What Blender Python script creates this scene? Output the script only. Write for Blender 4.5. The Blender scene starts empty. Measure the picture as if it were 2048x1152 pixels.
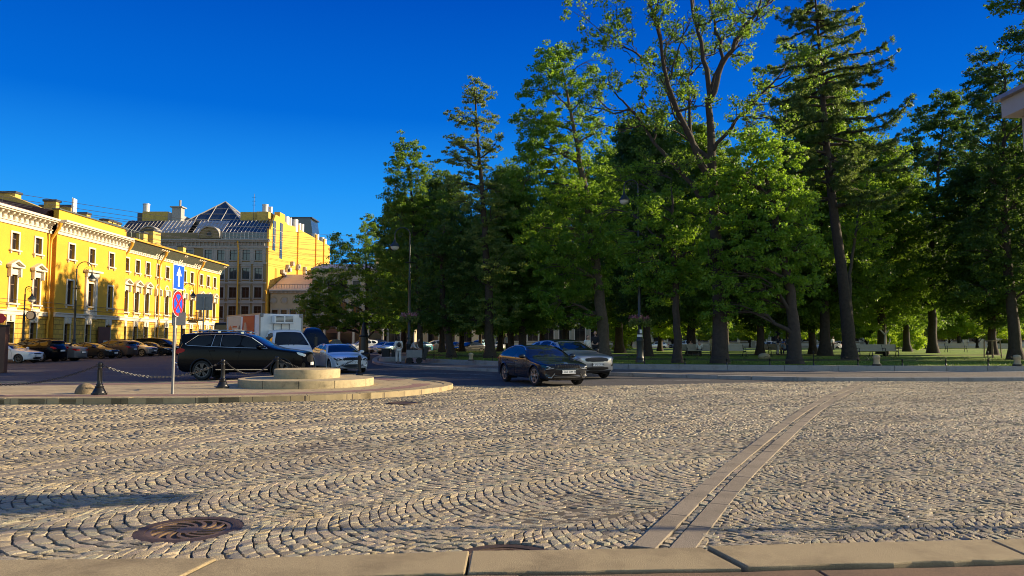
import bpy, math, random
import numpy as np
from math import sin, cos, pi, radians, sqrt, atan2
from mathutils import Vector, Matrix

random.seed(7)
RNG = np.random.default_rng(7)
sc = bpy.context.scene
COL = sc.collection

# ---------------------------------------------------------------- camera model
CAM_H, FPX, PITCH = 1.60, 1480.0, radians(4.06)


def ray(px, py):
    u, v = (px - 1024.0) / FPX, (576.0 - py) / FPX
    return np.array([u, cos(PITCH) - v * sin(PITCH), sin(PITCH) + v * cos(PITCH)])


def G(px, py, z=0.0):
    """point of the level plane z seen at photo pixel (px, py)"""
    r = ray(px, py)
    t = (z - CAM_H) / r[2]
    return (r[0] * t, r[1] * t, z)


def AT(px, py, d):
    """point at distance d (along Y) seen at photo pixel (px, py)"""
    r = ray(px, py)
    t = d / r[1]
    return (r[0] * t, d, CAM_H + r[2] * t)


# ---------------------------------------------------------------- object helpers
def tag(o, label=None, cat=None, group=None, kind=None):
    if label: o['label'] = label
    if cat: o['category'] = cat
    if group: o['group'] = group
    if kind: o['kind'] = kind
    return o


def empty(name, loc=(0, 0, 0), rz=0.0, label=None, cat=None, group=None, parent=None):
    o = bpy.data.objects.new(name, None)
    o.empty_display_size = 0.2
    COL.objects.link(o)
    o.location = loc
    o.rotation_euler = (0, 0, rz)
    if parent: o.parent = parent
    return tag(o, label, cat, group)


def mesh_np(name, v, f, mats=None, parent=None, smooth=False, mi=None, attr=None, sharp=None):
    """v (N,3); f (M,K) array or list of such arrays"""
    v = np.asarray(v, dtype=np.float32)
    fl = [np.asarray(a, dtype=np.int32) for a in (f if isinstance(f, list) else [f]) if len(a)]
    me = bpy.data.meshes.new(name)
    me.vertices.add(len(v))
    me.vertices.foreach_set('co', v.ravel())
    loops = np.concatenate([a.ravel() for a in fl])
    counts = np.concatenate([np.full(len(a), a.shape[1], dtype=np.int32) for a in fl])
    me.loops.add(len(loops))
    me.loops.foreach_set('vertex_index', loops)
    me.polygons.add(len(counts))
    me.polygons.foreach_set('loop_start', np.concatenate([[0], np.cumsum(counts)[:-1]]).astype(np.int32))
    if mi is not None:
        me.polygons.foreach_set('material_index', np.asarray(mi, dtype=np.int32))
    me.update(calc_edges=True)
    if attr is not None:
        for an, av in attr.items():
            a = me.attributes.new(an, 'FLOAT', 'POINT')
            a.data.foreach_set('value', np.asarray(av, dtype=np.float32))
    if smooth: me.shade_smooth()
    if sharp: me.set_sharp_from_angle(angle=radians(sharp))
    for m in (mats if isinstance(mats, (list, tuple)) else [mats]):
        if m: me.materials.append(m)
    o = bpy.data.objects.new(name, me)
    COL.objects.link(o)
    if parent: o.parent = parent
    return o


class MB:
    """collects shapes and links them as ONE mesh object"""
    def __init__(self):
        self.v, self.f, self.m = [], [], []

    def add(self, v, f, mi=0):
        b = len(self.v)
        self.v += [tuple(map(float, p)) for p in v]
        self.f += [tuple(int(i) + b for i in q) for q in f]
        self.m += [mi] * len(f)
        return self

    def box(self, c, s, rz=0.0, mi=0, ry=0.0, rx=0.0):
        M = Matrix.Rotation(rz, 3, 'Z') @ Matrix.Rotation(ry, 3, 'Y') @ Matrix.Rotation(rx, 3, 'X')
        v = []
        for z in (-.5, .5):
            for x, y in ((-.5, -.5), (.5, -.5), (.5, .5), (-.5, .5)):
                p = M @ Vector((x * s[0], y * s[1], z * s[2]))
                v.append((p.x + c[0], p.y + c[1], p.z + c[2]))
        return self.add(v, [(3, 2, 1, 0), (4, 5, 6, 7), (0, 1, 5, 4), (1, 2, 6, 5), (2, 3, 7, 6), (3, 0, 4, 7)], mi)

    def span(self, x0, x1, y0, y1, z0, z1, mi=0):
        return self.box(((x0 + x1) / 2, (y0 + y1) / 2, (z0 + z1) / 2), (abs(x1 - x0), abs(y1 - y0), abs(z1 - z0)), 0, mi)

    def prism(self, poly, z0, z1, mi=0):
        n = len(poly)
        v = [(x, y, z0) for x, y in poly] + [(x, y, z1) for x, y in poly]
        return self.add(v, [tuple(range(n, 2 * n)), tuple(range(n - 1, -1, -1))] + [(i, (i + 1) % n, n + (i + 1) % n, n + i) for i in range(n)], mi)

    def xprism(self, poly, a0, a1, axis='y', mi=0):
        """polygon in (x,z) swept along y, or in (y,z) swept along x"""
        n = len(poly)
        if axis == 'y':
            v = [(p, a0, q) for p, q in poly] + [(p, a1, q) for p, q in poly]
        else:
            v = [(a0, p, q) for p, q in poly] + [(a1, p, q) for p, q in poly]
        return self.add(v, [tuple(range(n)), tuple(range(2 * n - 1, n - 1, -1))] + [(i, n + i, n + (i + 1) % n, (i + 1) % n) for i in range(n)], mi)

    def tube(self, pts, r, n=8, cap=True, mi=0):
        pts = [Vector(p) for p in pts]
        if not isinstance(r, (list, tuple, np.ndarray)): r = [r] * len(pts)
        v, f = [], []
        up = None
        for i, p in enumerate(pts):
            d = (pts[min(i + 1, len(pts) - 1)] - pts[max(i - 1, 0)])
            d = d.normalized() if d.length > 1e-9 else Vector((0, 0, 1))
            if up is None:
                up = Vector((1, 0, 0)) if abs(d.z) > .9 else Vector((0, 0, 1))
            a = d.cross(up)
            a = a.normalized() if a.length > 1e-6 else d.orthogonal().normalized()
            b = a.cross(d)
            up = b
            for k in range(n):
                t = 2 * pi * k / n
                q = p + (a * cos(t) + b * sin(t)) * r[i]
                v.append((q.x, q.y, q.z))
        for i in range(len(pts) - 1):
            for k in range(n):
                f.append((i * n + k, i * n + (k + 1) % n, (i + 1) * n + (k + 1) % n, (i + 1) * n + k))
        if cap:
            f.append(tuple(range(n - 1, -1, -1)))
            f.append(tuple((len(pts) - 1) * n + k for k in range(n)))
        return self.add(v, f, mi)

    def lathe(self, prof, c=(0, 0, 0), n=24, mi=0, axis='z', cap=True, a0=0.0):
        v, f = [], []
        for r, z in prof:
            for k in range(n):
                t = a0 + 2 * pi * k / n
                if axis == 'z': v.append((c[0] + r * cos(t), c[1] + r * sin(t), c[2] + z))
                else: v.append((c[0] + r * cos(t), c[1] + z, c[2] + r * sin(t)))
        for i in range(len(prof) - 1):
            for k in range(n):
                f.append((i * n + k, i * n + (k + 1) % n, (i + 1) * n + (k + 1) % n, (i + 1) * n + k))
        if cap:
            if prof[0][0] > 1e-4: f.append(tuple(range(n - 1, -1, -1)))
            if prof[-1][0] > 1e-4: f.append(tuple((len(prof) - 1) * n + k for k in range(n)))
        return self.add(v, f, mi)

    def sphere(self, c, r, n=14, m=8, mi=0, z0=-1.0):
        if not isinstance(r, (list, tuple)): r = (r, r, r)
        v, f = [], []
        for i in range(m + 1):
            ph = -pi / 2 + pi * i / m
            zz = max(sin(ph), z0)
            for k in range(n):
                t = 2 * pi * k / n
                v.append((c[0] + r[0] * cos(ph) * cos(t), c[1] + r[1] * cos(ph) * sin(t), c[2] + r[2] * zz))
        for i in range(m):
            for k in range(n):
                f.append((i * n + k, i * n + (k + 1) % n, (i + 1) * n + (k + 1) % n, (i + 1) * n + k))
        return self.add(v, f, mi)

    def build(self, name, mats, parent=None, smooth=None, bevel=0.0, seg=2):
        me = bpy.data.meshes.new(name)
        me.from_pydata(self.v, [], self.f)
        me.update()
        mats = mats if isinstance(mats, (list, tuple)) else [mats]
        for m in mats: me.materials.append(m)
        if len(mats) > 1: me.polygons.foreach_set('material_index', self.m)
        if smooth:
            me.shade_smooth()
            me.set_sharp_from_angle(angle=radians(smooth))
        o = bpy.data.objects.new(name, me)
        COL.objects.link(o)
        if parent: o.parent = parent
        if bevel:
            b = o.modifiers.new('bevel', 'BEVEL')
            b.width, b.segments, b.limit_method, b.angle_limit = bevel, seg, 'ANGLE', radians(40)
        return o


def kids(o):
    return [c for c in COL.objects if c.parent == o]


_KID_CACHE = {}


def kids_of(o):
    if o.name not in _KID_CACHE: _KID_CACHE[o.name] = kids(o)
    return _KID_CACHE[o.name]


def copy_tree(o, parent=None):
    c = o.copy()
    COL.objects.link(c)
    c.parent = parent
    for ch in kids_of(o): copy_tree(ch, c)
    return c


def all_below(o):
    out = [o]
    for ch in kids(o): out += all_below(ch)
    return out


def in_poly(x, y, poly):
    x, y = np.asarray(x), np.asarray(y)
    ins = np.zeros(x.shape, bool)
    n = len(poly)
    for i in range(n):
        x0, y0 = poly[i][:2]
        x1, y1 = poly[(i + 1) % n][:2]
        if y0 == y1: continue
        c = (y0 > y) != (y1 > y)
        ins ^= c & (x < (x1 - x0) * (y - y0) / (y1 - y0) + x0)
    return ins


def poly_dist(x, y, pl):
    """distance to an open polyline"""
    d = np.full(np.shape(x), 1e9)
    for i in range(len(pl) - 1):
        a, b = np.array(pl[i][:2]), np.array(pl[i + 1][:2])
        e = b - a
        t = np.clip(((x - a[0]) * e[0] + (y - a[1]) * e[1]) / (e @ e), 0, 1)
        d = np.minimum(d, np.hypot(x - a[0] - t * e[0], y - a[1] - t * e[1]))
    return d


def chaikin(p, it=2, closed=False):
    p = [np.array(q, float) for q in p]
    for _ in range(it):
        o = []
        n = len(p)
        if not closed: o.append(p[0])
        for i in range(n if closed else n - 1):
            a, b = p[i], p[(i + 1) % n]
            o += [a * .75 + b * .25, a * .25 + b * .75]
        if not closed: o.append(p[-1])
        p = o
    return p


def resample(p, n, closed=False):
    p = np.array(p, float)
    if closed: p = np.vstack([p, p[:1]])
    s = np.concatenate([[0], np.cumsum(np.linalg.norm(np.diff(p, axis=0), axis=1))])
    t = np.linspace(0, s[-1], n, endpoint=not closed)
    return np.stack([np.interp(t, s, p[:, k]) for k in range(p.shape[1])], 1)


def offset_line(pl, d):
    """offset an open polyline to its left by d"""
    p = np.array([q[:2] for q in pl], float)
    out = []
    for i in range(len(p)):
        a, b = p[max(i - 1, 0)], p[min(i + 1, len(p) - 1)]
        t = (b - a) / np.linalg.norm(b - a)
        out.append(p[i] + d * np.array([-t[1], t[0]]))
    return np.array(out)


# ---------------------------------------------------------------- materials
def mat(name, col, rough=.6, metal=0.0, var=0.0, vs=3.0, bump=0.0, bs=25.0, coat=0.0, spec=.5, detail=6.0,
        attr=None, col2=None, dirt=None, emit=0.0):
    """Principled paint / stone / metal with noise variation, optional grime colour and bump"""
    m = bpy.data.materials.new(name)
    m.use_nodes = True
    nt = m.node_tree
    N, L = nt.nodes, nt.links
    bs_ = N['Principled BSDF']
    bs_.inputs['Roughness'].default_value = rough
    bs_.inputs['Metallic'].default_value = metal
    bs_.inputs['Specular IOR Level'].default_value = spec
    if coat:
        bs_.inputs['Coat Weight'].default_value = coat
        bs_.inputs['Coat Roughness'].default_value = .03
    c4 = (*col, 1)
    bs_.inputs['Base Color'].default_value = c4
    tc = N.new('ShaderNodeTexCoord')
    cur = None
    if var or col2:
        no = N.new('ShaderNodeTexNoise')
        no.inputs['Scale'].default_value = vs
        no.inputs['Detail'].default_value = detail
        no.inputs['Roughness'].default_value = .65
        L.new(tc.outputs['Object'], no.inputs['Vector'])
        cr = N.new('ShaderNodeMapRange')
        cr.inputs[1].default_value, cr.inputs[2].default_value = .3, .7
        L.new(no.outputs['Fac'], cr.inputs[0])
        mx = N.new('ShaderNodeMix')
        mx.data_type = 'RGBA'
        a = col2 if col2 else tuple(c * (1 - var) for c in col)
        b = col if col2 else tuple(min(1, c * (1 + var)) for c in col)
        mx.inputs[6].default_value = (*a, 1)
        mx.inputs[7].default_value = (*b, 1)
        L.new(cr.outputs[0], mx.inputs[0])
        cur = mx.outputs[2]
    if attr:
        at = N.new('ShaderNodeAttribute')
        at.attribute_name = 'tone'
        rp = N.new('ShaderNodeValToRGB')
        el = rp.color_ramp.elements
        while len(el) < len(attr): el.new(.5)
        for i, c in enumerate(attr):
            el[i].position = i / (len(attr) - 1)
            el[i].color = (*c, 1)
        L.new(at.outputs['Fac'], rp.inputs[0])
        if cur is not None:
            mu = N.new('ShaderNodeMix')
            mu.data_type = 'RGBA'
            mu.blend_type = 'MULTIPLY'
            mu.inputs[0].default_value = 1
            L.new(rp.outputs[0], mu.inputs[6])
            L.new(cur, mu.inputs[7])
            cur = mu.outputs[2]
        else:
            cur = rp.outputs[0]
    if dirt:
        dcol, dscale, dlo, dhi = dirt
        n2 = N.new('ShaderNodeTexNoise')
        n2.inputs['Scale'].default_value = dscale
        n2.inputs['Detail'].default_value = 8
        n2.inputs['Roughness'].default_value = .7
        L.new(tc.outputs['Object'], n2.inputs['Vector'])
        r2 = N.new('ShaderNodeMapRange')
        r2.inputs[1].default_value, r2.inputs[2].default_value = dlo, dhi
        L.new(n2.outputs['Fac'], r2.inputs[0])
        m2 = N.new('ShaderNodeMix')
        m2.data_type = 'RGBA'
        m2.inputs[6].default_value = c4
        m2.inputs[7].default_value = (*dcol, 1)
        L.new(r2.outputs[0], m2.inputs[0])
        if cur is not None: L.new(cur, m2.inputs[6])
        cur = m2.outputs[2]
    if cur is not None: L.new(cur, bs_.inputs['Base Color'])
    if bump:
        n3 = N.new('ShaderNodeTexNoise')
        n3.inputs['Scale'].default_value = bs
        n3.inputs['Detail'].default_value = 5
        L.new(tc.outputs['Object'], n3.inputs['Vector'])
        b3 = N.new('ShaderNodeBump')
        b3.inputs['Strength'].default_value = bump
        b3.inputs['Distance'].default_value = .02
        L.new(n3.outputs['Fac'], b3.inputs['Height'])
        L.new(b3.outputs[0], bs_.inputs['Normal'])
    return m


def brick_mat(name, col, col2, mortar, bw, bh, ms=.01, rough=.8, bump=.6, swap=None, off=.5, var=.15):
    """blocks or slabs with joints; swap picks the object axes used as (u, v)"""
    m = mat(name, col, rough)
    nt = m.node_tree
    N, L = nt.nodes, nt.links
    b = N['Principled BSDF']
    tc = N.new('ShaderNodeTexCoord')
    sp = N.new('ShaderNodeSeparateXYZ')
    cb = N.new('ShaderNodeCombineXYZ')
    L.new(tc.outputs['Object'], sp.inputs[0])
    u, v = swap or ('X', 'Z')
    L.new(sp.outputs[u], cb.inputs[0])
    L.new(sp.outputs[v], cb.inputs[1])
    br = N.new('ShaderNodeTexBrick')
    br.offset = off
    br.inputs['Scale'].default_value = 1
    br.inputs['Mortar Size'].default_value = ms
    br.inputs['Mortar Smooth'].default_value = .3
    br.inputs['Brick Width'].default_value = bw
    br.inputs['Row Height'].default_value = bh
    br.inputs['Color1'].default_value = (*col, 1)
    br.inputs['Color2'].default_value = (*col2, 1)
    br.inputs['Mortar'].default_value = (*mortar, 1)
    L.new(cb.outputs[0], br.inputs['Vector'])
    no = N.new('ShaderNodeTexNoise')
    no.inputs['Scale'].default_value = 4
    no.inputs['Detail'].default_value = 8
    L.new(tc.outputs['Object'], no.inputs['Vector'])
    mr = N.new('ShaderNodeMapRange')
    mr.inputs[1].default_value, mr.inputs[2].default_value = .3, .7
    mr.inputs[3].default_value, mr.inputs[4].default_value = 1 - var, 1 + var
    L.new(no.outputs['Fac'], mr.inputs[0])
    mu = N.new('ShaderNodeVectorMath')
    mu.operation = 'MULTIPLY'
    L.new(br.outputs['Color'], mu.inputs[0])
    L.new(mr.outputs[0], mu.inputs[1])
    L.new(mu.outputs[0], b.inputs['Base Color'])
    bp = N.new('ShaderNodeBump')
    bp.invert = True
    bp.inputs['Strength'].default_value = bump
    bp.inputs['Distance'].default_value = .03
    L.new(br.outputs['Fac'], bp.inputs['Height'])
    L.new(bp.outputs[0], b.inputs['Normal'])
    return m


def leaf_mat(name, dark, mid, light, trans, tw=.45):
    m = bpy.data.materials.new(name)
    m.use_nodes = True
    nt = m.node_tree
    N, L = nt.nodes, nt.links
    p = N['Principled BSDF']
    p.inputs['Roughness'].default_value = .5
    p.inputs['Specular IOR Level'].default_value = .35
    at = N.new('ShaderNodeAttribute')
    at.attribute_name = 'tone'
    rp = N.new('ShaderNodeValToRGB')
    el = rp.color_ramp.elements
    el.new(.5)
    for i, c in enumerate((dark, mid, light)):
        el[i].position = i * .5
        el[i].color = (*c, 1)
    L.new(at.outputs['Fac'], rp.inputs[0])
    L.new(rp.outputs[0], p.inputs['Base Color'])
    tr = N.new('ShaderNodeBsdfTranslucent')
    tr.inputs['Color'].default_value = (*trans, 1)
    mx = N.new('ShaderNodeMixShader')
    mx.inputs[0].default_value = tw
    L.new(p.outputs[0], mx.inputs[1])
    L.new(tr.outputs[0], mx.inputs[2])
    L.new(mx.outputs[0], N['Material Output'].inputs['Surface'])
    return m


MT = {}
MT['iron'] = mat('cast_iron', (.012, .012, .014), .32, 0, var=.3, vs=8, bump=.15, bs=60, spec=.4)
MT['rust'] = mat('rusty_iron', (.095, .058, .034), .65, .2, col2=(.045, .031, .022), vs=14, bump=.3, bs=80)
MT['black'] = mat('black_plastic', (.010, .010, .011), .5)
MT['void'] = mat('dark_hollow', (.004, .004, .004), .9)
MT['rubber'] = mat('tyre_rubber', (.014, .014, .015), .75, var=.2, vs=20, bump=.2, bs=60)
MT['grate'] = mat('worn_brown_iron', (.20, .125, .065), .55, .25, col2=(.11, .07, .04), vs=16, bump=.3, bs=80)
MT['alloy'] = mat('alloy_rim', (.42, .43, .45), .28, .9, var=.1, vs=10)
MT['alloy_dark'] = mat('dark_alloy_rim', (.10, .10, .11), .3, .8, var=.1, vs=10)
MT['chrome'] = mat('chrome_trim', (.75, .76, .78), .12, 1.0)
MT['glass'] = mat('tinted_car_glass', (.006, .008, .010), .03, 0, spec=.55)
MT['lamp_clear'] = mat('headlight_glass', (.55, .60, .66), .08, .3, coat=1.0)
MT['lamp_red'] = mat('red_lamp_glass', (.45, .006, .005), .3, 0, spec=.2)
MT['plate'] = mat('plate_white', (.75, .76, .76), .4)
MT['ink'] = mat('black_lettering', (.02, .02, .025), .5)
MT['white'] = mat('white_paint', (.78, .78, .76), .5, var=.05, vs=6)
MT['galv'] = mat('galvanised_steel', (.24, .24, .24), .45, .7, var=.15, vs=9)
MT['signblue'] = mat('sign_blue', (.010, .085, .55), .4)
MT['signred'] = mat('sign_red', (.62, .012, .020), .4)
MT['signback'] = mat('sign_back_grey', (.20, .21, .22), .5, .3, var=.1, vs=5)
MT['granite'] = mat('tan_granite', (.37, .295, .175), .85, var=.5, vs=150, bump=.5, bs=240, spec=.2, dirt=((.15, .115, .07), 1.6, .46, .78))
MT['granite_grey'] = mat('grey_granite', (.30, .285, .265), .75, var=.16, vs=50, bump=.4, bs=120, dirt=((.13, .12, .11), 1.7, .5, .8))
MT['granite_red'] = mat('reddish_granite_slab', (.20, .130, .080), .85, spec=.2, var=.2, vs=60, bump=.45, bs=130, dirt=((.10, .075, .06), 1.6, .48, .8))
MT['plinth'] = mat('weathered_limestone', (.42, .335, .19), .8, var=.14, vs=7, bump=.6, bs=60, dirt=((.10, .085, .05), 3.2, .54, .78))
MT['strip'] = mat('worn_brown_granite', (.29, .245, .185), .85, spec=.2, var=.2, vs=60, bump=.6, bs=120, dirt=((.15, .125, .09), 1.3, .45, .8))
MT['dome'] = mat('brown_guard_granite', (.20, .15, .09), .85, var=.25, vs=12, bump=.6, bs=60, dirt=((.08, .065, .04), 4, .5, .75))
MT['bark'] = mat('tree_bark', (.044, .033, .026), .9, var=.35, vs=6, bump=1.0, bs=14)
MT['bark_light'] = mat('grey_bark', (.085, .066, .05), .9, var=.3, vs=7, bump=1.0, bs=16)
MT['cream'] = mat('cream_bench_paint', (.46, .41, .31), .5, var=.1, vs=4)
MT['skin'] = mat('skin', (.50, .30, .21), .55)
# ================================================================ camera, sun, sky
cam = bpy.data.cameras.new('camera')
cam.sensor_width, cam.lens = 36.0, 36.0 * FPX / 2048.0
cam.clip_start, cam.clip_end = .1, 2000
co = bpy.data.objects.new('camera', cam)
COL.objects.link(co)
co.location = (0, 0, CAM_H)
co.rotation_euler = (pi / 2 + PITCH, 0, 0)
sc.camera = co
SUN_AZ, SUN_EL = radians(12), radians(18)
sd = Vector((cos(SUN_EL) * cos(SUN_AZ), cos(SUN_EL) * sin(SUN_AZ), sin(SUN_EL)))
sun = bpy.data.lights.new('sun', 'SUN')
sun.energy, sun.angle, sun.color = 5.0, radians(.53), (1.0, .80, .52)
so = bpy.data.objects.new('sun', sun)
COL.objects.link(so)
so.rotation_euler = (-sd).to_track_quat('-Z', 'Y').to_euler()
so.location = (40, 20, 40)
w = bpy.data.worlds.new('World')
sc.world = w
w.use_nodes = True
N, L = w.node_tree.nodes, w.node_tree.links
bg = N['Background']
sky = N.new('ShaderNodeTexSky')
sky.sky_type = 'NISHITA'
sky.sun_disc = False
sky.sun_elevation = SUN_EL
sky.sun_rotation = pi / 2 - SUN_AZ
sky.air_density, sky.dust_density, sky.ozone_density = 1.0, .3, 3.0
# the sky is deepest blue on the side away from the sun and pales towards it
def mix(a, b, fac, mode='MIX'):
    m = N.new('ShaderNodeMix'); m.data_type = 'RGBA'; m.blend_type = mode
    for sock, val in ((6, a), (7, b), (0, fac)):
        if hasattr(val, 'links'): L.new(val, m.inputs[sock])
        else: m.inputs[sock].default_value = (*val, 1) if isinstance(val, tuple) else val
    return m.outputs[2]
tc = N.new('ShaderNodeTexCoord')
dt = N.new('ShaderNodeVectorMath'); dt.operation = 'DOT_PRODUCT'
dt.inputs[1].default_value = (.50, -.866, 0)
L.new(tc.outputs['Generated'], dt.inputs[0])
mr = N.new('ShaderNodeMapRange'); mr.interpolation_type = 'SMOOTHSTEP'
mr.inputs[1].default_value, mr.inputs[2].default_value = -.32, .35
L.new(dt.outputs['Value'], mr.inputs[0])
sx = N.new('ShaderNodeSeparateXYZ')
L.new(tc.outputs['Generated'], sx.inputs[0])
rp = N.new('ShaderNodeValToRGB')
el = rp.color_ramp.elements
cols = [(0.0, (.06, .44, 1.0)), (.11, (.045, .425, 1.0)), (.20, (.014, .295, .91)), (.29, (.001, .150, .70)), (.43, (.0, .082, .52)), (1.0, (.0, .05, .33))]
while len(el) < len(cols): el.new(.5)
for e_, (p_, c_) in zip(el, cols): e_.position, e_.color = p_, (*c_, 1)
L.new(sx.outputs['Z'], rp.inputs[0])
deep = mix(rp.outputs[0], (4.7, 4.7, 4.7), 1.0, 'MULTIPLY')
pale = mix(sky.outputs[0], (1.08, 1.0, .90), 1.0, 'MULTIPLY')
L.new(mix(deep, pale, mr.outputs[0]), bg.inputs['Color'])
bg.inputs['Strength'].default_value = .11
sc.view_settings.view_transform = 'Standard'
sc.view_settings.look = 'None'
sc.view_settings.exposure = 0.95
sc.view_settings.gamma = 1.0
sc.cycles.max_bounces = 6
sc.cycles.diffuse_bounces = 3
sc.cycles.glossy_bounces = 3
sc.cycles.transmission_bounces = 4
sc.cycles.transparent_max_bounces = 6
sc.cycles.use_denoising = True
sc.cycles.pixel_filter_type = 'BLACKMAN_HARRIS'
sc.cycles.filter_width = 1.0
# ================================================================ SETTING: ground, plaza, roads, kerbs
gm = mat('bedding_sand', (.075, .062, .046), .95, var=.25, vs=5)
MB().prism([(-400, -60), (400, -60), (400, 500), (-400, 500)], -.30, -.0145).build('ground', gm)['kind'] = 'structure'

KERB_Z = .10
near_edge = [G(-250, 1124, KERB_Z), G(0, 1120, KERB_Z), G(450, 1116, KERB_Z), G(940, 1099, KERB_Z), G(1390, 1093, KERB_Z), G(2048, 1078, KERB_Z), G(2400, 1071, KERB_Z)]
near_edge = [(p[0], p[1]) for p in near_edge]

# island (traffic island) outline at its top, z = .15
IZ = .15
isl_px = [(-330, 797), (0, 797), (250, 796), (460, 794), (640, 790), (760, 785), (840, 779), (890, 773), (909, 768), (900, 764.5), (868, 760), (820, 755.5),
          (770, 751), (715, 748), (650, 751), (560, 756), (420, 761.5), (320, 763.5), (150, 764), (0, 764), (-500, 764)]
island = [G(x, y, IZ)[:2] for x, y in isl_px]
island = [tuple(p) for p in chaikin([island[0]] + island[1:], 2)]

# far kerb of the park pavement (foot of the kerb on the road)
kerb_far = [G(2500, 761.5)[:2], G(2048, 762)[:2], G(1640, 763)[:2], G(1500, 759.5)[:2], G(1350, 755.5)[:2], G(1221, 751)[:2], G(1100, 747)[:2], G(960, 742.5)[:2], G(850, 738)[:2], G(790, 734)[:2], (-9.3, 50.0), (-11.0, 58.0), (-13.0, 72.0), (-15.0, 96.0)]
kerb_far = [tuple(p) for p in chaikin(kerb_far, 2)]
# boundary between setts and asphalt
asph_edge = [(-26.0, 21.0), G(700, 775)[:2], G(915, 770.5)[:2], G(1000, 772)[:2], G(1150, 772)[:2], G(1280, 770)[:2], G(1420, 767)[:2], G(1560, 763)[:2]]
asph_edge = [tuple(p) for p in asph_edge]

asp = mat('asphalt', (.060, .057, .062), .85, var=.18, vs=30, bump=.35, bs=160, dirt=((.036, .035, .038), .35, .45, .75))
rp = asph_edge + [(30, 31.0), (60, 60), (60, 240), (-120, 240), (-120, 21)]
MB().add([(x, y, -.004) for x, y in rp], [tuple(range(len(rp)))]).build('road', asp)['kind'] = 'structure'

# worn white lane lines on the road
ln = MB()
def line_strip(p0, p1, w, z=.001):
    a, b = np.array(p0[:2]), np.array(p1[:2])
    t = (b - a) / np.linalg.norm(b - a)
    n = np.array([-t[1], t[0]]) * w / 2
    ln.add([(*(a - n), z), (*(b - n), z), (*(b + n), z), (*(a + n), z)], [(0, 1, 2, 3)])
for a, b in (((150, 743), (350, 742)), ((-60, 749), (90, 748)), ((740, 747.5), (985, 746.5)), ((760, 741), (990, 751)), ((905, 755.5), (994, 754)), ((1230, 760), (1420, 761.5)), ((240, 735), (300, 734.6)), ((930, 748.5), (990, 750))):
    line_strip(G(*a), G(*b), .12)
wl = mat('worn_road_paint', (.42, .41, .40), .8, var=.3, vs=6, dirt=((.10, .10, .10), 5, .42, .62))
o = ln.build('road_markings', wl); o['kind'] = 'structure'

# ---- granite guide strips crossing the plaza
strip_a = [G(x, y)[:2] for x, y in ((1322, 1100), (1412, 1003), (1468, 947), (1524, 898), (1571, 859), (1616, 824), (1663, 796), (1728, 765))]
strip_b = [G(x, y)[:2] for x, y in ((-160, 976), (0, 950), (145, 927), (290, 903), (440, 873), (700, 840), (1100, 794), (1240, 777))]
def guide_strip(pl, w, gap):
    b = MB()
    for side in (-1, 1):
        row = resample(offset_line(pl, side * (w + gap) / 2), 400)
        L = np.linalg.norm(np.diff(row, axis=0), axis=1).sum()
        s, tot = 0.0, L
        sl = np.concatenate([[0], np.cumsum(np.linalg.norm(np.diff(row, axis=0), axis=1))])
        while s < tot - .2:
            l = random.uniform(.65, 1.25)
            e = min(s + l - .012, tot)
            P = [np.array([np.interp(q, sl, row[:, 0]), np.interp(q, sl, row[:, 1])]) for q in (s, e)]
            t = (P[1] - P[0]) / max(np.linalg.norm(P[1] - P[0]), 1e-6)
            c = (P[0] + P[1]) / 2
            b.box((c[0], c[1], -.035 + random.uniform(-.003, .003)), (np.linalg.norm(P[1] - P[0]), w, .08), atan2(t[1], t[0]), 0, random.uniform(-.003, .003), random.uniform(-.01, .01))
            s += l
    o = b.build('granite_paving_strip', MT['strip'], None, None, .006, 1)
    o['kind'] = 'structure'
guide_strip(strip_a, .19, .085)
guide_strip(strip_b, .17, .085)

# ---- manholes: positions
mh1, mh2, mh3 = G(379, 1059), G(1012, 1100), G(806, 806)
MH = [(mh1[0], mh1[1], .43), (mh2[0], mh2[1] - .24, .38), (mh3[0], mh3[1], .40)]

# ---- segmental-arc setts as real stones
near_in = [(x, y - .02) for x, y in near_edge]
plaza = near_in + [(26, 8), (26, 29.75)] + [p for p in kerb_far if p[0] > 9.3 and p[0] < 25] + asph_edge[::-1] + [(-26, 6)]
isl_grow = np.array(island)

def sett_field(org, phi, W, h, n, u_rng, j_rng, keep):
    """corners (N,4,2) of stones laid in stacked arcs"""
    tm = radians(47)
    R = W / 2 / sin(tm)
    th = np.linspace(-tm, tm, n + 1)
    ks = np.arange(int(u_rng[0] / h), int(u_rng[1] / h))
    e1, e2 = np.array([cos(phi), sin(phi)]), np.array([-sin(phi), cos(phi)])
    out = []
    for j in range(*j_rng):
        u = ks[:, None] * h + (j % 3) * h * .37 - R * (np.cos(th)[None] - cos(tm)) + .035 * np.sin(ks * .21 + j * 2.1)[:, None]
        v = np.repeat((j * W + R * np.sin(th))[None], len(ks), 0) + .03 * np.sin(ks * .13 + j)[:, None]
        u = u + RNG.normal(0, .0062, u.shape)
        v = v + RNG.normal(0, .0055, v.shape)
        P = np.array(org) + u[..., None] * e1 + v[..., None] * e2
        P = P + .16 * np.stack([np.sin(P[..., 1] * .55 + .4 * P[..., 0]), np.sin(P[..., 0] * .45 + 1.3) + .6 * np.sin(P[..., 1] * .8)], -1)
        q = np.stack([P[:-1, :-1], P[1:, :-1], P[1:, 1:], P[:-1, 1:]], 2).reshape(-1, 4, 2)
        c = q.mean(1)
        k = keep(c[:, 0], c[:, 1])
        if k.any(): out.append(q[k])
    return np.concatenate(out)

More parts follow.
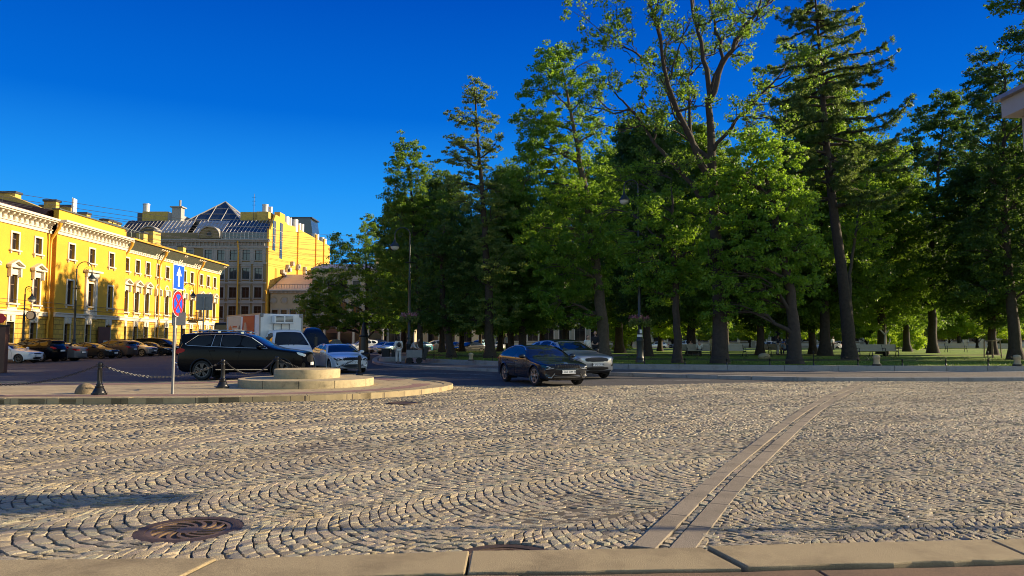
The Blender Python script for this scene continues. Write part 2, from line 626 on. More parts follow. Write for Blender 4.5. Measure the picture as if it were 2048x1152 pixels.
near_x, near_y = zip(*near_edge)
def keep_common(x, y):
    k = (y > np.interp(x, near_x, near_y) + .05) & (np.abs(x) < .80 * y + 2.5) & (y < 31.5)
    k[k] &= in_poly(x[k], y[k], plaza)
    k[k] &= ~in_poly(x[k], y[k], island)
    for cx, cy, r in MH: k &= np.hypot(x - cx, y - cy) > r + .045
    return k
A = np.array(strip_a)
def right_of_a(x, y): return x > np.interp(y, A[:, 1], A[:, 0])
def keep_l(x, y):
    k = keep_common(x, y) & ~right_of_a(x, y)
    k[k] &= (poly_dist(x[k], y[k], strip_a) > .28) & (poly_dist(x[k], y[k], strip_b) > .265)
    return k
def keep_r(x, y):
    k = keep_common(x, y) & right_of_a(x, y)
    k[k] &= poly_dist(x[k], y[k], strip_a) > .28
    return k
Q = [sett_field((0, 5), radians(36), 1.70, .112, 18, (-34, 34), (-22, 30), keep_l),
     sett_field((8, 5), radians(27), 1.36, .083, 19, (-14, 42), (-24, 28), keep_r)]
def row_setts(pl, w, step):
    row = resample(pl, 600)
    sl = np.concatenate([[0], np.cumsum(np.linalg.norm(np.diff(row, axis=0), axis=1))])
    q = np.arange(0, sl[-1] - step, step)
    l, r = offset_line(row, -w / 2), offset_line(row, w / 2)
    f = lambda a, s: np.stack([np.interp(s, sl, a[:, 0]), np.interp(s, sl, a[:, 1])], 1)
    return np.stack([f(l, q), f(l, q + step), f(r, q + step), f(r, q)], 1)
Q += [row_setts(strip_a, .08, .115), row_setts(strip_b, .08, .115)]
for sp, off in ((strip_a, .245), (strip_a, -.245), (strip_b, .235), (strip_b, -.235)):
    q = row_setts(offset_line(sp, off), .085, .105)
    c = q.mean(1)
    k = keep_common(c[:, 0], c[:, 1])
    Q.append(q[k])
# stones laid in a ring round each cover
for cx, cy, r in MH[:2]:
    for ring in range(1):
        n = int(2 * pi * (r + .1) / .12)
        t = np.linspace(0, 2 * pi, n + 1)
        pa = np.stack([cx + (r + .0) * np.cos(t), cy + (r + .0) * np.sin(t)], 1)
        pb = np.stack([cx + (r + .09) * np.cos(t), cy + (r + .09) * np.sin(t)], 1)
        q = np.stack([pa[:-1], pb[:-1], pb[1:], pa[1:]], 1)
        c = q.mean(1)
        Q.append(q[(c[:, 1] > np.interp(c[:, 0], near_x, near_y) + .05)])
Q = np.concatenate(Q)
hump = lambda x, y: .045 * np.exp(-(((x - MH[1][0]) / .9) ** 2 + ((y - MH[1][1] - .55) / .35) ** 2))
def stones(q, lev, dome, rough):
    N, n = len(q), len(lev)
    c = q.mean(1, keepdims=True)
    ed = np.linalg.norm(q - np.roll(q, 1, 1), axis=2).mean(1)
    sh = np.clip(1 - .0056 / ed, .80, .97)[:, None, None]
    q = c + (q - c) * sh
    a, b = np.meshgrid(lev, lev, indexing='ij')
    wa, wb = (a + 1) / 2, (b + 1) / 2
    w = np.stack([(1 - wa) * (1 - wb), wa * (1 - wb), wa * wb, (1 - wa) * wb], -1).reshape(-1, 4)
    xy = np.einsum('pk,nkd->npd', w, q)
    av, bv = a.ravel(), b.ravel()
    edge = np.maximum(np.abs(av), np.abs(bv))
    z = -dome * (av ** 2 + bv ** 2)[None] * RNG.uniform(.6, 1.5, (N, 1))
    z = z + RNG.normal(0, .0030, (N, 1)) + RNG.normal(0, .0036, (N, 1)) * av + RNG.normal(0, .0036, (N, 1)) * bv
    z = z + RNG.normal(0, rough, (N, n * n))
    z = np.where(edge[None] > .99, -.030, z)
    # draw the foot of each stone slightly outwards, keep the shoulder in
    xy[:, edge < .99] += RNG.normal(0, .0025, (N, int((edge < .99).sum()), 2))
    cc = c[:, 0]
    z = z + hump(cc[:, 0], cc[:, 1])[:, None] + .012 * (np.sin(cc[:, 0] * .9 + 1) * np.sin(cc[:, 1] * .7))[:, None]
    V = np.concatenate([xy, z[..., None]], 2).reshape(-1, 3)
    i = np.arange(n * n).reshape(n, n)
    f = np.stack([i[:-1, :-1], i[1:, :-1], i[1:, 1:], i[:-1, 1:]], -1).reshape(-1, 4)
    F = (np.arange(N)[:, None, None] * n * n + f[None]).reshape(-1, 4)
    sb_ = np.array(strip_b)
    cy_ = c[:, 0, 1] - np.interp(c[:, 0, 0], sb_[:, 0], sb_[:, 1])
    worn_dim = np.clip(cy_ / .8, 0, 1) * (c[:, 0, 0] < sb_[-1, 0]) * np.clip((sb_[-1, 0] + 1.5 - c[:, 0, 0]) / 4, 0, 1)  # darker setts past strip_b: greyer wear plus weaker light put into the tone
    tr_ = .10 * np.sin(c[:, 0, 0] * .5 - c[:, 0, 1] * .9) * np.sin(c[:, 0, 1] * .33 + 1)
    tone = np.repeat(np.clip(RNG.normal(.5, .24, N) * (1 - .45 * worn_dim) + tr_, 0, 1), n * n)
    return V, F, tone
d = Q.mean(1)[:, 1]
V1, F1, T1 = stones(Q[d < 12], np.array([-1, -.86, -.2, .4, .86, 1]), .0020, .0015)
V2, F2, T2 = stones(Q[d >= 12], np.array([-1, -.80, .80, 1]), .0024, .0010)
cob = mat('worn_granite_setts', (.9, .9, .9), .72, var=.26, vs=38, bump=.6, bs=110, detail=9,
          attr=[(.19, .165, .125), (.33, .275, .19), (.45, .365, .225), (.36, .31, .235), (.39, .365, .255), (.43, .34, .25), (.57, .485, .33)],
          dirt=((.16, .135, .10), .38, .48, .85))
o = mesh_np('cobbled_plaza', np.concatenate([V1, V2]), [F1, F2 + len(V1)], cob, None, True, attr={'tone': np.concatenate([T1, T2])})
o.data.set_sharp_from_angle(angle=radians(62))
o['kind'] = 'structure'

# ---- near kerb and the pavement the camera stands on
kb = MB()
cuts = [-1500, -650, 424, 940, 1425, 2200, 2900]
nx = lambda px: np.interp(px, [-250, 0, 450, 940, 1390, 2048, 2400], [p[0] for p in near_edge])
xs = [(-9.0), float(nx(-300)) - 1.4, float(nx(436)), float(nx(941)), float(nx(1405)), 3.6, 6.0]
kw = .50
for i in range(len(xs) - 1):
    a, b = xs[i] + .008, xs[i + 1] - .008
    sk0 = {2: .10, 3: 0, 4: -.14}.get(i, .01)
    sk1 = {1: .10, 2: 0, 3: -.14}.get(i, .01)
    if i == 4: a += .02
    y = lambda x: float(np.interp(x, near_x, near_y)) + (0 if -9 < x < 6 else 0)
    n = 7
    poly = [(a + (b - a) * t / n, y(a + (b - a) * t / n) + random.uniform(-.006, .006)) for t in range(n + 1)]
    back = [(b - sk1 * 1.0, y(b) - kw)] + [(b - sk1 + (a - sk0 - b + sk1) * t / 14, y(b + (a - b) * t / 14) - kw + random.uniform(-.014, .014)) for t in range(1, 14)] + [(a - sk0, y(a) - kw)]
    kb.prism((poly[::1] + back)[::-1], -.12, KERB_Z + random.uniform(-.006, .006))
kb.build('near_kerb', MT['granite'], None, None, .012, 2)['kind'] = 'structure'
sl = MB()
xs2 = [-9, -4.4, -2.6, -1.35, -.53, .05, 2.02, 3.6, 6.2]
for i in range(len(xs2) - 1):
    a, b = xs2[i] + .008, xs2[i + 1] - .008
    y = lambda x: float(np.interp(x, near_x, near_y)) - kw - .045
    zt = .082 + random.uniform(-.008, .008)
    n = 8
    s = .12 if i == 5 else 0
    s2 = .12 if i == 4 else 0
    sl.prism(([(a + (b - a) * t / n, y(a + (b - a) * t / n) + random.uniform(-.008, .008)) for t in range(n + 1)] + [(b + .1, y(b) - .95), (a + .1, y(a) - .95)])[::-1], -.1, zt)
    sl.prism([(a + .1, y(a) - .97), (a + .1, y(a) - 3.6), (b + .1, y(b) - 3.6), (b + .1, y(b) - .97)][::1], -.1, zt)
sl.build('near_pavement', MT['granite_red'], None, None, .01, 2)['kind'] = 'structure'
MB().prism([(-40, -20), (40, -20), (40, 1.2), (-40, .3)], -.2, .07).build('pavement', MT['granite_red'])['kind'] = 'structure'

# ---- traffic island
ib = MB()
ib.prism(island, -.1, IZ - .012)
slab = brick_mat('tan_paving_slabs', (.42, .33, .18), (.34, .26, .14), (.12, .09, .06), .9, .6, .012, .75, .3, ('X', 'Y'))
o = ib.build('island_pavement', slab); o['kind'] = 'structure'
# kerb stones round the island
def kerb_run(pl, width, z0, z1, step, m, name, inward=1, jit=.003, bev=.015):
    b = MB()
    row = resample(pl, 1200)
    sl_ = np.concatenate([[0], np.cumsum(np.linalg.norm(np.diff(row, axis=0), axis=1))])
    inn = offset_line(row, inward * width)
    f = lambda a, s: (float(np.interp(s, sl_, a[:, 0])), float(np.interp(s, sl_, a[:, 1])))
    s = 0
    while s < sl_[-1] - .3:
        l = step * random.uniform(.75, 1.3)
        e = min(s + l - .012, sl_[-1])
        k = 4
        out = [f(row, s + (e - s) * t / k) for t in range(k + 1)]
        inr = [f(inn, s + (e - s) * t / k) for t in range(k + 1)]
        poly = out + inr[::-1]
        ar = sum(poly[i][0] * poly[(i + 1) % len(poly)][1] - poly[(i + 1) % len(poly)][0] * poly[i][1] for i in range(len(poly)))
        if ar < 0: poly = poly[::-1]
        b.prism(poly, z0, z1 + random.uniform(-jit, jit))
        s += l
    o = b.build(name, m, None, None, bev, 2)
    o['kind'] = 'structure'
    return o
isl_open = np.array(island)
kerb_run(isl_open, .32, -.1, IZ + .004, 1.35, MT['granite'], 'island_kerb', 1)
# pink sett band set in behind the kerb
band = mat('pink_granite_setts', (.26, .15, .115), .8, var=.2, vs=14, bump=.6, bs=45)
front_edge = np.array([p for p in island if True])
nf = max(range(len(island)), key=lambda i: island[i][0])
fe = resample(front_edge[:nf + 4], 90)
i1, i2 = offset_line(fe, .75), offset_line(fe, 1.35)
bb = MB()
bb.add([(x, y, IZ - .007) for x, y in i1] + [(x, y, IZ - .007) for x, y in i2], [(k, k + 1, 90 + k + 1, 90 + k) for k in range(89)])
be = resample(front_edge[nf + 10:], 90)
i1, i2 = offset_line(be, .7), offset_line(be, 1.5)
bb.add([(x, y, IZ - .007) for x, y in i1] + [(x, y, IZ - .007) for x, y in i2], [(k, k + 1, 90 + k + 1, 90 + k) for k in range(89)])
bb.build('island_paving_band', band)['kind'] = 'structure'

# ---- park pavement: kerb, slabs, upper granite step, lawn
PZ, LZ = .15, .40
step_line = [G(2500, 742, PZ)[:2], G(2048, 742.5, PZ)[:2], G(1800, 742.5, PZ)[:2], G(1500, 740.5, PZ)[:2], G(1221, 737.5, PZ)[:2], G(1050, 733, PZ)[:2], G(840, 725, PZ)[:2], (-7.2, 52.0), (-8.6, 60.0), (-9.5, 76.0), (-10.5, 98.0)]
step_line = [tuple(p) for p in chaikin(step_line, 2)]
kfa, sla = np.array(kerb_far), np.array(step_line)
pav = brick_mat('park_pavement_setts', (.17, .15, .135), (.13, .118, .11), (.05, .045, .04), .22, .12, .012, .8, .8, ('X', 'Y'))
kk = resample(offset_line(kfa, -.3), 120)
ss = resample(offset_line(sla, -.2), 120)
pm = MB()
pm.add([(x, y, PZ - .008) for x, y in kk] + [(x, y, PZ - .008) for x, y in ss], [(k, 120 + k, 120 + k + 1, k + 1) for k in range(119)])
pm.build('park_pavement', pav)['kind'] = 'structure'
kerb_run(kfa, .38, -.1, PZ, 1.6, MT['granite_grey'], 'park_kerb', -1)
kerb_run(sla, .36, -.1, LZ, 2.2, MT['granite_grey'], 'park_step', -1, .002, .02)
# slab band on the pavement in front of the step
b1, b2 = resample(offset_line(sla, .02), 90), resample(offset_line(sla, .85), 90)
sb = MB()
sb.add([(x, y, PZ - .003) for x, y in b1] + [(x, y, PZ - .003) for x, y in b2], [(k, k + 1, 90 + k + 1, 90 + k) for k in range(89)])
sb.build('park_pavement_slabs', MT['granite_grey'])['kind'] = 'structure'
lawn = mat('mown_lawn', (.19, .29, .010), .9, col2=(.11, .20, .008), vs=1.4, bump=1.0, bs=60, dirt=((.10, .085, .03), .5, .58, .8))
lp = [tuple(p) for p in offset_line(sla, -.3)] + [(-10, 118), (95, 118), (95, 34)]
MB().add([(x, y, LZ - .02) for x, y in lp], [tuple(range(len(lp)))[::-1]]).build('lawn', lawn)['kind'] = 'structure'
path = mat('sandy_park_path', (.25, .20, .145), .95, var=.2, vs=5, bump=.4, bs=60)
pp = MB()
def strip_poly(pl, w, z):
    a, b = offset_line(pl, w / 2), offset_line(pl, -w / 2)
    n = len(pl)
    pp.add([(x, y, z) for x, y in a] + [(x, y, z) for x, y in b], [(k, n + k, n + k + 1, k + 1) for k in range(n - 1)])
strip_poly([(-9, 62), (2, 63.5), (20, 63), (45, 62), (90, 63)], 2.6, LZ - .015)
strip_poly([(-9, 103), (20, 104), (50, 104), (90, 104)], 4, LZ - .015)
strip_poly([(2.0, 43.5), (5, 52), (9, 62.5)], 2.2, LZ - .011)
pp.build('park_path', path)['kind'] = 'structure'
# grass blades along the front of the lawn
n = 26000
gx = RNG.uniform(-8, 34, n)
gy = RNG.uniform(0, 1, n) ** 1.6 * 16
fx = sla[::-1, 0]; fy = sla[::-1, 1]
o_ = np.argsort(fx)
gy = np.interp(gx, fx[o_], fy[o_]) + .38 + gy
hgt = RNG.uniform(.025, .075, n) * np.where(RNG.uniform(0, 1, n) > .985, 2.6, 1)
an = RNG.uniform(0, 2 * pi, n)
lean = RNG.normal(0, .03, (n, 2))
w = .012
V = np.zeros((n, 3, 3))
V[:, 0] = np.stack([gx - w * np.cos(an), gy - w * np.sin(an), np.full(n, LZ - .02)], 1)
V[:, 1] = np.stack([gx + w * np.cos(an), gy + w * np.sin(an), np.full(n, LZ - .02)], 1)
V[:, 2] = np.stack([gx + lean[:, 0], gy + lean[:, 1], LZ - .02 + hgt], 1)
gmat = leaf_mat('grass_blade', (.04, .075, .012), (.07, .12, .018), (.12, .16, .03), (.16, .24, .03), .35)
o = mesh_np('grass', V.reshape(-1, 3), np.arange(3 * n).reshape(-1, 3), gmat, attr={'tone': np.repeat(RNG.uniform(0, 1, n), 3)})
tag(o, 'short green lawn grass behind the granite step', 'grass', kind='stuff')

# ---- manhole covers
def manhole(loc, r, label, swirl=True):
    t = empty('manhole_cover', (loc[0], loc[1], -.01), .5, label, 'manhole cover', 'iron covers set in the cobbles')
    f = MB()
    f.lathe([(r + .04, -.05), (r + .04, .016), (r - .01, .022), (r - .055, .016), (r - .055, -.03)], n=56, cap=False)
    f.build('frame', MT['rust'], t, 40)
    g = MB()
    g.lathe([(0.001, -.03), (r - .055, -.03)], n=40, cap=False, mi=1)
    g.lathe([(r - .056, -.03), (r - .056, .010), (r - .10, .012), (r - .10, -.03)], n=56, cap=False)
    g.lathe([(.105, -.03), (.105, .010), (.07, .014), (.001, .014)], n=32, cap=False)
    nv = 13
    for k in range(nv):
        a0 = 2 * pi * k / nv
        pts_in, pts_out = [], []
        for q in range(9):
            rr = .10 + (r - .20) * q / 8
            tw = a0 + .75 * (q / 8) ** 1.1
            hw = (.36 if swirl else .24) * pi / nv * (1.25 - .3 * q / 8)
            pts_in.append((rr * cos(tw - hw), rr * sin(tw - hw)))
            pts_out.append((rr * cos(tw + hw), rr * sin(tw + hw)))
        n_ = 9
        v = [(x, y, .010) for x, y in pts_in] + [(x, y, .010) for x, y in pts_out] + [(x, y, -.03) for x, y in pts_in] + [(x, y, -.03) for x, y in pts_out]
        fc = []
        for q in range(8):
            fc += [(q, q + 1, n_ + q + 1, n_ + q), (2 * n_ + q, q, q + 1, 2 * n_ + q + 1)[::-1], (n_ + q, n_ + q + 1, 3 * n_ + q + 1, 3 * n_ + q)[::-1]]
        g.add(v, fc)
    g.build('grate', [MT['grate'], MT['void']], t, 40)
    return t
manhole(mh1, .40, 'rusty round grate with swirling vanes, fully visible in the cobbles')
manhole((MH[1][0], MH[1][1], -.03), .35, 'rusty round grate half hidden behind the near granite kerb')
t = empty('manhole_cover', (mh3[0], mh3[1], 0), 0, 'flat dark cover in the cobbles beside the island kerb', 'manhole cover', 'iron covers set in the cobbles')
MB().lathe([(.38, -.05), (.38, .012), (.34, .016), (.33, .008), (0.001, .008)], n=40, cap=False).build('lid', MT['rust'], t, 40)
# ================================================================ TREES
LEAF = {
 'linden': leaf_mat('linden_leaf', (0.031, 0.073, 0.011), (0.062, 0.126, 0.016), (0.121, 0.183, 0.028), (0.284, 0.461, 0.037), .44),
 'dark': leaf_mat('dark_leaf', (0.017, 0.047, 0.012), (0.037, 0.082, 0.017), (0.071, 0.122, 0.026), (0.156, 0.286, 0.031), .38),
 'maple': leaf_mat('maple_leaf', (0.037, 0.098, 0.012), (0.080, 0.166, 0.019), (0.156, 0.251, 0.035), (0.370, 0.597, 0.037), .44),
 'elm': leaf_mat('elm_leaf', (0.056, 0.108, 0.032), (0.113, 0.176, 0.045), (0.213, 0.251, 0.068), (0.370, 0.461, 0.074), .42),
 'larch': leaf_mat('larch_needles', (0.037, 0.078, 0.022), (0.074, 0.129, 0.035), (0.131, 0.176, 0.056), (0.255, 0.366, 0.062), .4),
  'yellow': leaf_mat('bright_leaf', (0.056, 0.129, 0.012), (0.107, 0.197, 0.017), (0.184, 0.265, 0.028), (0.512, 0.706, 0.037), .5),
}


def leaves_np(C, R, n, size, rng, flat=.7, up=.5, drop=0.0):
    """n leaves round each clump centre C (N,3) with radius R (N,); returns verts, faces, tone"""
    N = len(C)
    idx = np.repeat(np.arange(N), n)
    M = len(idx)
    g = rng.normal(0, 1, (M, 3))
    g /= np.linalg.norm(g, axis=1, keepdims=True)
    rr = rng.uniform(0, 1, (M, 1)) ** .55
    P = C[idx] + g * rr * R[idx][:, None] * np.array([1, 1, flat])
    P[:, 2] -= drop * rng.uniform(0, 1, M)
    nrm = rng.normal(0, 1, (M, 3)) + g * .6
    nrm[:, 2] = nrm[:, 2] + up
    nrm /= np.linalg.norm(nrm, axis=1, keepdims=True)
    t = np.cross(nrm, rng.normal(0, 1, (M, 3)))
    t /= np.linalg.norm(t, axis=1, keepdims=True) + 1e-9
    b = np.cross(nrm, t)
    s = size * rng.uniform(.6, 1.35, (M, 1))
    wdt = s * rng.uniform(.32, .5, (M, 1))
    fold = nrm * s * .12
    V = np.stack([P - t * s * .5, P + b * wdt + fold, P + t * s * .55, P - b * wdt + fold], 1).reshape(-1, 3)
    F = np.arange(4 * M).reshape(M, 4)
    tone = np.repeat(np.clip(rng.normal(.5, .22, M) + np.repeat(rng.normal(0, .16, N), n), 0, 1), 4)
    return V, F, tone


def limb_pts(a, b, rng, bow=.12, n=6):
    a, b = np.array(a, float), np.array(b, float)
    L = np.linalg.norm(b - a)
    off = rng.normal(0, bow * L, 3) * [1, 1, .4]
    pts = []
    for i in range(n + 1):
        t = i / n
        p = a + (b - a) * t + off * sin(pi * t) + rng.normal(0, .03 * L * (0 < i < n), 3) * [1, 1, .5]
        p[2] += .10 * L * sin(pi * t)
        pts.append(p)
    return pts


def tree(kind, label, group, base, trunk, blobs, leaf, clump=(.22, .50), per=52, size=.128, dens=1.0, seed=1, bark='bark', limbs=True, ntw=10, cat='tree', up=.5, flat=.55, zmin=1.7):
    """trunk: list of (x, y, z, r) local; blobs: (x, y, z, rx, ry, rz[, density])"""
    rng = np.random.default_rng(seed)
    root = empty(kind, base, 0, label, cat, group)
    tb = MB()
    T = np.array(trunk, float)
    fine = resample(chaikin(T, 2), max(10, len(T) * 4))
    P, rad = fine[:, :3].copy(), fine[:, 3].copy()
    P[1:, :2] += rng.normal(0, .03, (len(P) - 1, 2))
    # root flare
    zf = P[:, 2] - P[0, 2]
    rad = rad * (1 + .55 * np.exp(-zf / .35))
    tb.tube(P, list(rad), 12)
    Cs, Rs = [], []
    for bl in blobs:
        x, y, z, rx, ry, rz = bl[:6]
        dn = (bl[6] if len(bl) > 6 else 1.0) * dens
        vol = (rx * ry + rx * rz + ry * rz) / 3
        n = max(6, int(vol * 30.0 * dn))
        g = rng.normal(0, 1, (n, 3))
        g /= np.linalg.norm(g, axis=1, keepdims=True)
        r = (.35 + .65 * rng.uniform(0, 1, (n, 1)) ** .6) * rng.uniform(.82, 1.22, (n, 1))
        c = np.array([x, y, z]) + g * r * np.array([rx, ry, rz])
        c = c[c[:, 2] > zmin]
        Cs.append(c)
        Rs.append(rng.uniform(clump[0], clump[1], len(c)))
        if limbs:
            # limb from the trunk to the heart of the blob, twigs on to some clumps
            hd = np.hypot(P[:, 0] - x, P[:, 1] - y) + .55 * np.abs(z - .55 * np.hypot(P[:, 0] - x, P[:, 1] - y) - P[:, 2])
            hd[:max(2, len(hd) // 7)] += 50
            k = int(np.argmin(hd))
            a = P[k]
            r0 = min(rad[k] * .55, .05 + .018 * np.linalg.norm(np.array([x, y, z]) - a))
            lp = limb_pts(a, (x, y, z), rng)
            tb.tube(lp, list(np.linspace(r0, r0 * .35, len(lp))), 7)
            for q in rng.permutation(len(c))[:ntw]:
                st = lp[int(rng.integers(2, len(lp)))]
                tp = limb_pts(st, c[q], rng, .10, 4)
                tb.tube(tp, list(np.linspace(r0 * .38, .012, len(tp))), 5, False)
    tb.build('trunk', MT[bark], root, 60)
    C, R = np.concatenate(Cs), np.concatenate(Rs)
    V, F, tone = leaves_np(C, R, per, size, rng, flat, up)
    mesh_np('crown', V, F, LEAF[leaf], root, attr={'tone': tone})
    return root


def px_blobs(bl, px0, d, rng, deep=.85):
    """photo-measured crown masses -> metres about the trunk foot (x, depth, height)"""
    out = []
    k = d / FPX
    for b in bl:
        px, py, rx, ry = b[:4]
        dy = b[5] if len(b) > 5 else rng.uniform(-.5, .5) * (rx + ry) * k * .6
        z = AT(px, py, d)[2]
        r = (rx * k, (rx + ry) / 2 * k * deep, ry * k)
        out.append((AT(px, py, d)[0] - AT(px0, 700, d)[0], dy, z - LZ, *r, b[4] if len(b) > 4 else 1.0))
    return out


def px_trunk(pts, d):
    """pts: (px, py, radius m)"""
    x0 = AT(pts[0][0], 700, d)[0]
    return [(AT(px, py, d)[0] - x0, 0, (AT(px, py, d)[2] - LZ) if i else -.05, r) for i, (px, py, r) in enumerate(pts)]


def px_tree(kind, label, px0, d, tr, bl, leaf, group='park trees behind the granite step', **kw):
    rng = np.random.default_rng(kw.get('seed', 1) + 500)
    return tree(kind, label, group, (AT(px0, 700, d)[0], d, LZ - .02), px_trunk(tr, d), px_blobs(bl, px0, d, rng), leaf, **kw)


# --- left end of the park
px_tree('oak_tree', 'low broad dark tree at the left end of the park, spreading over the street', 728, 72,
        [(728, 712, .27), (730, 660, .22), (735, 600, .18), (733, 520, .10)],
        [(612, 608, 34, 24), (640, 620, 48, 34), (660, 570, 46, 42), (690, 520, 30, 48), (672, 492, 14, 28), (735, 470, 18, 42), (748, 530, 40, 50), (700, 610, 60, 46), (770, 600, 50, 46), (720, 645, 70, 20), (780, 648, 44, 18), (640, 645, 40, 14), (792, 560, 30, 50)],
        'linden', seed=11, dens=1.0)
px_tree('linden_tree', 'dark narrow tree with a twin pointed top, second tall one from the left', 842, 60,
        [(846, 710, .22), (842, 640, .2), (838, 540, .17), (830, 430, .12), (822, 330, .06)],
        [(808, 300, 18, 30), (832, 300, 16, 26), (800, 340, 30, 34), (838, 350, 24, 34), (790, 385, 28, 30), (825, 400, 40, 42), (868, 410, 28, 36), (885, 450, 36, 44), (800, 440, 42, 40), (850, 460, 46, 44), (785, 500, 46, 44), (840, 530, 56, 50), (800, 585, 60, 50), (860, 600, 56, 46), (830, 640, 60, 26)],
        'linden', seed=12)
px_tree('linden_tree', 'leaning dark trunk with a low crown, just right of the left street lamp', 903, 53,
        [(903, 716, .30), (893, 660, .25), (884, 600, .2), (884, 520, .12), (888, 460, .07)],
        [(890, 455, 40, 44), (862, 510, 46, 44), (915, 520, 46, 50), (880, 575, 60, 44), (935, 590, 50, 46), (850, 620, 44, 30), (905, 640, 56, 24)],
        'dark', seed=13)
px_tree('elm_tree', 'tall slim pale green tree with a feathery top', 980, 52,
        [(980, 717, .34), (978, 620, .3), (972, 500, .24), (964, 380, .16), (956, 280, .10), (949, 180, .04)],
        [(950, 165, 16, 22), (935, 190, 24, 24), (966, 195, 28, 24), (922, 235, 36, 22), (965, 240, 40, 26), (905, 282, 34, 18), (945, 290, 42, 26), (990, 290, 26, 26), (900, 318, 40, 16), (955, 335, 44, 28), (985, 375, 42, 28), (915, 365, 42, 18), (945, 410, 46, 30), (1000, 430, 36, 32), (960, 470, 56, 44), (1000, 530, 56, 52), (950, 560, 54, 46), (990, 620, 60, 36), (945, 640, 40, 22)],
        'elm', seed=14, clump=(.2, .42), per=42, size=.118, dens=.95, flat=.4)
px_tree('linden_tree', 'dark dense tree between the pale slim tree and the big broad one', 1046, 62,
        [(1046, 712, .32), (1044, 640, .28), (1040, 540, .2), (1040, 440, .1)],
        [(1005, 385, 34, 44), (985, 440, 34, 44), (1035, 400, 36, 40), (1060, 450, 46, 48), (1020, 480, 40, 46), (1050, 540, 56, 52), (1010, 590, 50, 42), (1075, 600, 50, 44), (1040, 645, 64, 22)],
        'linden', seed=15)
px_tree('maple_tree', 'big broad green tree behind the dark cars, bare twigs at its right', 1208, 50,
        [(1208, 717, .42), (1204, 640, .38), (1196, 560, .34), (1180, 440, .26), (1160, 320, .18), (1140, 220, .10), (1125, 140, .05)],
        [(1095, 108, 26, 24), (1130, 115, 34, 28), (1090, 150, 40, 28), (1065, 185, 36, 30), (1135, 165, 50, 36), (1180, 130, 32, 22, .45), (1185, 190, 40, 40, .35), (1070, 235, 48, 40), (1135, 240, 60, 46), (1205, 260, 36, 50, .35), (1060, 285, 38, 34), (1110, 310, 66, 46), (1180, 340, 56, 44), (1060, 350, 48, 44), (1120, 390, 66, 50), (1200, 410, 56, 48), (1085, 450, 60, 50), (1160, 480, 70, 50), (1225, 490, 46, 50), (1100, 530, 60, 46), (1180, 560, 60, 44), (1110, 600, 56, 36), (1155, 640, 50, 16, .6)],
        'maple', seed=16, bark='bark_light')
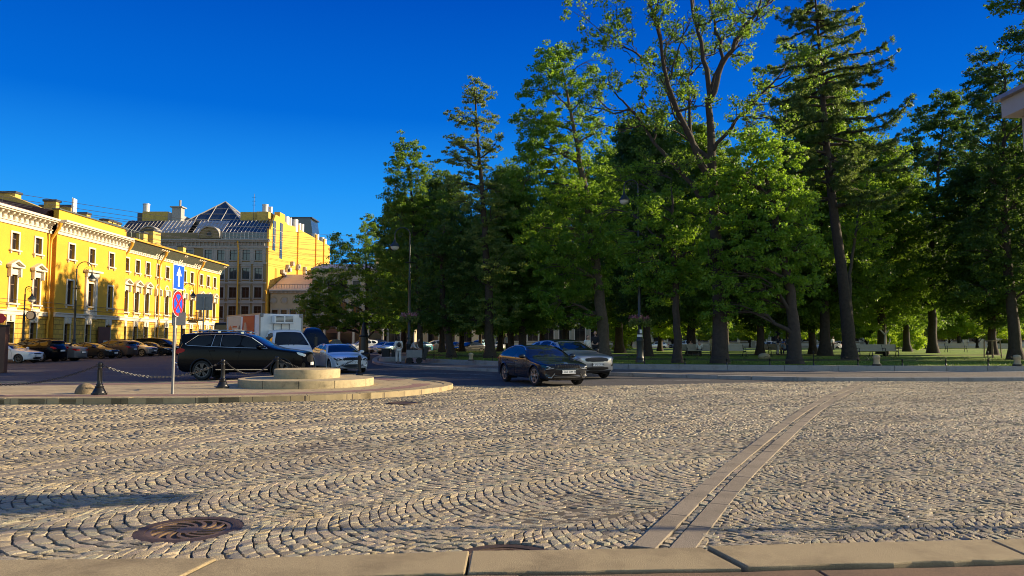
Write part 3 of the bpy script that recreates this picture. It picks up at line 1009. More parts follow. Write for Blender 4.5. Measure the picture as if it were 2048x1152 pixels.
# --- the half-bare old giant
def old_tree():
    rng = np.random.default_rng(77)
    d, px0 = 39.5, 1440
    root = empty('old_maple_tree', (AT(px0, 700, d)[0], d, LZ - .02), 0, 'tallest old tree in the middle, bare twisted limbs above and few leaves', 'tree', 'park trees behind the granite step')
    def L(px, py, dy=0):
        p = AT(px, py, d)
        return np.array([p[0] - AT(px0, 700, d)[0], dy, p[2] - LZ])
    tb = MB()
    tr = [L(1440, 727), L(1440, 640), L(1436, 540), L(1430, 450), L(1424, 350), L(1425, 250, .3), L(1420, 190, .5)]
    tr[0][2] = -.05
    fine = resample(chaikin(tr, 2), 26)
    rad = np.interp(np.linspace(0, 1, 26), [0, .05, .2, .6, 1], [.58, .43, .37, .28, .17])
    tb.tube(fine, list(rad), 12)
    tips = []
    def grow(p, d_, ln, r, lev):
        n = 5
        pts = [p]
        dd = d_.copy()
        for i in range(n):
            dd = dd + rng.normal(0, .26, 3) + np.array([0, 0, .05])
            dd /= np.linalg.norm(dd)
            pts.append(pts[-1] + dd * ln / n)
        tb.tube(pts, list(np.linspace(r, r * .55, n + 1)), 7 if lev < 2 else 4, False)
        if lev >= 4:
            tips.append(pts[-1])
            return
        if lev >= 2: tips.append(pts[-1])
        for k in range(int(rng.integers(2, 4)) if lev < 3 else 3):
            nd = dd + rng.normal(0, .6, 3) * [1, 1, .8]
            nd /= np.linalg.norm(nd)
            grow(pts[-1] if k < 2 else pts[int(rng.integers(2, 5))], nd, ln * rng.uniform(.55, .78), r * rng.uniform(.45, .6), lev + 1)
    main = [([(1424, 380), (1380, 280), (1340, 210), (1310, 130), (1290, 60)], .22, -1.0), ([(1425, 330), (1365, 230), (1345, 150), (1350, 60)], .18, 1.2),
            ([(1420, 200), (1440, 130), (1480, 60), (1530, 10)], .20, -.4), ([(1420, 190), (1415, 110), (1400, 30), (1390, -60)], .19, .6), ([(1428, 300), (1470, 240), (1520, 190)], .13, -1.3),
            ([(1430, 420), (1350, 330), (1290, 240), (1250, 190)], .17, .4), ([(1424, 360), (1390, 250), (1395, 150), (1420, 60)], .16, 1.8), ([(1432, 430), (1500, 330), (1560, 280)], .14, 1.0),
            ([(1420, 190), (1460, 90), (1440, 0), (1450, -90)], .15, 1.4), ([(1310, 130), (1250, 110), (1215, 110)], .08, -1.0)]
    for pl, r, dep in main:
        q = [L(x, y, dep * (i / max(1, len(pl) - 1)) * 2.2) for i, (x, y) in enumerate(pl)]
        pts = resample(chaikin(q, 2), 14)
        pts[1:-1] += rng.normal(0, .09, (12, 3))
        pts = resample(chaikin(pts, 1), 14)
        tb.tube(pts, list(np.linspace(r * .85, r * .3, 14)), 8)
        for k in (4, 6, 8, 10, 11, 12, 13):
            dv = pts[min(k + 1, 13)] - pts[k - 1]
            dv = dv / np.linalg.norm(dv) + rng.normal(0, .55, 3)
            grow(pts[k], dv / np.linalg.norm(dv), rng.uniform(1.0, 1.9), r * .34, 2)
    tb.build('trunk', MT['bark'], root, 60)
    tips = np.array(tips)
    keep = rng.uniform(0, 1, len(tips)) < np.where(tips[:, 0] < L(1330, 0)[0], .85, .62)
    C = tips[keep]
    V, F, tone = leaves_np(C, rng.uniform(.2, .55, len(C)), 44, .12, rng, .7, .3)
    mesh_np('crown', V, F, LEAF['linden'], root, attr={'tone': tone})
old_tree()
px_tree('maple_tree', 'bright green maple left of the old giant, low drooping branches near the lamp', 1355, 40.5,
        [(1355, 727, .24), (1353, 640, .2), (1350, 560, .18), (1345, 470, .12), (1345, 390, .06)],
        [(1345, 400, 50, 40, .9, 1.5), (1290, 420, 40, 40, .9), (1390, 430, 56, 46), (1320, 470, 60, 42), (1280, 505, 44, 36), (1375, 505, 60, 44), (1310, 545, 56, 36), (1265, 555, 34, 30, .8), (1370, 560, 56, 36), (1330, 590, 50, 26, .8), (1300, 320, 40, 40, .7, 3), (1250, 330, 36, 36, .8, 4), (1238, 400, 46, 46, .8, 4), (1250, 470, 40, 40, .9, 3)],
        'maple', seed=18)
px_tree('maple_tree', 'sunlit yellow-green maple right of the old giant, crown full to the ground', 1590, 38.5,
        [(1590, 729, .34), (1588, 660, .30), (1580, 580, .26), (1560, 480, .2), (1540, 380, .12), (1520, 300, .05)],
        [(1490, 290, 60, 36, .8), (1545, 310, 56, 40, .9), (1440, 350, 50, 44, .8), (1500, 370, 66, 48), (1575, 380, 50, 44), (1620, 430, 34, 50, .9), (1455, 430, 60, 46), (1540, 450, 72, 50), (1605, 500, 50, 40), (1500, 510, 70, 44), (1570, 555, 60, 36), (1465, 570, 56, 40), (1530, 600, 66, 28, .9), (1440, 620, 50, 22, .8), (1610, 570, 36, 30, .9), (1420, 520, 40, 50, .8)],
        'maple', seed=19)
# --- larch
def larch():
    rng = np.random.default_rng(5)
    d, px0 = 47.0, 1698
    root = empty('larch_tree', (AT(px0, 700, d)[0], d, LZ - .02), 0, 'tall feathery conifer with a leaning trunk and drooping level boughs', 'tree', 'park trees behind the granite step')
    def L(px, py, dy=0):
        p = AT(px, py, d)
        return np.array([p[0] - AT(px0, 700, d)[0], dy, p[2] - LZ])
    tr = [L(1700, 714), L(1694, 640), L(1684, 540), L(1668, 430), L(1656, 330), L(1648, 230), L(1642, 140), L(1636, 60), L(1630, -10), L(1627, -50)]
    tr[0][2] = -.05
    fine = resample(chaikin(tr, 2), 50)
    rad = np.interp(np.linspace(0, 1, 50), [0, .04, .2, .6, 1], [.58, .40, .33, .2, .03])
    tb = MB()
    tb.tube(fine, list(rad), 12)
    C, R = [], []
    H = fine[-1, 2]
    zs = np.concatenate([np.linspace(9.5, H - .3, 104)])
    for i, z in enumerate(zs):
        k = int(np.argmin(np.abs(fine[:, 2] - z)))
        a = fine[k]
        t = (z - 9.5) / (H - 9.5)
        ln = (7.4 * (1 - t) ** .75 + .5) * rng.uniform(.4, 1.12) * (.6 + .4 * min(1, t * 5))
        if rng.uniform() < .30 - .2 * t: continue
        az = i * 2.39996 + rng.normal(0, .3)
        dr = np.array([cos(az), sin(az), 0])
        if dr[0] < -.3 and t < .55: ln *= .8
        pts = []
        drp = rng.normal(0, .16)
        n = 9
        side = np.array([-dr[1], dr[0], 0]) * rng.normal(0, .12) * ln
        for q in range(n + 1):
            u = q / n
            pts.append(a + dr * ln * u + side * u * u + np.array([0, 0, ln * ((.26 + .9 * drp) * u - (.60 + drp) * u * u + .46 * u ** 4)]) + rng.normal(0, .02, 3))
        pts = np.array(pts)
        tb.tube(pts, list(np.linspace(.05 + .012 * ln, .012, n + 1)), 5, False)
        m = int(ln * 8) + 4
        us = rng.uniform(.18, 1.0, m)
        for u in us:
            p = np.array([np.interp(u, np.linspace(0, 1, n + 1), pts[:, j]) for j in range(3)])
            sd = np.array([-dr[1], dr[0], 0]) * rng.choice([-1, 1]) + dr * rng.uniform(.2, .9)
            l2 = rng.uniform(.3, .85) * (1 - .4 * u)
            e = p + sd * l2 * .7 + np.array([0, 0, rng.uniform(-.9, .35)]) * l2
            tb.tube([p, (p + e) / 2 + [0, 0, .03], e], [.012, .009, .005], 3, False)
            for q in range(4):
                C.append(p + (e - p) * (q + .6) / 4)
                R.append(.13)
    tb.build('trunk', MT['bark'], root, 60)
    C, R = np.array(C), np.array(R)
    V, F, tone = leaves_np(C, R * 1.15, 10, .15, rng, .9, .5)
    # slimmer: needles in tufts
    V = V.reshape(-1, 4, 3)
    mid = (V[:, 1:2] + V[:, 3:4]) / 2
    V[:, 1:2] = mid + (V[:, 1:2] - mid) * .42
    V[:, 3:4] = mid + (V[:, 3:4] - mid) * .42
    mesh_np('crown', V.reshape(-1, 3), F, LEAF['larch'], root, attr={'tone': tone})
larch()
px_tree('young_maple_tree', 'slender yellow-green tree with a curving pale stem right of the conifer', 1712, 52,
        [(1712, 706, .13), (1704, 640, .12), (1697, 560, .11), (1712, 470, .09), (1720, 400, .05)],
        [(1745, 345, 30, 22, .6), (1720, 390, 40, 30, .7), (1755, 400, 34, 34, .8), (1735, 445, 46, 30, .8), (1700, 470, 40, 30, .6), (1750, 480, 40, 26, .8)],
        'yellow', seed=21, bark='bark_light', per=40, dens=.9)
# --- right group
px_tree('chestnut_tree', 'dark tree with an open ragged crown, second trunk from the right', 1866, 72,
        [(1866, 706, .42), (1864, 640, .38), (1860, 540, .30), (1870, 420, .2), (1880, 300, .1), (1890, 230, .05)],
        [(1880, 210, 44, 26), (1850, 240, 30, 30), (1835, 290, 26, 32, .8), (1900, 260, 50, 36), (1855, 320, 46, 36), (1925, 320, 50, 46), (1880, 380, 60, 44, .8), (1830, 400, 30, 30, .6), (1940, 400, 50, 50), (1870, 450, 66, 48), (1810, 470, 50, 44), (1930, 490, 60, 50), (1850, 530, 70, 46), (1790, 545, 50, 40), (1910, 570, 60, 40), (1840, 600, 66, 28)],
        'dark', seed=22, size=.2, clump=(.35, .7), dens=.6)
px_tree('chestnut_tree', 'tall dark tree at the right edge behind the white stone bollard', 2032, 48,
        [(2032, 724, .38), (2026, 650, .33), (2018, 560, .28), (2010, 440, .2), (2005, 300, .12), (2010, 160, .05)],
        [(2035, 95, 46, 34), (1985, 120, 36, 34), (2085, 70, 50, 40), (1960, 165, 32, 34), (2020, 165, 56, 40), (2095, 150, 60, 50), (1950, 215, 30, 30), (2000, 230, 60, 44), (2075, 240, 60, 50), (1960, 290, 44, 44, .8), (2030, 310, 66, 48), (2110, 330, 60, 60), (1965, 370, 44, 44), (2040, 400, 70, 50), (1990, 450, 56, 46), (2075, 480, 66, 56), (1950, 500, 44, 40), (2020, 540, 66, 44), (2090, 580, 60, 40), (1970, 580, 50, 34)],
        'dark', seed=23)
px_tree('linden_tree', 'leafy bough of a tree standing outside the frame, top right corner', 2290, 37,
        [(2290, 735, .35), (2285, 600, .3), (2270, 400, .22), (2240, 200, .14), (2210, 60, .06)],
        [(2005, 12, 36, 14, .9, 0), (2045, 2, 40, 20, 1, 0), (2090, -20, 50, 34), (2160, -10, 60, 60), (2240, 40, 80, 80), (2330, 60, 80, 90), (2260, -90, 110, 70), (2170, 120, 70, 50), (2280, 200, 100, 80), (2240, 320, 80, 60)],
        'linden', seed=24, group='park trees behind the granite step')

# --- background trees: three kinds, then copies
def generic(kind, seed, H, W, low, leaf, tr, n, label):
    rng = np.random.default_rng(seed)
    bl = []
    for i in range(n):
        t = (i + .5) / n
        z = low + (H - low) * t
        w = W * sin(pi * min(1, .22 + .78 * t)) ** .7
        a = i * 2.4 + rng.uniform(0, .6)
        rr = w * rng.uniform(.25, .62)
        s = rng.uniform(.32, .48) * W
        bl.append((rr * cos(a), rr * sin(a), z, s * 1.15, s * 1.15, s * .85))
    return tree(kind, label, 'trees deeper in the park', (0, 0, 0), [(0, 0, -.05, tr), (.1, 0, 2.5, tr * .85), (-.1, .1, H * .4, tr * .65), (0, 0, H * .7, tr * .35), (0, 0, H * .92, .05)], bl, leaf,
                seed=seed, size=.185, clump=(.35, .85), per=62, dens=.5, ntw=6)
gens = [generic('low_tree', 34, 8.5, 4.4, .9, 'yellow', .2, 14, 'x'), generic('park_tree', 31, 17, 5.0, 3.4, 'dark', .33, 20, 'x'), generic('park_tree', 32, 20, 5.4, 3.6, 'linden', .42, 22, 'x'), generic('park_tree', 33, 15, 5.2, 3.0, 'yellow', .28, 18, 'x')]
#  (px of trunk, distance, kind, label, scale)
bgt = [(1520, 62, 0, 'dark trunk between the sunlit maple and the old giant, further back', 1.0), (1384, 66, 1, 'dark trunk behind the two white bench backs', 1.0), (1296, 58, 0, 'dark trunk just right of the flower-basket lamp', .95),
       (1320, 84, 2, 'bright green crown on a leaning trunk far behind the right lamp', 1.0), (1650, 60, 1, 'broad dark tree left of the conifer, its trunk half hidden', 1.05), (1626, 66, 0, 'slim dark trunk far behind the sunlit maple', 1.0),
       (1745, 112, 2, 'bright backlit tree far behind the cream bench on the right', 1.0), (1790, 116, 2, 'pale backlit tree at the back of the lawn, centre right', 1.0), (1765, 68, 1, 'shady tree behind the conifer, right of its trunk', 1.0),
       (1920, 113, 2, 'bright backlit tree far behind the open dark crown', 1.0), (1985, 64, 0, 'dark tree behind the wooden sapling stakes', 1.1), 
       (1575, 100, 2, 'bright tree at the far side of the park behind seated people', .9), (1452, 88, 1, 'dark tree directly behind the old giant', 1.0), (1240, 72, 1, 'dark tree behind the big broad green one, at its right', 1.05),
       (1130, 80, 0, 'dark tree behind the two dark cars', 1.0), (1248, 98, 2, 'small light tree with drooping leaves behind the silver-nosed car', .8), (1085, 96, 1, 'dim tree far behind the black car', .9),
       (2150, 56, 0, 'dark tree outside the right edge of the frame', 1.1), (1985, 115, 2, 'bright backlit tree at the far back right of the lawn', 1.0), (1835, 114, 2, 'bright backlit tree at the far back between two dark trunks', 1.0), (1850, 108, 0, 'dim tree at the far back of the lawn on the right', 1.0),
       (1700, 112, 0, 'dim tree at the far side of the park behind the conifer', .95), (960, 100, 0, 'dim tree far behind the pale slim tree', .8), (1380, 112, 0, 'dim tree at the far side of the park, centre', .9),
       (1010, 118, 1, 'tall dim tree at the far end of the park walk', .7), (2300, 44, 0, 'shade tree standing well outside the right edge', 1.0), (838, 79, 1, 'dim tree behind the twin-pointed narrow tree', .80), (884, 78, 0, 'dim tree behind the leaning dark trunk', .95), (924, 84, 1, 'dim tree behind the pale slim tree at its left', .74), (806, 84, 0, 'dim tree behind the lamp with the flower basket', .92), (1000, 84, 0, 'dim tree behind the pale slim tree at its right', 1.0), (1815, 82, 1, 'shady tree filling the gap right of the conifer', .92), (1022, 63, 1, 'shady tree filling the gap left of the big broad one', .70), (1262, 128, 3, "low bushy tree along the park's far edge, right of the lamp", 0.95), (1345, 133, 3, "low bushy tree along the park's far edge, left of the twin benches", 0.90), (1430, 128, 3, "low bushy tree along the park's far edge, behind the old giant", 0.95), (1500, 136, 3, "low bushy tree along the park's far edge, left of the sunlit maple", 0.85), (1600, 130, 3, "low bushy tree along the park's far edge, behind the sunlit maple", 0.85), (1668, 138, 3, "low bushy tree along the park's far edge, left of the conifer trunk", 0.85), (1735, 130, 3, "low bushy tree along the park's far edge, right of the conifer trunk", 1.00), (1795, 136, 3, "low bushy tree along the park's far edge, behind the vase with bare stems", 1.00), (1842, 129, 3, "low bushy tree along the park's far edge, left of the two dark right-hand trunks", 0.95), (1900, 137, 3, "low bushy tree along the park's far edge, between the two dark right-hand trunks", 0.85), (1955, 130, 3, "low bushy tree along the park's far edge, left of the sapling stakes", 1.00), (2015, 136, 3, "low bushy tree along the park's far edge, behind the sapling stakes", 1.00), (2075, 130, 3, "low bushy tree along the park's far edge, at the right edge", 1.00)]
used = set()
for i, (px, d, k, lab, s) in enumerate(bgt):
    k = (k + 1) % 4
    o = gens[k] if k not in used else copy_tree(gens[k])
    used.add(k)
    o.location = (AT(px, 700, d)[0], d, LZ - .03)
    o.rotation_euler = (0, 0, i * 1.7)
    o.scale = (s, s, s * (1 + .06 * ((i * 7) % 5 - 2)))
    o['label'] = lab
# low shrubs in the park
def shrub(px, d, w, h, leaf, label, seed):
    rng = np.random.default_rng(seed)
    bl = [(rng.uniform(-w, w) * .6, rng.uniform(-w, w) * .5, h * .5, w * .6, w * .5, h * .5) for _ in range(4)]
    return tree('shrub', label, 'shrubs in the park', (AT(px, 700, d)[0], d, LZ - .02), [(0, 0, -.05, .05), (0, 0, h * .5, .03), (.05, 0, h * .8, .01)], bl, leaf, seed=seed, per=34, size=.16, clump=(.3, .5), cat='shrub', ntw=3, zmin=.2)
shrub(1820, 92, 2.0, 3.0, 'yellow', 'bright bush beyond the lawn, left of two dark trunks', 41)
shrub(1775, 95, 1.8, 2.6, 'yellow', 'round yellow-green bush behind the stone vase with bare stems', 42)
shrub(1240, 76, 1.4, 2.0, 'yellow', 'small light bush between the broad tree and the lamp', 43)
# ================================================================ BUILDINGS
MT['ochre'] = mat('yellow_ochre_stucco', (.66, .360, .024), .8, var=.06, vs=.6, bump=.12, bs=30, dirt=((.54, .29, .02), .35, .5, .8))
MT['ochre_dk'] = mat('orange_ochre_stucco', (.50, .23, .018), .8, var=.07, vs=1)
MT['rustic'] = brick_mat('yellow_rusticated_blocks', (.58, .36, .05), (.52, .31, .04), (.24, .14, .02), 1.15, .44, .028, .8, .9)
MT['trim'] = mat('white_stucco_trim', (.66, .59, .46), .7, var=.06, vs=3)
MT['pane'] = mat('dark_window_glass', (.022, .019, .021), .08, spec=.3, var=.3, vs=.8)
MT['pane_blue'] = mat('sky_lit_glass', (.03, .045, .055), .05, spec=.9, var=.4, vs=.5)
MT['sash'] = mat('brown_window_sash', (.16, .11, .085), .6)
MT['pipe'] = mat('yellow_downpipe_paint', (.72, .38, .04), .5, .1, var=.06, vs=4)
MT['roof_grey'] = mat('grey_sheet_roof', (.20, .21, .22), .45, .5, var=.2, vs=.8, dirt=((.12, .07, .05), .5, .55, .8))
MT['roof_red'] = mat('rust_red_sheet_roof', (.12, .06, .05), .6, .2, var=.2, vs=1.2)
MT['roof_green'] = mat('green_patina_roof', (.10, .125, .115), .5, .3, var=.2, vs=1)
MT['soffit'] = mat('green_grey_eave_boards', (.085, .095, .07), .8, var=.25, vs=2)
MT['chim'] = mat('ochre_chimney', (.58, .40, .09), .85, var=.15, vs=2, dirt=((.22, .17, .10), 1.1, .5, .8))
MT['capm'] = mat('chimney_cap_metal', (.07, .07, .075), .5, .5)
MT['alu'] = mat('aluminium_duct', (.50, .49, .47), .4, .3, var=.1, vs=3)
MT['grey_stucco'] = mat('grey_brown_stucco', (.25, .19, .095), .85, var=.08, vs=.7)
MT['pale_trim'] = mat('pale_grey_trim', (.34, .325, .30), .75, var=.08, vs=2)
MT['gable'] = mat('bright_yellow_render', (.68, .37, .05), .85, var=.05, vs=.25, dirt=((.62, .35, .05), .2, .5, .8))
MT['cream_w'] = mat('cream_render', (.42, .36, .25), .85, var=.08, vs=.6)
MT['cream_w2'] = mat('pale_yellow_render', (.74, .60, .36), .85, var=.08, vs=.4)
MT['brownwood'] = mat('brown_board', (.12, .05, .03), .6, var=.2, vs=3)
MT['paving_dark'] = MT['capm']


def wall_mesh(mb, s0, s1, z0, z1, y, ops, depth=.28, mi=0):
    """wall sheet facing -y at y with openings (s, z, w, h) and their reveals"""
    ss = sorted({s0, s1} | {q for o in ops for q in (o[0] - o[2] / 2, o[0] + o[2] / 2) if s0 < q < s1})
    zs = sorted({z0, z1} | {q for o in ops for q in (o[1] - o[3] / 2, o[1] + o[3] / 2) if z0 < q < z1})
    for i in range(len(ss) - 1):
        for j in range(len(zs) - 1):
            cs, cz = (ss[i] + ss[i + 1]) / 2, (zs[j] + zs[j + 1]) / 2
            if any(abs(cs - o[0]) < o[2] / 2 and abs(cz - o[1]) < o[3] / 2 for o in ops): continue
            mb.add([(ss[i], y, zs[j]), (ss[i + 1], y, zs[j]), (ss[i + 1], y, zs[j + 1]), (ss[i], y, zs[j + 1])], [(0, 1, 2, 3)], mi)
    for s, z, w, h in ops:
        a, b, c, d = s - w / 2, s + w / 2, z - h / 2, z + h / 2
        for p, q in (((a, c), (a, d)), ((a, d), (b, d)), ((b, d), (b, c)), ((b, c), (a, c))):
            mb.add([(p[0], y, p[1]), (q[0], y, q[1]), (q[0], y + depth, q[1]), (p[0], y + depth, p[1])], [(0, 1, 2, 3)], mi)


def window(parent, s, z, w, h, y, style='plain', trim='trim', pane='pane', depth=.24, fw=.16, label=None):
    """surround (part) + pane (sub-part with sash bars)"""
    t = MB()
    pr = .07
    yy = y - pr
    a, b, c, d = s - w / 2, s + w / 2, z - h / 2, z + h / 2
    t.span(a - fw, a, yy, y + .02, c, d)
    t.span(b, b + fw, yy, y + .02, c, d)
    t.span(a - fw, b + fw, yy, y + .02, d, d + fw)
    t.span(a - fw - .12, b + fw + .12, yy - .14, y + .02, c - .13, c - .001)
    for q in (a - fw * .6, b + fw * .6): t.span(q - .07, q + .07, yy - .06, y + .02, c - .34, c - .132)
    top = d + fw
    if style in ('ped', 'arch'):
        # frieze, cornice and pediment on brackets, with an apron below
        t.span(a - fw, b + fw, yy + .01, y + .02, top + .002, top + .42)
        for q in (a - fw - .02, b + fw + .02): t.span(q - .09, q + .09, yy - .22, y + .02, top - .35, top + .42)
        if style == 'ped':
            t.span(a - fw - .28, b + fw + .28, yy - .34, y + .02, top + .422, top + .55)
            m = (a + b) / 2
            W = (b - a) / 2 + fw + .28
            for sg in (-1, 1):
                t.xprism([(m, top + .98), (m, top + 1.14), (m + sg * (W + .02), top + .68), (m + sg * (W + .02), top + .552)][::sg], yy - .36, y + .02)
            t.xprism([(m - W + .2, top + .552), (m + W - .2, top + .552), (m, top + .95)], yy - .03, y + .02)
        else:
            t.span(a - fw - .1, b + fw + .1, yy - .12, y + .02, top + .422, top + .52)
            m, W = (a + b) / 2, (b - a) / 2 + fw * .7
            n = 12
            for k in range(n):
                t0, t1 = pi * k / n, pi * (k + 1) / n
                t.xprism([(m + W * cos(t0), top + .522 + W * sin(t0)), (m + (W - .17) * cos(t0), top + .522 + (W - .17) * sin(t0)), (m + (W - .17) * cos(t1), top + .522 + (W - .17) * sin(t1)), (m + W * cos(t1), top + .522 + W * sin(t1))], yy, y + .02)
        t.span(a - fw, b + fw, yy + .02, y + .02, c - 1.0, c - .345)
        t.span(a + .05, b - .05, yy - .01, yy + .02, c - .9, c - .45)
    elif style == 'portal':
        for q in (a - fw - .22, b + fw + .22): t.span(q - .2, q + .2, yy - .1, y + .02, c - 1.3, top + .5)
        t.span(a - fw - .45, b + fw + .45, yy - .2, y + .02, top + .502, top + .95)
        t.span(a - fw - .75, b + fw + .75, yy - .45, y + .02, top + .952, top + 1.15)
        t.span(a - fw - .01, b + fw + .01, yy, y + .02, c - 1.28, c - .345)
    elif style == 'key':
        t.span(a - .06, b + .06, yy - .03, y + .02, top + .002, top + .55)
        t.span((a + b) / 2 - .13, (a + b) / 2 + .13, yy - .15, y + .02, top + .05, top + .5)
    elif style == 'pale':
        t.span(a - fw - .06, b + fw + .06, yy - .12, y + .02, top + .1, top + .24)
        t.span(a - fw, b + fw, yy - .01, y + .02, top + .002, top + .098)
        t.span(a - fw, b + fw, yy + .02, y + .02, c - .85, c - .345)
    o = t.build('window', MT[trim], parent)
    if label: o['label'] = label
    g = MB()
    g.span(a, b, y + depth - .01, y + depth + .03, c, d)
    for q in (a + .035, b - .035, (a + b) / 2): g.span(q - .035, q + .035, y + depth - .05, y + depth - .012, c, d, 1)
    for q in (c + .035, d - .035, c + (d - c) * .66): g.span(a + .071, b - .071, y + depth - .045, y + depth - .013, q - .03, q + .03, 1)
    g.build('pane', [MT[pane], MT['sash'] if trim == 'trim' else MT['capm']], o)
    return o


# ---------------------------------------------------------------- long yellow building on the left
def fy(px): return 41.3 * FPX / (985.0 - px)     # distance along the facade of a photo column
K = .0264
Y0 = 50.0
yb = empty('yellow_building', (-41.3 - K * Y0, Y0, 0), atan2(1, -K), 'long yellow stucco building with white cornice running back along the left side', 'building')
S = lambda px: (fy(px) - Y0) * sqrt(1 + K * K)
sA0, sA, sB, sC, sD, sE = -6.0, S(95), S(238), S(312), S(389.5), S(438)
PB = -.55           # the second section stands forward
H1, H2 = 11.55, 12.9
secs = [('A', sA0, sA, 0.0), ('B', sA, sB, PB), ('C', sB, sC, 0.0), ('D', sC, sD, -.02), ('E', sD, sE, 0.0)]
up = {'A': [-2.0, 2.0, 6.0, 10.4, S(23), S(70)], 'B': [S(126), S(168), S(208)], 'C': [S(249.5), S(271.5), S(292)], 'D': [S(313.5), S(331.5), S(349), S(366), S(381)], 'E': [S(400), S(414), S(427)]}
gr = {'A': [-2, 2.0, 6.0, 10.4, S(19), S(66)], 'B': [S(122), S(164), S(205)], 'C': [S(247), S(270), S(291)], 'D': [S(313), S(331.5), S(349), S(366), S(381)], 'E': [S(400), S(414), S(427)]}
for nm, a, b, y in secs:
    ops = []
    for s in up[nm]: ops.append((s, 10.15, .95, 1.45))
    for s in up[nm]: ops.append((s, 6.2 if nm == 'B' else 6.05, 1.0, 2.45 if nm != 'B' else 2.3))
    gops = [(s, 1.75, 1.0, 2.9) for s in gr[nm]]
    m = MB()
    wall_mesh(m, a, b, 3.75, H1, y, ops)
    wall_mesh(m, a, b, -.02, 3.75, y - .06, gops, .34, 1)
    m.add([(a, y - .06, 3.75), (b, y - .06, 3.75), (b, y, 3.75), (a, y, 3.75)], [(0, 1, 2, 3)])
    if nm in 'BE':
        m.span(a - .001 if nm == 'B' else b - .3, a + .3 if nm == 'B' else b + .001, y + .001, 2.5 if nm == 'B' else 12, 0, H1, 2)
        if nm == 'B': m.span(b - .3, b + .001, y + .001, 1.2, 0, H1, 0)
    m.build('wall', [MT['ochre'], MT['rustic'], MT['ochre_dk']], yb)
    for s in up[nm]: window(yb, s, 10.15, .95, 1.45, y)
    for i, s in enumerate(up[nm]):
        st = {'A': 'ped', 'B': 'portal' if i == 1 else 'plain', 'C': 'ped', 'D': 'arch', 'E': 'ped'}[nm]
        window(yb, s, 6.2 if nm == 'B' else 6.05, 1.0, 2.45 if nm != 'B' else 2.3, y, st)
    for s in gr[nm]: window(yb, s, 1.75, 1.0, 2.9, y - .06, 'key', depth=.3, fw=.05)
    # string courses
    c = MB()
    c.span(a + .002, b - .002, y - .17, y + .01, 3.82, 4.12)
    c.span(a + .002, b - .002, y - .26, y + .01, 4.122, 4.22)
    c.build('string_course', MT['trim'], yb)
    k = MB()
    if nm in 'AB':
        k.span(a, b, y - .12, y + .05, H1, H1 + .28)
        k.span(a, b, y - .22, y + .05, H1 + .282, H1 + .36)
        k.span(a, b, y - .04, y + .05, H1 + .362, H2 - .32)
        n = int((b - a) / .72)
        for q in range(n):
            s = a + (q + .5) * (b - a) / n
            pr = [(y - .04, H1 + .40), (y - .14, H1 + .42), (y - .24, H1 + .56), (y - .22, H1 + .70), (y - .50, H1 + .86), (y - .56, H1 + 1.02), (y - .04, H1 + 1.02)]
            k.xprism(pr, s - .12, s + .12, 'x')
        k.span(a - .0, b + .0, y - .72, y + .05, H2 - .318, H2 - .20)
        k.span(a - .0, b + .0, y - .86, y + .05, H2 - .198, H2)
    else:
        k.span(a + .002, b - .002, y - .12, y + .05, H1, H1 + .25)
        for q in range(int((b - a) / .5)): k.span(a + q * .5 + .1, a + q * .5 + .35, y - .2, y - .121, H1 + .12, H1 + .248)
        k.span(a + .002, b - .002, y - .24, y + .05, H1 + .252, H1 + .32)
        ends = [a + .55] if nm != 'E' else [a + .55, b - .5]
        if nm == 'D': ends = [a + .55, (a + b) / 2 + .2, b - .8]
        if nm == 'C': ends = [a + .5, b - .6]
        for e in ends:
            for off in (-.3, .3):
                pr = [(y - .05, H1 + .33), (y - .20, H1 + .36), (y - .34, H1 + .6), (y - .40, H1 + .8), (y - .95, H1 + 1.05), (y - 1.05, H1 + 1.25), (y - .05, H1 + 1.25)]
                k.xprism(pr, e + off - .16, e + off + .16, 'x')
            k.span(e - .6, e + .6, y - 1.12, y + .05, H1 + 1.252, H1 + 1.38)
    k.build('cornice', MT['trim'], yb)
    if nm in 'CDE':
        q = MB()
        q.xprism([(y - .02, H1 + .33), (y - 1.15, H1 + 1.30), (y - 1.15, H1 + 1.34), (y - .02, H1 + 1.34)], a + .01, b - .01, 'x')
        q.build('eave', MT['soffit'], yb)
        g = MB()
        g.span(a, b, y - 1.32, y - 1.16, H1 + 1.30, H1 + 1.48, 0)
        g.build('gutter', MT['pipe'], yb)
    if nm == 'B':
        q = MB()
        q.span(a + .2, b - .1, y + .02, y + .5, H2 + .001, H2 + 1.0)
        q.build('attic_wall', MT['ochre'], yb)
        q = MB()
        q.span(a + .1, b, y - .12, y + .62, H2 + 1.001, H2 + 1.1)
        q.build('attic_coping', MT['roof_green'], yb)
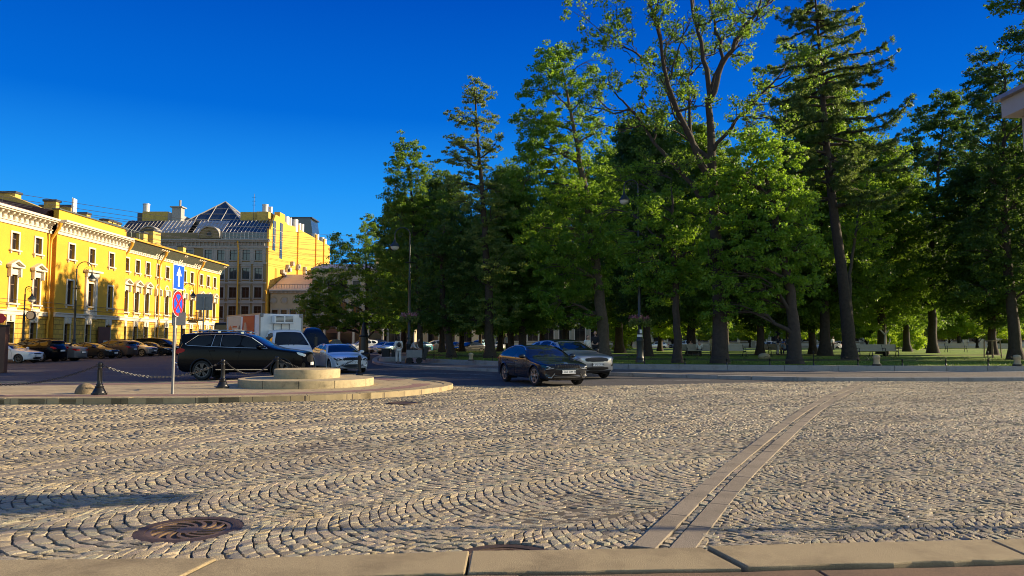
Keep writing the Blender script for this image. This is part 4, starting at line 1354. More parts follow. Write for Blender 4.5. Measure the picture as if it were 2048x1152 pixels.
# body, roof and what stands on it
m = MB()
m.span(sA0, sE, 1.3, 16, 0, H1 + .3)
m.build('rear_wall', MT['ochre_dk'], yb)
for i, (nm, a, b, y) in enumerate(secs):
    r = MB()
    zb, ey = (H2 + .02, -.8) if nm == 'A' else ((H2 + .9, .55) if nm == 'B' else (H1 + 1.49, -1.25))
    zt = 15.4 if nm in 'AB' else 15.0
    r.xprism([(ey + y, zb), (7.5, zt), (16, zb - 1), (1.0, zb - 1.6), (1.0 + min(0, y), zb - .12)], a + .004, b - .004, 'x')
    if nm in 'CDE':
        for q in range(int((b - a) / .62)):
            s = a + q * .62 + .3
            r.xprism([(ey + y, zb + .005), (7.4, zt + .005), (7.4, zt + .05), (ey + y, zb + .05)], s - .02, s + .02, 'x')
    ro = r.build('roof', MT['roof_red' if nm in 'AB' else 'roof_grey'], yb)
    def chimney(s, y_, w, d, z0, z1, m_='chim', cap=True):
        q = MB()
        q.span(s - w / 2, s + w / 2, y_ - d / 2, y_ + d / 2, z0, z1)
        if cap: q.span(s - w / 2 - .1, s + w / 2 + .1, y_ - d / 2 - .1, y_ + d / 2 + .1, z1 + .001, z1 + .22, 1)
        q.build('chimney', [MT[m_], MT['capm']], ro)
    if nm == 'A':
        chimney(S(56), 4.6, .9, 2.2, 12.8, 14.6)
        q = MB()
        for k in range(16): q.tube([(a + 4 + k * .95, .4, H2 + .1), (a + 4 + k * .95, .4, H2 + .95)], .015, 4)
        for z in (.55, .93): q.tube([(a + 4, .4, H2 + z), (a + 18.3, .4, H2 + z)], .014, 4)
        q.build('roof_railing', MT['capm'], ro)
    if nm == 'B':
        chimney(S(122), 5.4, .9, 1.7, 13.0, 15.7)
        q = MB()
        q.xprism([(1.6, 13), (1.6, 14.2), (4.6, 15.4), (7.6, 14.8), (7.6, 13)], S(105), S(118), 'x')
        q.build('stair_house', MT['chim'], ro)
        chimney(S(163), 3.4, .7, 1.2, 13.0, 15.6)
        chimney(S(196), 4.6, .9, 3.2, 13.0, 15.6)
        q = MB()
        for s, y_ in ((S(170), 1.6), (S(175), 1.7)):
            q.box((s, y_, 15.2), (.34, .18, 1.8))
            q.tube([(s, y_ + .14, 13.4), (s, y_ + .14, 16.2)], .04, 6)
        q.build('antenna', MT['white'], ro)
    if nm == 'C':
        chimney(S(244), 4.6, .8, 1.0, 13.6, 15.7)
        for k in range(3): chimney(S(262) + k * 1.05, 3.2, .8, .9, 13.5, 15.3)
        q = MB()
        q.tube([(a, 2.2, 14.9), (b, 2.2, 14.9)], .06, 6)
        for k in range(5): q.tube([(a + k * 2.1 + .3, 2.2, 13.6), (a + k * 2.1 + .3, 2.2, 14.9)], .05, 6)
        q.build('roof_railing', MT['roof_green'], ro)
    if nm == 'D':
        chimney(S(333), 3.4, 1.1, .9, 13.4, 15.2)
        chimney(S(347), 3.0, 2.2, 1.1, 13.3, 15.7)
    if nm == 'E':
        chimney(S(405), 3.2, 1.0, .8, 13.4, 14.9)
for s, y in ((S(95) - .35, -.25), (S(238) + .25, -.3), (S(312) + .1, -.25), (S(389.5) + .1, -.25)):
    p = MB()
    z1 = H1 - .2
    p.tube([(s, y - .8, H2 - .35), (s, y - .72, H2 - .75), (s, y - .05, z1 - .35), (s, y, z1 - .8), (s, y, 4.5), (s, y - .12, 4.2), (s, y - .12, 3.6), (s, y, 3.3), (s, y, .1)], [.19, .14] + [.095] * 7, 10)
    p.build('downpipe', MT['pipe'], yb, 50)
cb = MB()
for z, dy in ((5.05, .05), (4.6, .1)):
    cb.tube([(sA0, -.7, z + .1), (sA, -.75, z), (sB, -.75, z - .05), (sC, -.25, z), (sE, -.2, z)], .02, 4)
cb.build('facade_cable', MT['capm'], yb)
# balcony near the far end
bal = MB()
s = S(384)
bal.span(s - 1.6, s + 1.6, -1.1, -.18, 4.3, 4.45)
for k in range(14): bal.tube([(s - 1.55 + k * .238, -1.05, 4.45), (s - 1.55 + k * .238, -1.05, 5.4)], .025, 4)
bal.span(s - 1.6, s + 1.6, -1.09, -1.03, 5.4, 5.46)
bal.build('balcony', MT['iron'], yb)
MB().add([(-46, 48, .12), (-42.55 + 1.2, 48, .12), (-44.3 + 1.2, 114, .12), (-60, 114, .12)], [(0, 1, 2, 3)]).build('pavement', MT['granite_grey'])['kind'] = 'structure'
t = empty('notice_board', (-41.3 - K * fy(190) + .9, fy(192), 0), atan2(1, -K), 'brown board with a square white picture against the yellow facade', 'notice board')
q = MB(); q.span(-1.1, 1.1, -.06, .06, .2, 3.0); q.build('board', MT['brownwood'], t)
q = MB(); q.span(-.2, .75, -.075, -.061, .6, 1.6); q.build('picture', MT['trim'], t)
q = MB(); q.lathe([(.26, 0), (.001, -.006)], (.28, -.076, 1.1), 20, axis='y', cap=False); q.build('motif', MT['sash'], t)

# ---------------------------------------------------------------- tall grey-brown block with glazed roof, yellow side wall
YF = 125.0
kx = YF / FPX
X = lambda px: (px - 1024) * kx
def Zf(py, d=YF): return AT(1024, py, d)[2]
fb = empty('grey_building', (0, YF, 0), 0, 'tall grey brown block with glazed roof, glass pyramid and bright yellow side wall', 'building')
cols = [X(p) for p in (300, 325, 350, 375, 413, 438.5, 464, 489.5, 514.5)]
rows = [(16.1, 1.25, 1.75), (12.95, 1.25, 1.9), (9.7, 1.25, 1.8), (6.4, 1.25, 2.0), (2.6, 1.5, 2.6)]
ops = [(s, z, w, h) for s in cols for z, w, h in rows]
m = MB()
xl, xr = X(270), X(530)
wall_mesh(m, xl, xr, 0, 17.3, 0, ops)
m.build('front_wall', MT['grey_stucco'], fb)
for s in cols:
    for z, w, h in rows: window(fb, s, z, w, h, 0, 'pale', 'pale_trim', 'pane_blue' if z > 11 else 'pane', .2, .2)
k = MB()
k.span(xl, xr + .3, -.25, .05, 17.3, 17.6)
k.span(xl, xr + .05, -.06, .05, 17.602, 18.3)
for q in range(34):
    s = xl + (q + .5) * (xr - xl) / 34
    k.span(s - .06, s + .06, -.3, -.061, 17.65, 18.298)
k.span(xl, xr + .5, -.6, .05, 18.302, 18.55)
k.span(xl, xr + .7, -.8, .05, 18.552, 18.75)
for z in (14.7, 11.35, 8.05, 4.6): k.span(xl, xr + .05, -.14, .03, z - .12, z + .12)
for s in (X(426), X(451.5), X(477), X(502), X(526)): k.span(s - .22, s + .22, -.09, .02, 14.83, 17.298)
k.build('cornice', MT['pale_trim'], fb)
p = MB()
p.tube([(X(475), -.9, 18.4), (X(475), -.35, 17.0), (X(475), -.3, .1)], .13, 8)
p.tube([(X(533.5), -.9, 10.0), (X(533.5), -.3, 9), (X(533.5), -.3, .1)], .13, 8)
p.build('downpipe', MT['pipe'], fb, 50)
# attic: glass band + sloping glass on the right, sheet metal with dormers on the left
a, b = X(437), X(533)
g = MB()
g.span(a, b, .5, .6, 18.75, 20.0)
g.add([(a, .5, 20.0), (b - .3, .5, 20.0), (b - .3, 4.2, 22.7), (a, 4.2, 22.7)], [(0, 1, 2, 3)])
for q in range(13):
    s = a + q * (b - .3 - a) / 12
    g.tube([(s, .46, 18.75), (s, .46, 20.0), (s, 4.16, 22.74)], .06, 4, mi=1)
for z, y in ((20.0, .46), (21.3, 2.24), (18.9, .46)): g.tube([(a, y, z + .03), (b - .3, y, z + .03)], .05, 4, mi=1)
g.build('glass_roof', [MT['pane_blue'], MT['alu']], fb)
r = MB()
def slope(x0, x1, mi):
    r.add([(x0, 1.2, 20.0), (x1, 1.2, 20.0), (x1, 4.6, 22.7), (x0, 4.6, 22.7)], [(0, 1, 2, 3)], mi)
    n = int((x1 - x0) / .62)
    for q in range(n + 1):
        s = x0 + q * (x1 - x0) / n
        r.tube([(s, 1.18, 20.03), (s, 4.6, 22.74)], .05, 4, False, 2)
slope(xl - 4, X(300), 1); slope(X(300), X(362), 0); slope(X(374), X(450), 0)
r.span(xl - 4, X(437), .4, 1.3, 18.75, 20.0, 3)
r.span(xl - 4, b - .3, 4.61, 30, 18.7, 22.68, 1)
r.build('roof', [MT['alu'], MT['capm'], MT['pale_trim'], MT['grey_stucco']], fb)
for px in (292, 414):
    d_ = MB()
    n = 14
    W = 1.85
    pts = [(X(px) + W * cos(pi * q / n), 19.0 + 1.9 * sin(pi * q / n)) for q in range(n + 1)]
    d_.xprism(pts[::-1], .0, 1.5)
    d_.build('dormer', MT['grey_stucco'], fb)
    e = MB()
    for q in range(n):
        (x0, z0), (x1, z1) = pts[q], pts[q + 1]
        e.xprism([(x0, z0), (x0, z0 + .22), (x1, z1 + .22), (x1, z1)], -.25, 1.6)
    e.build('dormer_hood', MT['pale_trim'], fb)
    e = MB()
    e.lathe([(.62, -.1), (.62, .04), (.42, .04), (.42, -.1)], (X(px), 0, 19.7), 20, axis='y', cap=False)
    e.build('oculus', MT['pale_trim'], fb)
    e = MB(); e.lathe([(.42, -.01), (.001, -.012)], (X(px), 0, 19.7), 20, axis='y', cap=False); e.build('oculus_pane', MT['pane'], fb)
# glass pyramid
d2 = 133.0
ap = AT(434, 403, d2); bz = AT(434, 442, d2)[2]
hw = 66 * d2 / FPX
pc = (ap[0], d2 - YF + 4)
py_ = MB()
B4 = [(pc[0] - hw, pc[1] - hw, bz - 1), (pc[0] + hw, pc[1] - hw, bz - 1), (pc[0] + hw, pc[1] + hw, bz - 1), (pc[0] - hw, pc[1] + hw, bz - 1)]
tip = (pc[0], pc[1], ap[2] + .7)
py_.add(B4 + [tip], [(0, 1, 4), (1, 2, 4), (2, 3, 4), (3, 0, 4)])
for q in range(4):
    p0, p1 = np.array(B4[q]), np.array(B4[(q + 1) % 4])
    py_.tube([p0, tip], .13, 5, mi=1)
    for t_ in (.2, .4, .6, .8):
        u = p0 + (p1 - p0) * t_
        f = 1 - abs(t_ - .5) * 2
        v0 = p0 + (np.array(tip) - p0) * min(1, t_ * 2 if t_ < .5 else (1 - t_) * 2)
        base_ = p0 if t_ < .5 else p1
        v1 = np.array(base_) + (np.array(tip) - np.array(base_)) * (1 - abs(1 - 2 * (t_ if t_ < .5 else 1 - t_)))
        py_.tube([u, v1], .08, 4, mi=1)
    for t_ in (.22, .45, .68):
        py_.tube([p0 + (np.array(tip) - p0) * t_, p1 + (np.array(tip) - p1) * t_], .07, 4, mi=1)
py_.build('glass_pyramid', [MT['pane_blue'], MT['pale_trim']], fb)
# penthouses, ducts
def box_at(name, px0, px1, py0, py1, d, dep, m_, z0=None):
    q = MB()
    q.span(AT(px0, py0, d)[0], AT(px1, py0, d)[0], d - YF, d - YF + dep, AT(px0, py1, d)[2] if z0 is None else z0, AT(px0, py0, d)[2])
    return q.build(name, MT[m_], fb)
box_at('penthouse', 285, 336, 423, 446, 131, 6, 'chim', 22)
q = MB(); x0, x1 = AT(336, 423, 131)[0], AT(362, 440, 131)[0]
q.xprism([(x0 + .002, 22), (x1, 22), (x1, 24.0), (x0 + .002, AT(336, 424, 131)[2])], 6, 12); q.build('penthouse', MT['pale_trim'], fb)
box_at('plant_room', 275, 284.5, 426, 446, 131, 4, 'capm', 22)
def duct(px, py0, py1, r, d):
    q = MB(); p0, p1 = AT(px, py1, d), AT(px, py0, d)
    q.lathe([(r, 0), (r, p1[2] - p0[2] - .2), (r * 1.08, p1[2] - p0[2] - .2), (r * 1.08, p1[2] - p0[2]), (r * .7, p1[2] - p0[2])], (p0[0], p0[1] - YF, p0[2]), 18)
    q.build('vent_duct', MT['alu'], fb, 40)
duct(292.5, 408, 424, .58, 131.5)
q = MB(); p_ = AT(357, 428, 131); q.span(p_[0] - .8, p_[0] + .8, 5.2, 6.6, 22.5, 25.2); q.span(p_[0] - 1.1, p_[0] + 1.1, 4.9, 6.9, 25.201, 25.4); q.lathe([(.18, 0), (.18, 1.2)], (p_[0] + .3, 5.9, 25.41), 10)
q.build('vent_stack', MT['pale_trim'], fb)
box_at('penthouse', 481, 512, 424, 446, 130, 4, 'chim', 22)
box_at('penthouse', 513, 537, 423, 446, 129.5, 5, 'chim', 22)
box_at('penthouse', 549, 560, 424, 450, 131, 3, 'gable', 20)
duct(530.5, 409, 424, .52, 130.5); duct(541, 414, 426, .34, 131); 
q = MB(); p_ = AT(506, 440, 129); q.tube([(p_[0], 4.3, 22), (p_[0], 4.3, AT(506, 387, 129)[2])], .05, 5)
for z in (.6, 1.3, 2.0): q.tube([(p_[0] - .35, 4.3, AT(506, 387, 129)[2] - z), (p_[0] + .35, 4.3, AT(506, 387, 129)[2] - z)], .03, 4)
q.build('roof_mast', MT['capm'], fb)
# blank yellow side wall
gw = MB()
prof = [(-.02, 0), (42, 0), (42, 23.0), (13.5, 23.2), (11, 22.9), (6.0, 23.6), (3.4, 23.6), (.8, 20.6), (.0, 20.6), (-.02, 17.29)]
gw.xprism(prof, xr + .001, xr + .35, 'x')
for y_ in (16.5, 29.5, 36): gw.span(xr + .2, xr + .62, y_, y_ + .7, 14.0, 23.9)
gw.build('side_wall', MT['gable'], fb)
q = MB()
q.span(xr - 30, xr, .31, 42, 0, 17.29); q.build('rear_wall', MT['ochre_dk'], fb)
for y0, y1, z0, z1 in ((1.9, 3.4, 17.2, 22.4), (5.8, 7.3, 16.2, 22.6)):
    q = MB(); q.span(xr + .34, xr + .40, y0, y1, z0, z1, 0)
    for t_ in (.25, .5, .75): q.span(xr + .401, xr + .43, y0, y1, z0 + (z1 - z0) * t_ - .04, z0 + (z1 - z0) * t_ + .04, 1)
    q.span(xr + .401, xr + .43, (y0 + y1) / 2 - .04, (y0 + y1) / 2 + .04, z0, z1, 1)
    q.build('side_window', [MT['pane_blue'], MT['pale_trim']], fb)
q = MB(); q.span(xr + .34, xr + .42, 3.6, 4.6, 10.6, 14.2); q.build('side_door', MT['ochre_dk'], fb)
rng = np.random.default_rng(3)
for i in range(26):
    y_, z_ = rng.uniform(7, 40), 0
    z_ = 13.2 + rng.uniform(-.6, 2.4) * (1 if y_ > 9 else .4) - .03 * y_ + (1.5 if 9 < y_ < 22 else 0)
    q = MB(); q.box((xr + .66, y_, z_), (.5, .95, rng.uniform(.6, .85))); q.lathe([(.25, 0), (.001, -.01)], (xr + .66, y_ - .49, z_), 12, axis='y', cap=False)
    q.build('air_conditioner', MT['pale_trim'] if rng.uniform() < .6 else MT['alu'], fb)
for px, d, r in ((576, 138, .85), (586, 139, .34), (594, 141, .8), (603, 145, .5), (609, 146, .5), (634, 158, .55), (640, 159, .45), (649, 163, .6), (655, 165, .45)):
    top = AT(px, 460, d)[2]
    q = MB(); z_ = 24.9 - (d - 138) * .015
    q.lathe([(r, 0), (r, z_ - 22.5), (r * .8, z_ - 22.5)], (AT(px, 460, d)[0] - .6, d - YF, 22.4), 16)
    q.build('vent_duct', MT['alu'], fb, 40)
q = MB(); x0, x1 = AT(588, 460, 161)[0], AT(624, 460, 161)[0]
q.xprism([(x0, 21), (x1 + .8, 21), (x1 - .4, 28.4), (x0, 28.4)], 36, 42); q.build('glass_gable', MT['pane_blue'], fb)
q = MB(); q.span(x0 - 1, x1, 35.9, 42.1, 28.4, 28.65); q.build('glass_gable_ridge', MT['capm'], fb)

# ---------------------------------------------------------------- low cream building and the street behind the trees
def street_house(name, x0, x1, y, z1, rows, nc, wm, tm, label, roofz=1.5, depth=14, win='pale', roofm='roof_grey', cpt=None):
    t = empty(name, (0, y, 0), 0, label, 'building', 'street houses beyond the park')
    cs = [x0 + (q + .5) * (x1 - x0) / nc for q in range(nc)]
    ops = [(s, z, w, h) for s in cs for z, w, h in rows]
    m = MB(); wall_mesh(m, x0, x1, 0, z1, 0, ops); m.span(x0, x1, .35, depth, 0, z1 - .01); m.build('wall', MT[wm], t)
    for s in cs:
        for z, w, h in rows: window(t, s, z, w, h, 0, win, tm, 'pane', .2, .18)
    c = MB()
    c.span(x0 - .1, x1 + .1, -.2, .05, z1, z1 + .3); c.span(x0 - .1, x1 + .1, -.55, .05, z1 + .302, z1 + .6)
    for q in range(int((x1 - x0) / .8)): c.span(x0 + q * .8 + .2, x0 + q * .8 + .5, -.4, -.201, z1 + .05, z1 + .3)
    c.span(x0, x1, -.12, .03, rows[-1][0] + rows[-1][2] / 2 + .7, rows[-1][0] + rows[-1][2] / 2 + .95)
    c.build('cornice', MT[tm], t)
    r = MB(); r.xprism([(-.5, z1 + .601), (depth * .5, z1 + .6 + roofz), (depth, z1 + .601)], x0 - .1, x1 + .1, 'x'); r.build('roof', MT[roofm], t)
    return t
MT['pale_roof'] = mat('pale_sheet_roof', (.58, .50, .40), .6, .2, var=.08, vs=.6)
lb = street_house('low_building', X(531.5) + .6, X(612), YF + .4, 9.6, [(6.2, 1.0, 1.2), (2.6, 1.6, 2.6)], 4, 'cream_w', 'pale_trim', 'low cream house with a pale roof beside the yellow side wall', 3.4, 18, 'plain', 'pale_roof')
q = MB()
for px in (545, 567, 590): q.lathe([(.62, -.1), (.62, .04), (.42, .04), (.42, -.06), (.001, -.06)], (X(px), 0, 8.4), 18, axis='y', cap=False)
q.build('medallion', MT['pale_trim'], lb)
q = MB()
for k in range(16): q.tube([(X(533) + k * .45, .2, 10.2), (X(533) + k * .45, .2, 11.1)], .025, 4)
q.tube([(X(533), .2, 11.1), (X(533) + 7, .2, 11.1)], .03, 4)
q.build('roof_railing', MT['capm'], lb)
street_house('corner_house', X(613), -17.0, 128, 13.5, [(11, 1.2, 1.9), (7.2, 1.2, 2.0), (2.4, 2.2, 3.0)], 8, 'cream_w', 'pale_trim', 'grey cream house with shop fronts behind the low leftmost tree')
street_house('cream_house', -28, -4, 150, 19, [(16.5, 1.3, 2.1), (12.6, 1.3, 2.3), (8.4, 1.3, 2.3), (3.0, 2.0, 3.4)], 7, 'cream_w2', 'trim', 'tall cream house glimpsed behind the dark left trees')
street_house('cream_house', -3.8, 22, 152, 20, [(17.2, 1.3, 2.1), (13.2, 1.3, 2.3), (9.0, 1.3, 2.4), (3.2, 2.1, 3.4)], 8, 'cream_w', 'trim', 'tall cream house glimpsed behind the big broad tree and the lamp')
street_house('cream_house', 22.2, 46, 150, 18.5, [(16, 1.3, 2.1), (12.2, 1.3, 2.3), (8.2, 1.3, 2.4), (3.0, 2.1, 3.3)], 8, 'cream_w2', 'trim', 'pale yellow house glimpsed between the trunks in the centre')
street_house('cream_house', 46.2, 78, 152, 19.5, [(17, 1.3, 2.1), (13, 1.3, 2.3), (9, 1.3, 2.4), (3.1, 2.1, 3.4)], 10, 'cream_w', 'trim', 'cream house glimpsed behind the conifer trunk')
street_house('cream_house', 78.2, 112, 150, 18.5, [(16, 1.3, 2.1), (12.2, 1.3, 2.3), (8.2, 1.3, 2.4), (3.0, 2.1, 3.3)], 10, 'cream_w2', 'trim', 'pale house at the far right end behind the lawn')
# brown shop front and its lit yellow return, behind the white cars
t = empty('shop_front', (X(640), 127.2, 0), 0, 'brown shop front with cream columns behind the parked pickup and white car', 'shop front')
q = MB(); q.span(0, 10.5, -.3, .5, 0, 3.6); q.build('fascia', MT['brownwood'], t)
for k in range(5):
    q = MB(); q.span(k * 2.5 + .15, k * 2.5 + .5, -.5, -.301, 0, 3.6); q.build('column', MT['trim'], t)
for k in range(4):
    q = MB(); q.span(k * 2.5 + .7, k * 2.5 + 2.45, -.36, -.301, .6, 2.9); q.build('window', MT['pane'], t)

# ---------------------------------------------------------------- eave corner at the upper right
ev = empty('canopy', (0, 0, 0), 0, 'corner of a pale grey eave with a block beneath, at the right edge', 'canopy')
c0 = AT(1986, 198, 10.75)
x0, ze = c0[0], c0[2]
y1 = c0[1]; y0 = y1 - .66
q = MB(); q.span(x0, x0 + 3.3, y0, y1, ze - .05, ze + .01); q.build('roof_edge', MT['galv'], ev)
q = MB(); q.span(x0 + .09, x0 + 3.25, y0 + .03, y1 - .04, ze - .30, ze - .051); q.build('fascia', MT['pale_trim'], ev)
q = MB(); q.span(x0 + .34, x0 + 2.6, y0 + .05, y1 - .10, ze - .82, ze - .301); q.span(x0 + .42, x0 + 2.55, y0 + .09, y1 - .16, ze - .90, ze - .821); q.build('block', MT['pale_trim'], ev, None, .01)
q = MB(); q.span(x0 + .9, x0 + 1.02, .5, y0 - .001, ze - .28, ze - .10); q.build('bracket', MT['iron'], ev)
q = MB(); q.span(x0 + .2, x0 + 1.7, -.4, .499, 0, ze + .2); q.build('wall', MT['cream_w'], ev)
# overhead cables
for i in range(9):
    p0 = np.array(AT(-60, 372 + i * 8 + (i % 3) * 3, 62)); p1 = np.array(AT(775, 474 + i * 5 + (i % 2) * 3, 172))
    pts = [p0 + (p1 - p0) * q / 20 - np.array([0, 0, 1.1 * (1 - (2 * q / 20 - 1) ** 2)]) for q in range(21)]
    q = MB(); q.tube(pts, .022, 4); o = q.build('overhead_cable', MT['capm'])
    tag(o, 'thin dark cable strung high over the rooftops on the left', 'cable', 'cables over the rooftops')
rt = empty('shadow_rail', (21, 9.0, 0), 0, 'unseen dark rail added beyond the right edge to cast a thin shadow across the nearest cobbles', 'rail')  # unseen rail, post and hanger, added only to cast the shadow line
q = MB(); q.tube([(-14.05, -.05, 4.0), (-7, 0, 4.03), (0, 0, 4.0)], .05, 8); q.build('rail', MT['iron'], rt)
q = MB(); q.tube([(0, .12, 0), (0, .12, 4.1)], .06, 8); q.build('post', MT['iron'], rt)
q = MB(); q.tube([(-13.9, -.05, 4.05), (-12.4, 1.42, ze - .6)], .012, 5); q.build('hanger', MT['iron'], rt)
# ================================================================ VEHICLES
def paint(name, col, metal=.0, rough=.22):
    return mat(name, col, rough, metal, var=.04, vs=2, coat=(.5 if name.startswith('blue') else .1) if max(col) < .2 else .8, spec=(.4 if name.startswith('blue') else .12) if max(col) < .2 else .5)
PAINT = {
 'black': paint('black_car_paint', (.003, .0035, .006)), 'navy': paint('blue_black_car_paint', (.005, .008, .016), .1), 'white': paint('white_car_paint', (.72, .74, .76)),
 'graphite': paint('graphite_car_paint', (.055, .060, .068), .2, .28), 'silver': paint('silver_car_paint', (.42, .42, .42), .7, .28), 'grey': paint('grey_car_paint', (.13, .14, .16), .15, .28),
 'taupe': paint('taupe_car_paint', (.10, .072, .058), .1, .3), 'pale_blue': paint('pale_blue_car_paint', (.28, .46, .55), .1), 'teal': paint('teal_car_paint', (.05, .20, .24), .1), 'green': paint('dark_green_car_paint', (.02, .035, .03), .2),
 'greysilver': paint('grey_silver_car_paint', (.42, .44, .46), .5, .28), 'darkgrey': paint('dark_grey_car_paint', (.022, .024, .028), .1, .25)}


class Car:
    """x runs from the nose (0) to the tail (L); z up; local frame of the built thing has the nose at +X"""
    def __init__(s, L, W, top, wheels, wr, belt, tumble=.48, front=(.9, .20), rear=(.8, .13), r0=.085, bow=.12, zb=.2, ring=230, zmid=.62):
        s.L, s.W, s.wheels, s.wr, s.belt, s.tumble, s.front, s.rear, s.r0, s.bow, s.zb = L, W, wheels, wr, belt, tumble, front, rear, r0, bow, zb
        P = chaikin(top, 3)
        s.top = resample(P, 400)
        s.bot = np.array([[top[-1][0] - .12, zb], [.35, zb]])
        cl = list(map(tuple, P)) + [tuple(s.bot[0]), tuple(s.bot[1])]
        s.C = resample(cl, ring, True)
        s.zmid = zmid
        n = np.roll(s.C, -1, 0) - np.roll(s.C, 1, 0)
        n /= np.linalg.norm(n, axis=1, keepdims=True)
        s.N = np.stack([n[:, 1], -n[:, 0]], 1)           # inward for this winding (checked below)
        mid = np.array([L / 2, zmid])
        if ((mid - s.C) * s.N).sum(1).mean() < 0: s.N = -s.N
        for _ in range(3): s.N = (s.N + np.roll(s.N, 1, 0) + np.roll(s.N, -1, 0)); s.N /= np.linalg.norm(s.N, axis=1, keepdims=True)
        # top contour normals (inward = down)
        t = np.gradient(s.top, axis=0)
        t /= np.linalg.norm(t, axis=1, keepdims=True)
        tn = np.stack([t[:, 1], -t[:, 0]], 1)
        if tn[200][1] > 0: tn = -tn
        s.TN = tn

    def hw(s, x, z):
        x, z = np.asarray(x, float), np.asarray(z, float)
        b = np.full(np.broadcast(x, z).shape, s.W / 2)
        f = np.clip((s.front[0] - x) / s.front[0], 0, 1)
        r = np.clip((x - (s.L - s.rear[0])) / s.rear[0], 0, 1)
        b = b * (1 - s.front[1] * f ** 2.3) * (1 - s.rear[1] * r ** 2.2)
        zb = np.interp(x, [0, s.L], s.belt)
        t = (zb - z) / (zb - .15)
        lo = b * (1 - .045 * ((np.clip(t, 0, 1) - .42) / .58) ** 2)
        dz = np.clip(z - zb, 0, None)
        hi = b * (1 - .045 * (.42 / .58) ** 2) - s.tumble * dz - .28 * dz ** 2
        return np.where(z > zb, hi, lo)

    def drop(s, N, u):
        u = np.abs(np.asarray(u, float))
        n = 3.4
        return s.r0 * (1 - np.clip(1 - u ** n, 0, 1) ** (1 / n)) + (s.bow * np.abs(N[..., 0]) ** 3 + .02) * u ** 2

    def X(s, x): return s.L / 2 - np.asarray(x)

    def strip(s, C, N, u, off=0.0):
        inset = C + N * (s.drop(N, 1.0))[..., None]
        h = s.hw(inset[..., 0], inset[..., 1])
        d = s.drop(N, u) - off
        p = C + N * d[..., None]
        return np.stack([s.X(p[..., 0]), h * u, p[..., 1]], -1)

    def body(s, mats, parent, arch=1.13):
        n = len(s.C)
        us = np.sin(np.linspace(-pi / 2, pi / 2, 21))
        V = [s.strip(np.repeat(s.C[:, None], 21, 1), np.repeat(s.N[:, None], 21, 1), np.repeat(us[None], n, 0))]
        i = np.arange(n * 21).reshape(n, 21)
        j = np.roll(i, -1, 0)
        F = [np.stack([i[:, :-1], j[:, :-1], j[:, 1:], i[:, 1:]], -1).reshape(-1, 4)]
        inset = s.C + s.N * (s.drop(s.N, np.ones(n)))[:, None]
        tx = np.clip(inset[:, 0], .55, s.L - .55)
        spine = np.stack([tx, np.full(n, s.zmid)], 1)
        m = 15
        ts = np.linspace(0, 1, m)[1:] ** .9
        base = n * 21
        for sg, col in ((1, 20), (-1, 0)):
            pts = inset[:, None] + (spine - inset)[:, None] * ts[None, :, None]
            y = s.hw(pts[..., 0], pts[..., 1]) * sg
            V.append(np.stack([s.X(pts[..., 0]), y, pts[..., 1]], -1).reshape(-1, 3))
            k = np.concatenate([i[:, col:col + 1], base + np.arange(n * (m - 1)).reshape(n, m - 1)], 1)
            kj = np.roll(k, -1, 0)
            f = np.stack([k[:, :-1], k[:, 1:], kj[:, 1:], kj[:, :-1]], -1).reshape(-1, 4)
            F.append(f if sg < 0 else f[:, ::-1])
            base += n * (m - 1)
        V = np.concatenate([v.reshape(-1, 3) for v in V])
        F = np.concatenate(F)
        c = V[F].mean(1)
        keep = np.ones(len(F), bool)
        for wx in s.wheels:
            keep &= ~((np.hypot(c[:, 0] - s.X(wx), c[:, 2] - s.wr) < s.wr * arch) & (np.abs(c[:, 1]) > s.W * .30))
        o = mesh_np('body', V, F[keep], mats, parent, True)
        o.data.set_sharp_from_angle(angle=radians(50))
        # wheel wells and arch lips
        w = MB()
        lip = MB()
        for wx in s.wheels:
            for sg in (-1, 1):
                th = np.linspace(radians(-28), radians(208), 30)
                ra = s.wr * (arch + .012)
                xs, zs = s.X(wx) + ra * np.cos(th), s.wr + ra * np.sin(th)
                y1 = s.hw(s.L / 2 - xs, zs)
                v = [(x, sg * (yy - .004), z) for x, yy, z in zip(xs, y1, zs)] + [(x, sg * s.W * .27, z) for x, z in zip(xs, zs)]
                w.add(v, [(q, q + 1, 30 + q + 1, 30 + q) for q in range(29)])
                w.add([(x, sg * s.W * .27, z) for x, z in zip(xs, zs)], [tuple(range(30))])
                lip.tube([(x, sg * (yy + .001), z) for x, yy, z in zip(xs, y1, zs)], .026, 6)
        nv, nf = len(w.v) // 4 if len(s.wheels) == 2 else len(w.v) // 2, len(w.f) // (2 * len(s.wheels))
        for i in range(2 * len(s.wheels)):
            q = MB(); q.add(w.v[i * nv:(i + 1) * nv], [tuple(j - i * nv for j in f) for f in w.f[i * nf:(i + 1) * nf]]); q.build('wheel_well', MT['void'], parent)
        return o, lip

    def ring_patch(s, P, K=(1, .7, .35, .02)):
        P = np.array(P, float)
        c = P.mean(0)
        return [c + (P - c) * k for k in K]

    def side_patch(s, mb, poly, off=.006, sides=(1, -1), n=44, mi=0, ch=1):
        pl = resample(chaikin(poly, ch, True) if ch else poly, n, True)
        R = s.ring_patch(pl)
        for sg in sides:
            V = np.concatenate([np.stack([s.X(r[:, 0]), sg * (s.hw(r[:, 0], r[:, 1]) + off), r[:, 1]], 1) for r in R])
            F = [(a * n + q, a * n + (q + 1) % n, (a + 1) * n + (q + 1) % n, (a + 1) * n + q) for a in range(len(R) - 1) for q in range(n)]
            F.append(tuple((len(R) - 1) * n + q for q in range(n)))
            mb.add(V, F if sg > 0 else [f[::-1] for f in F], mi)

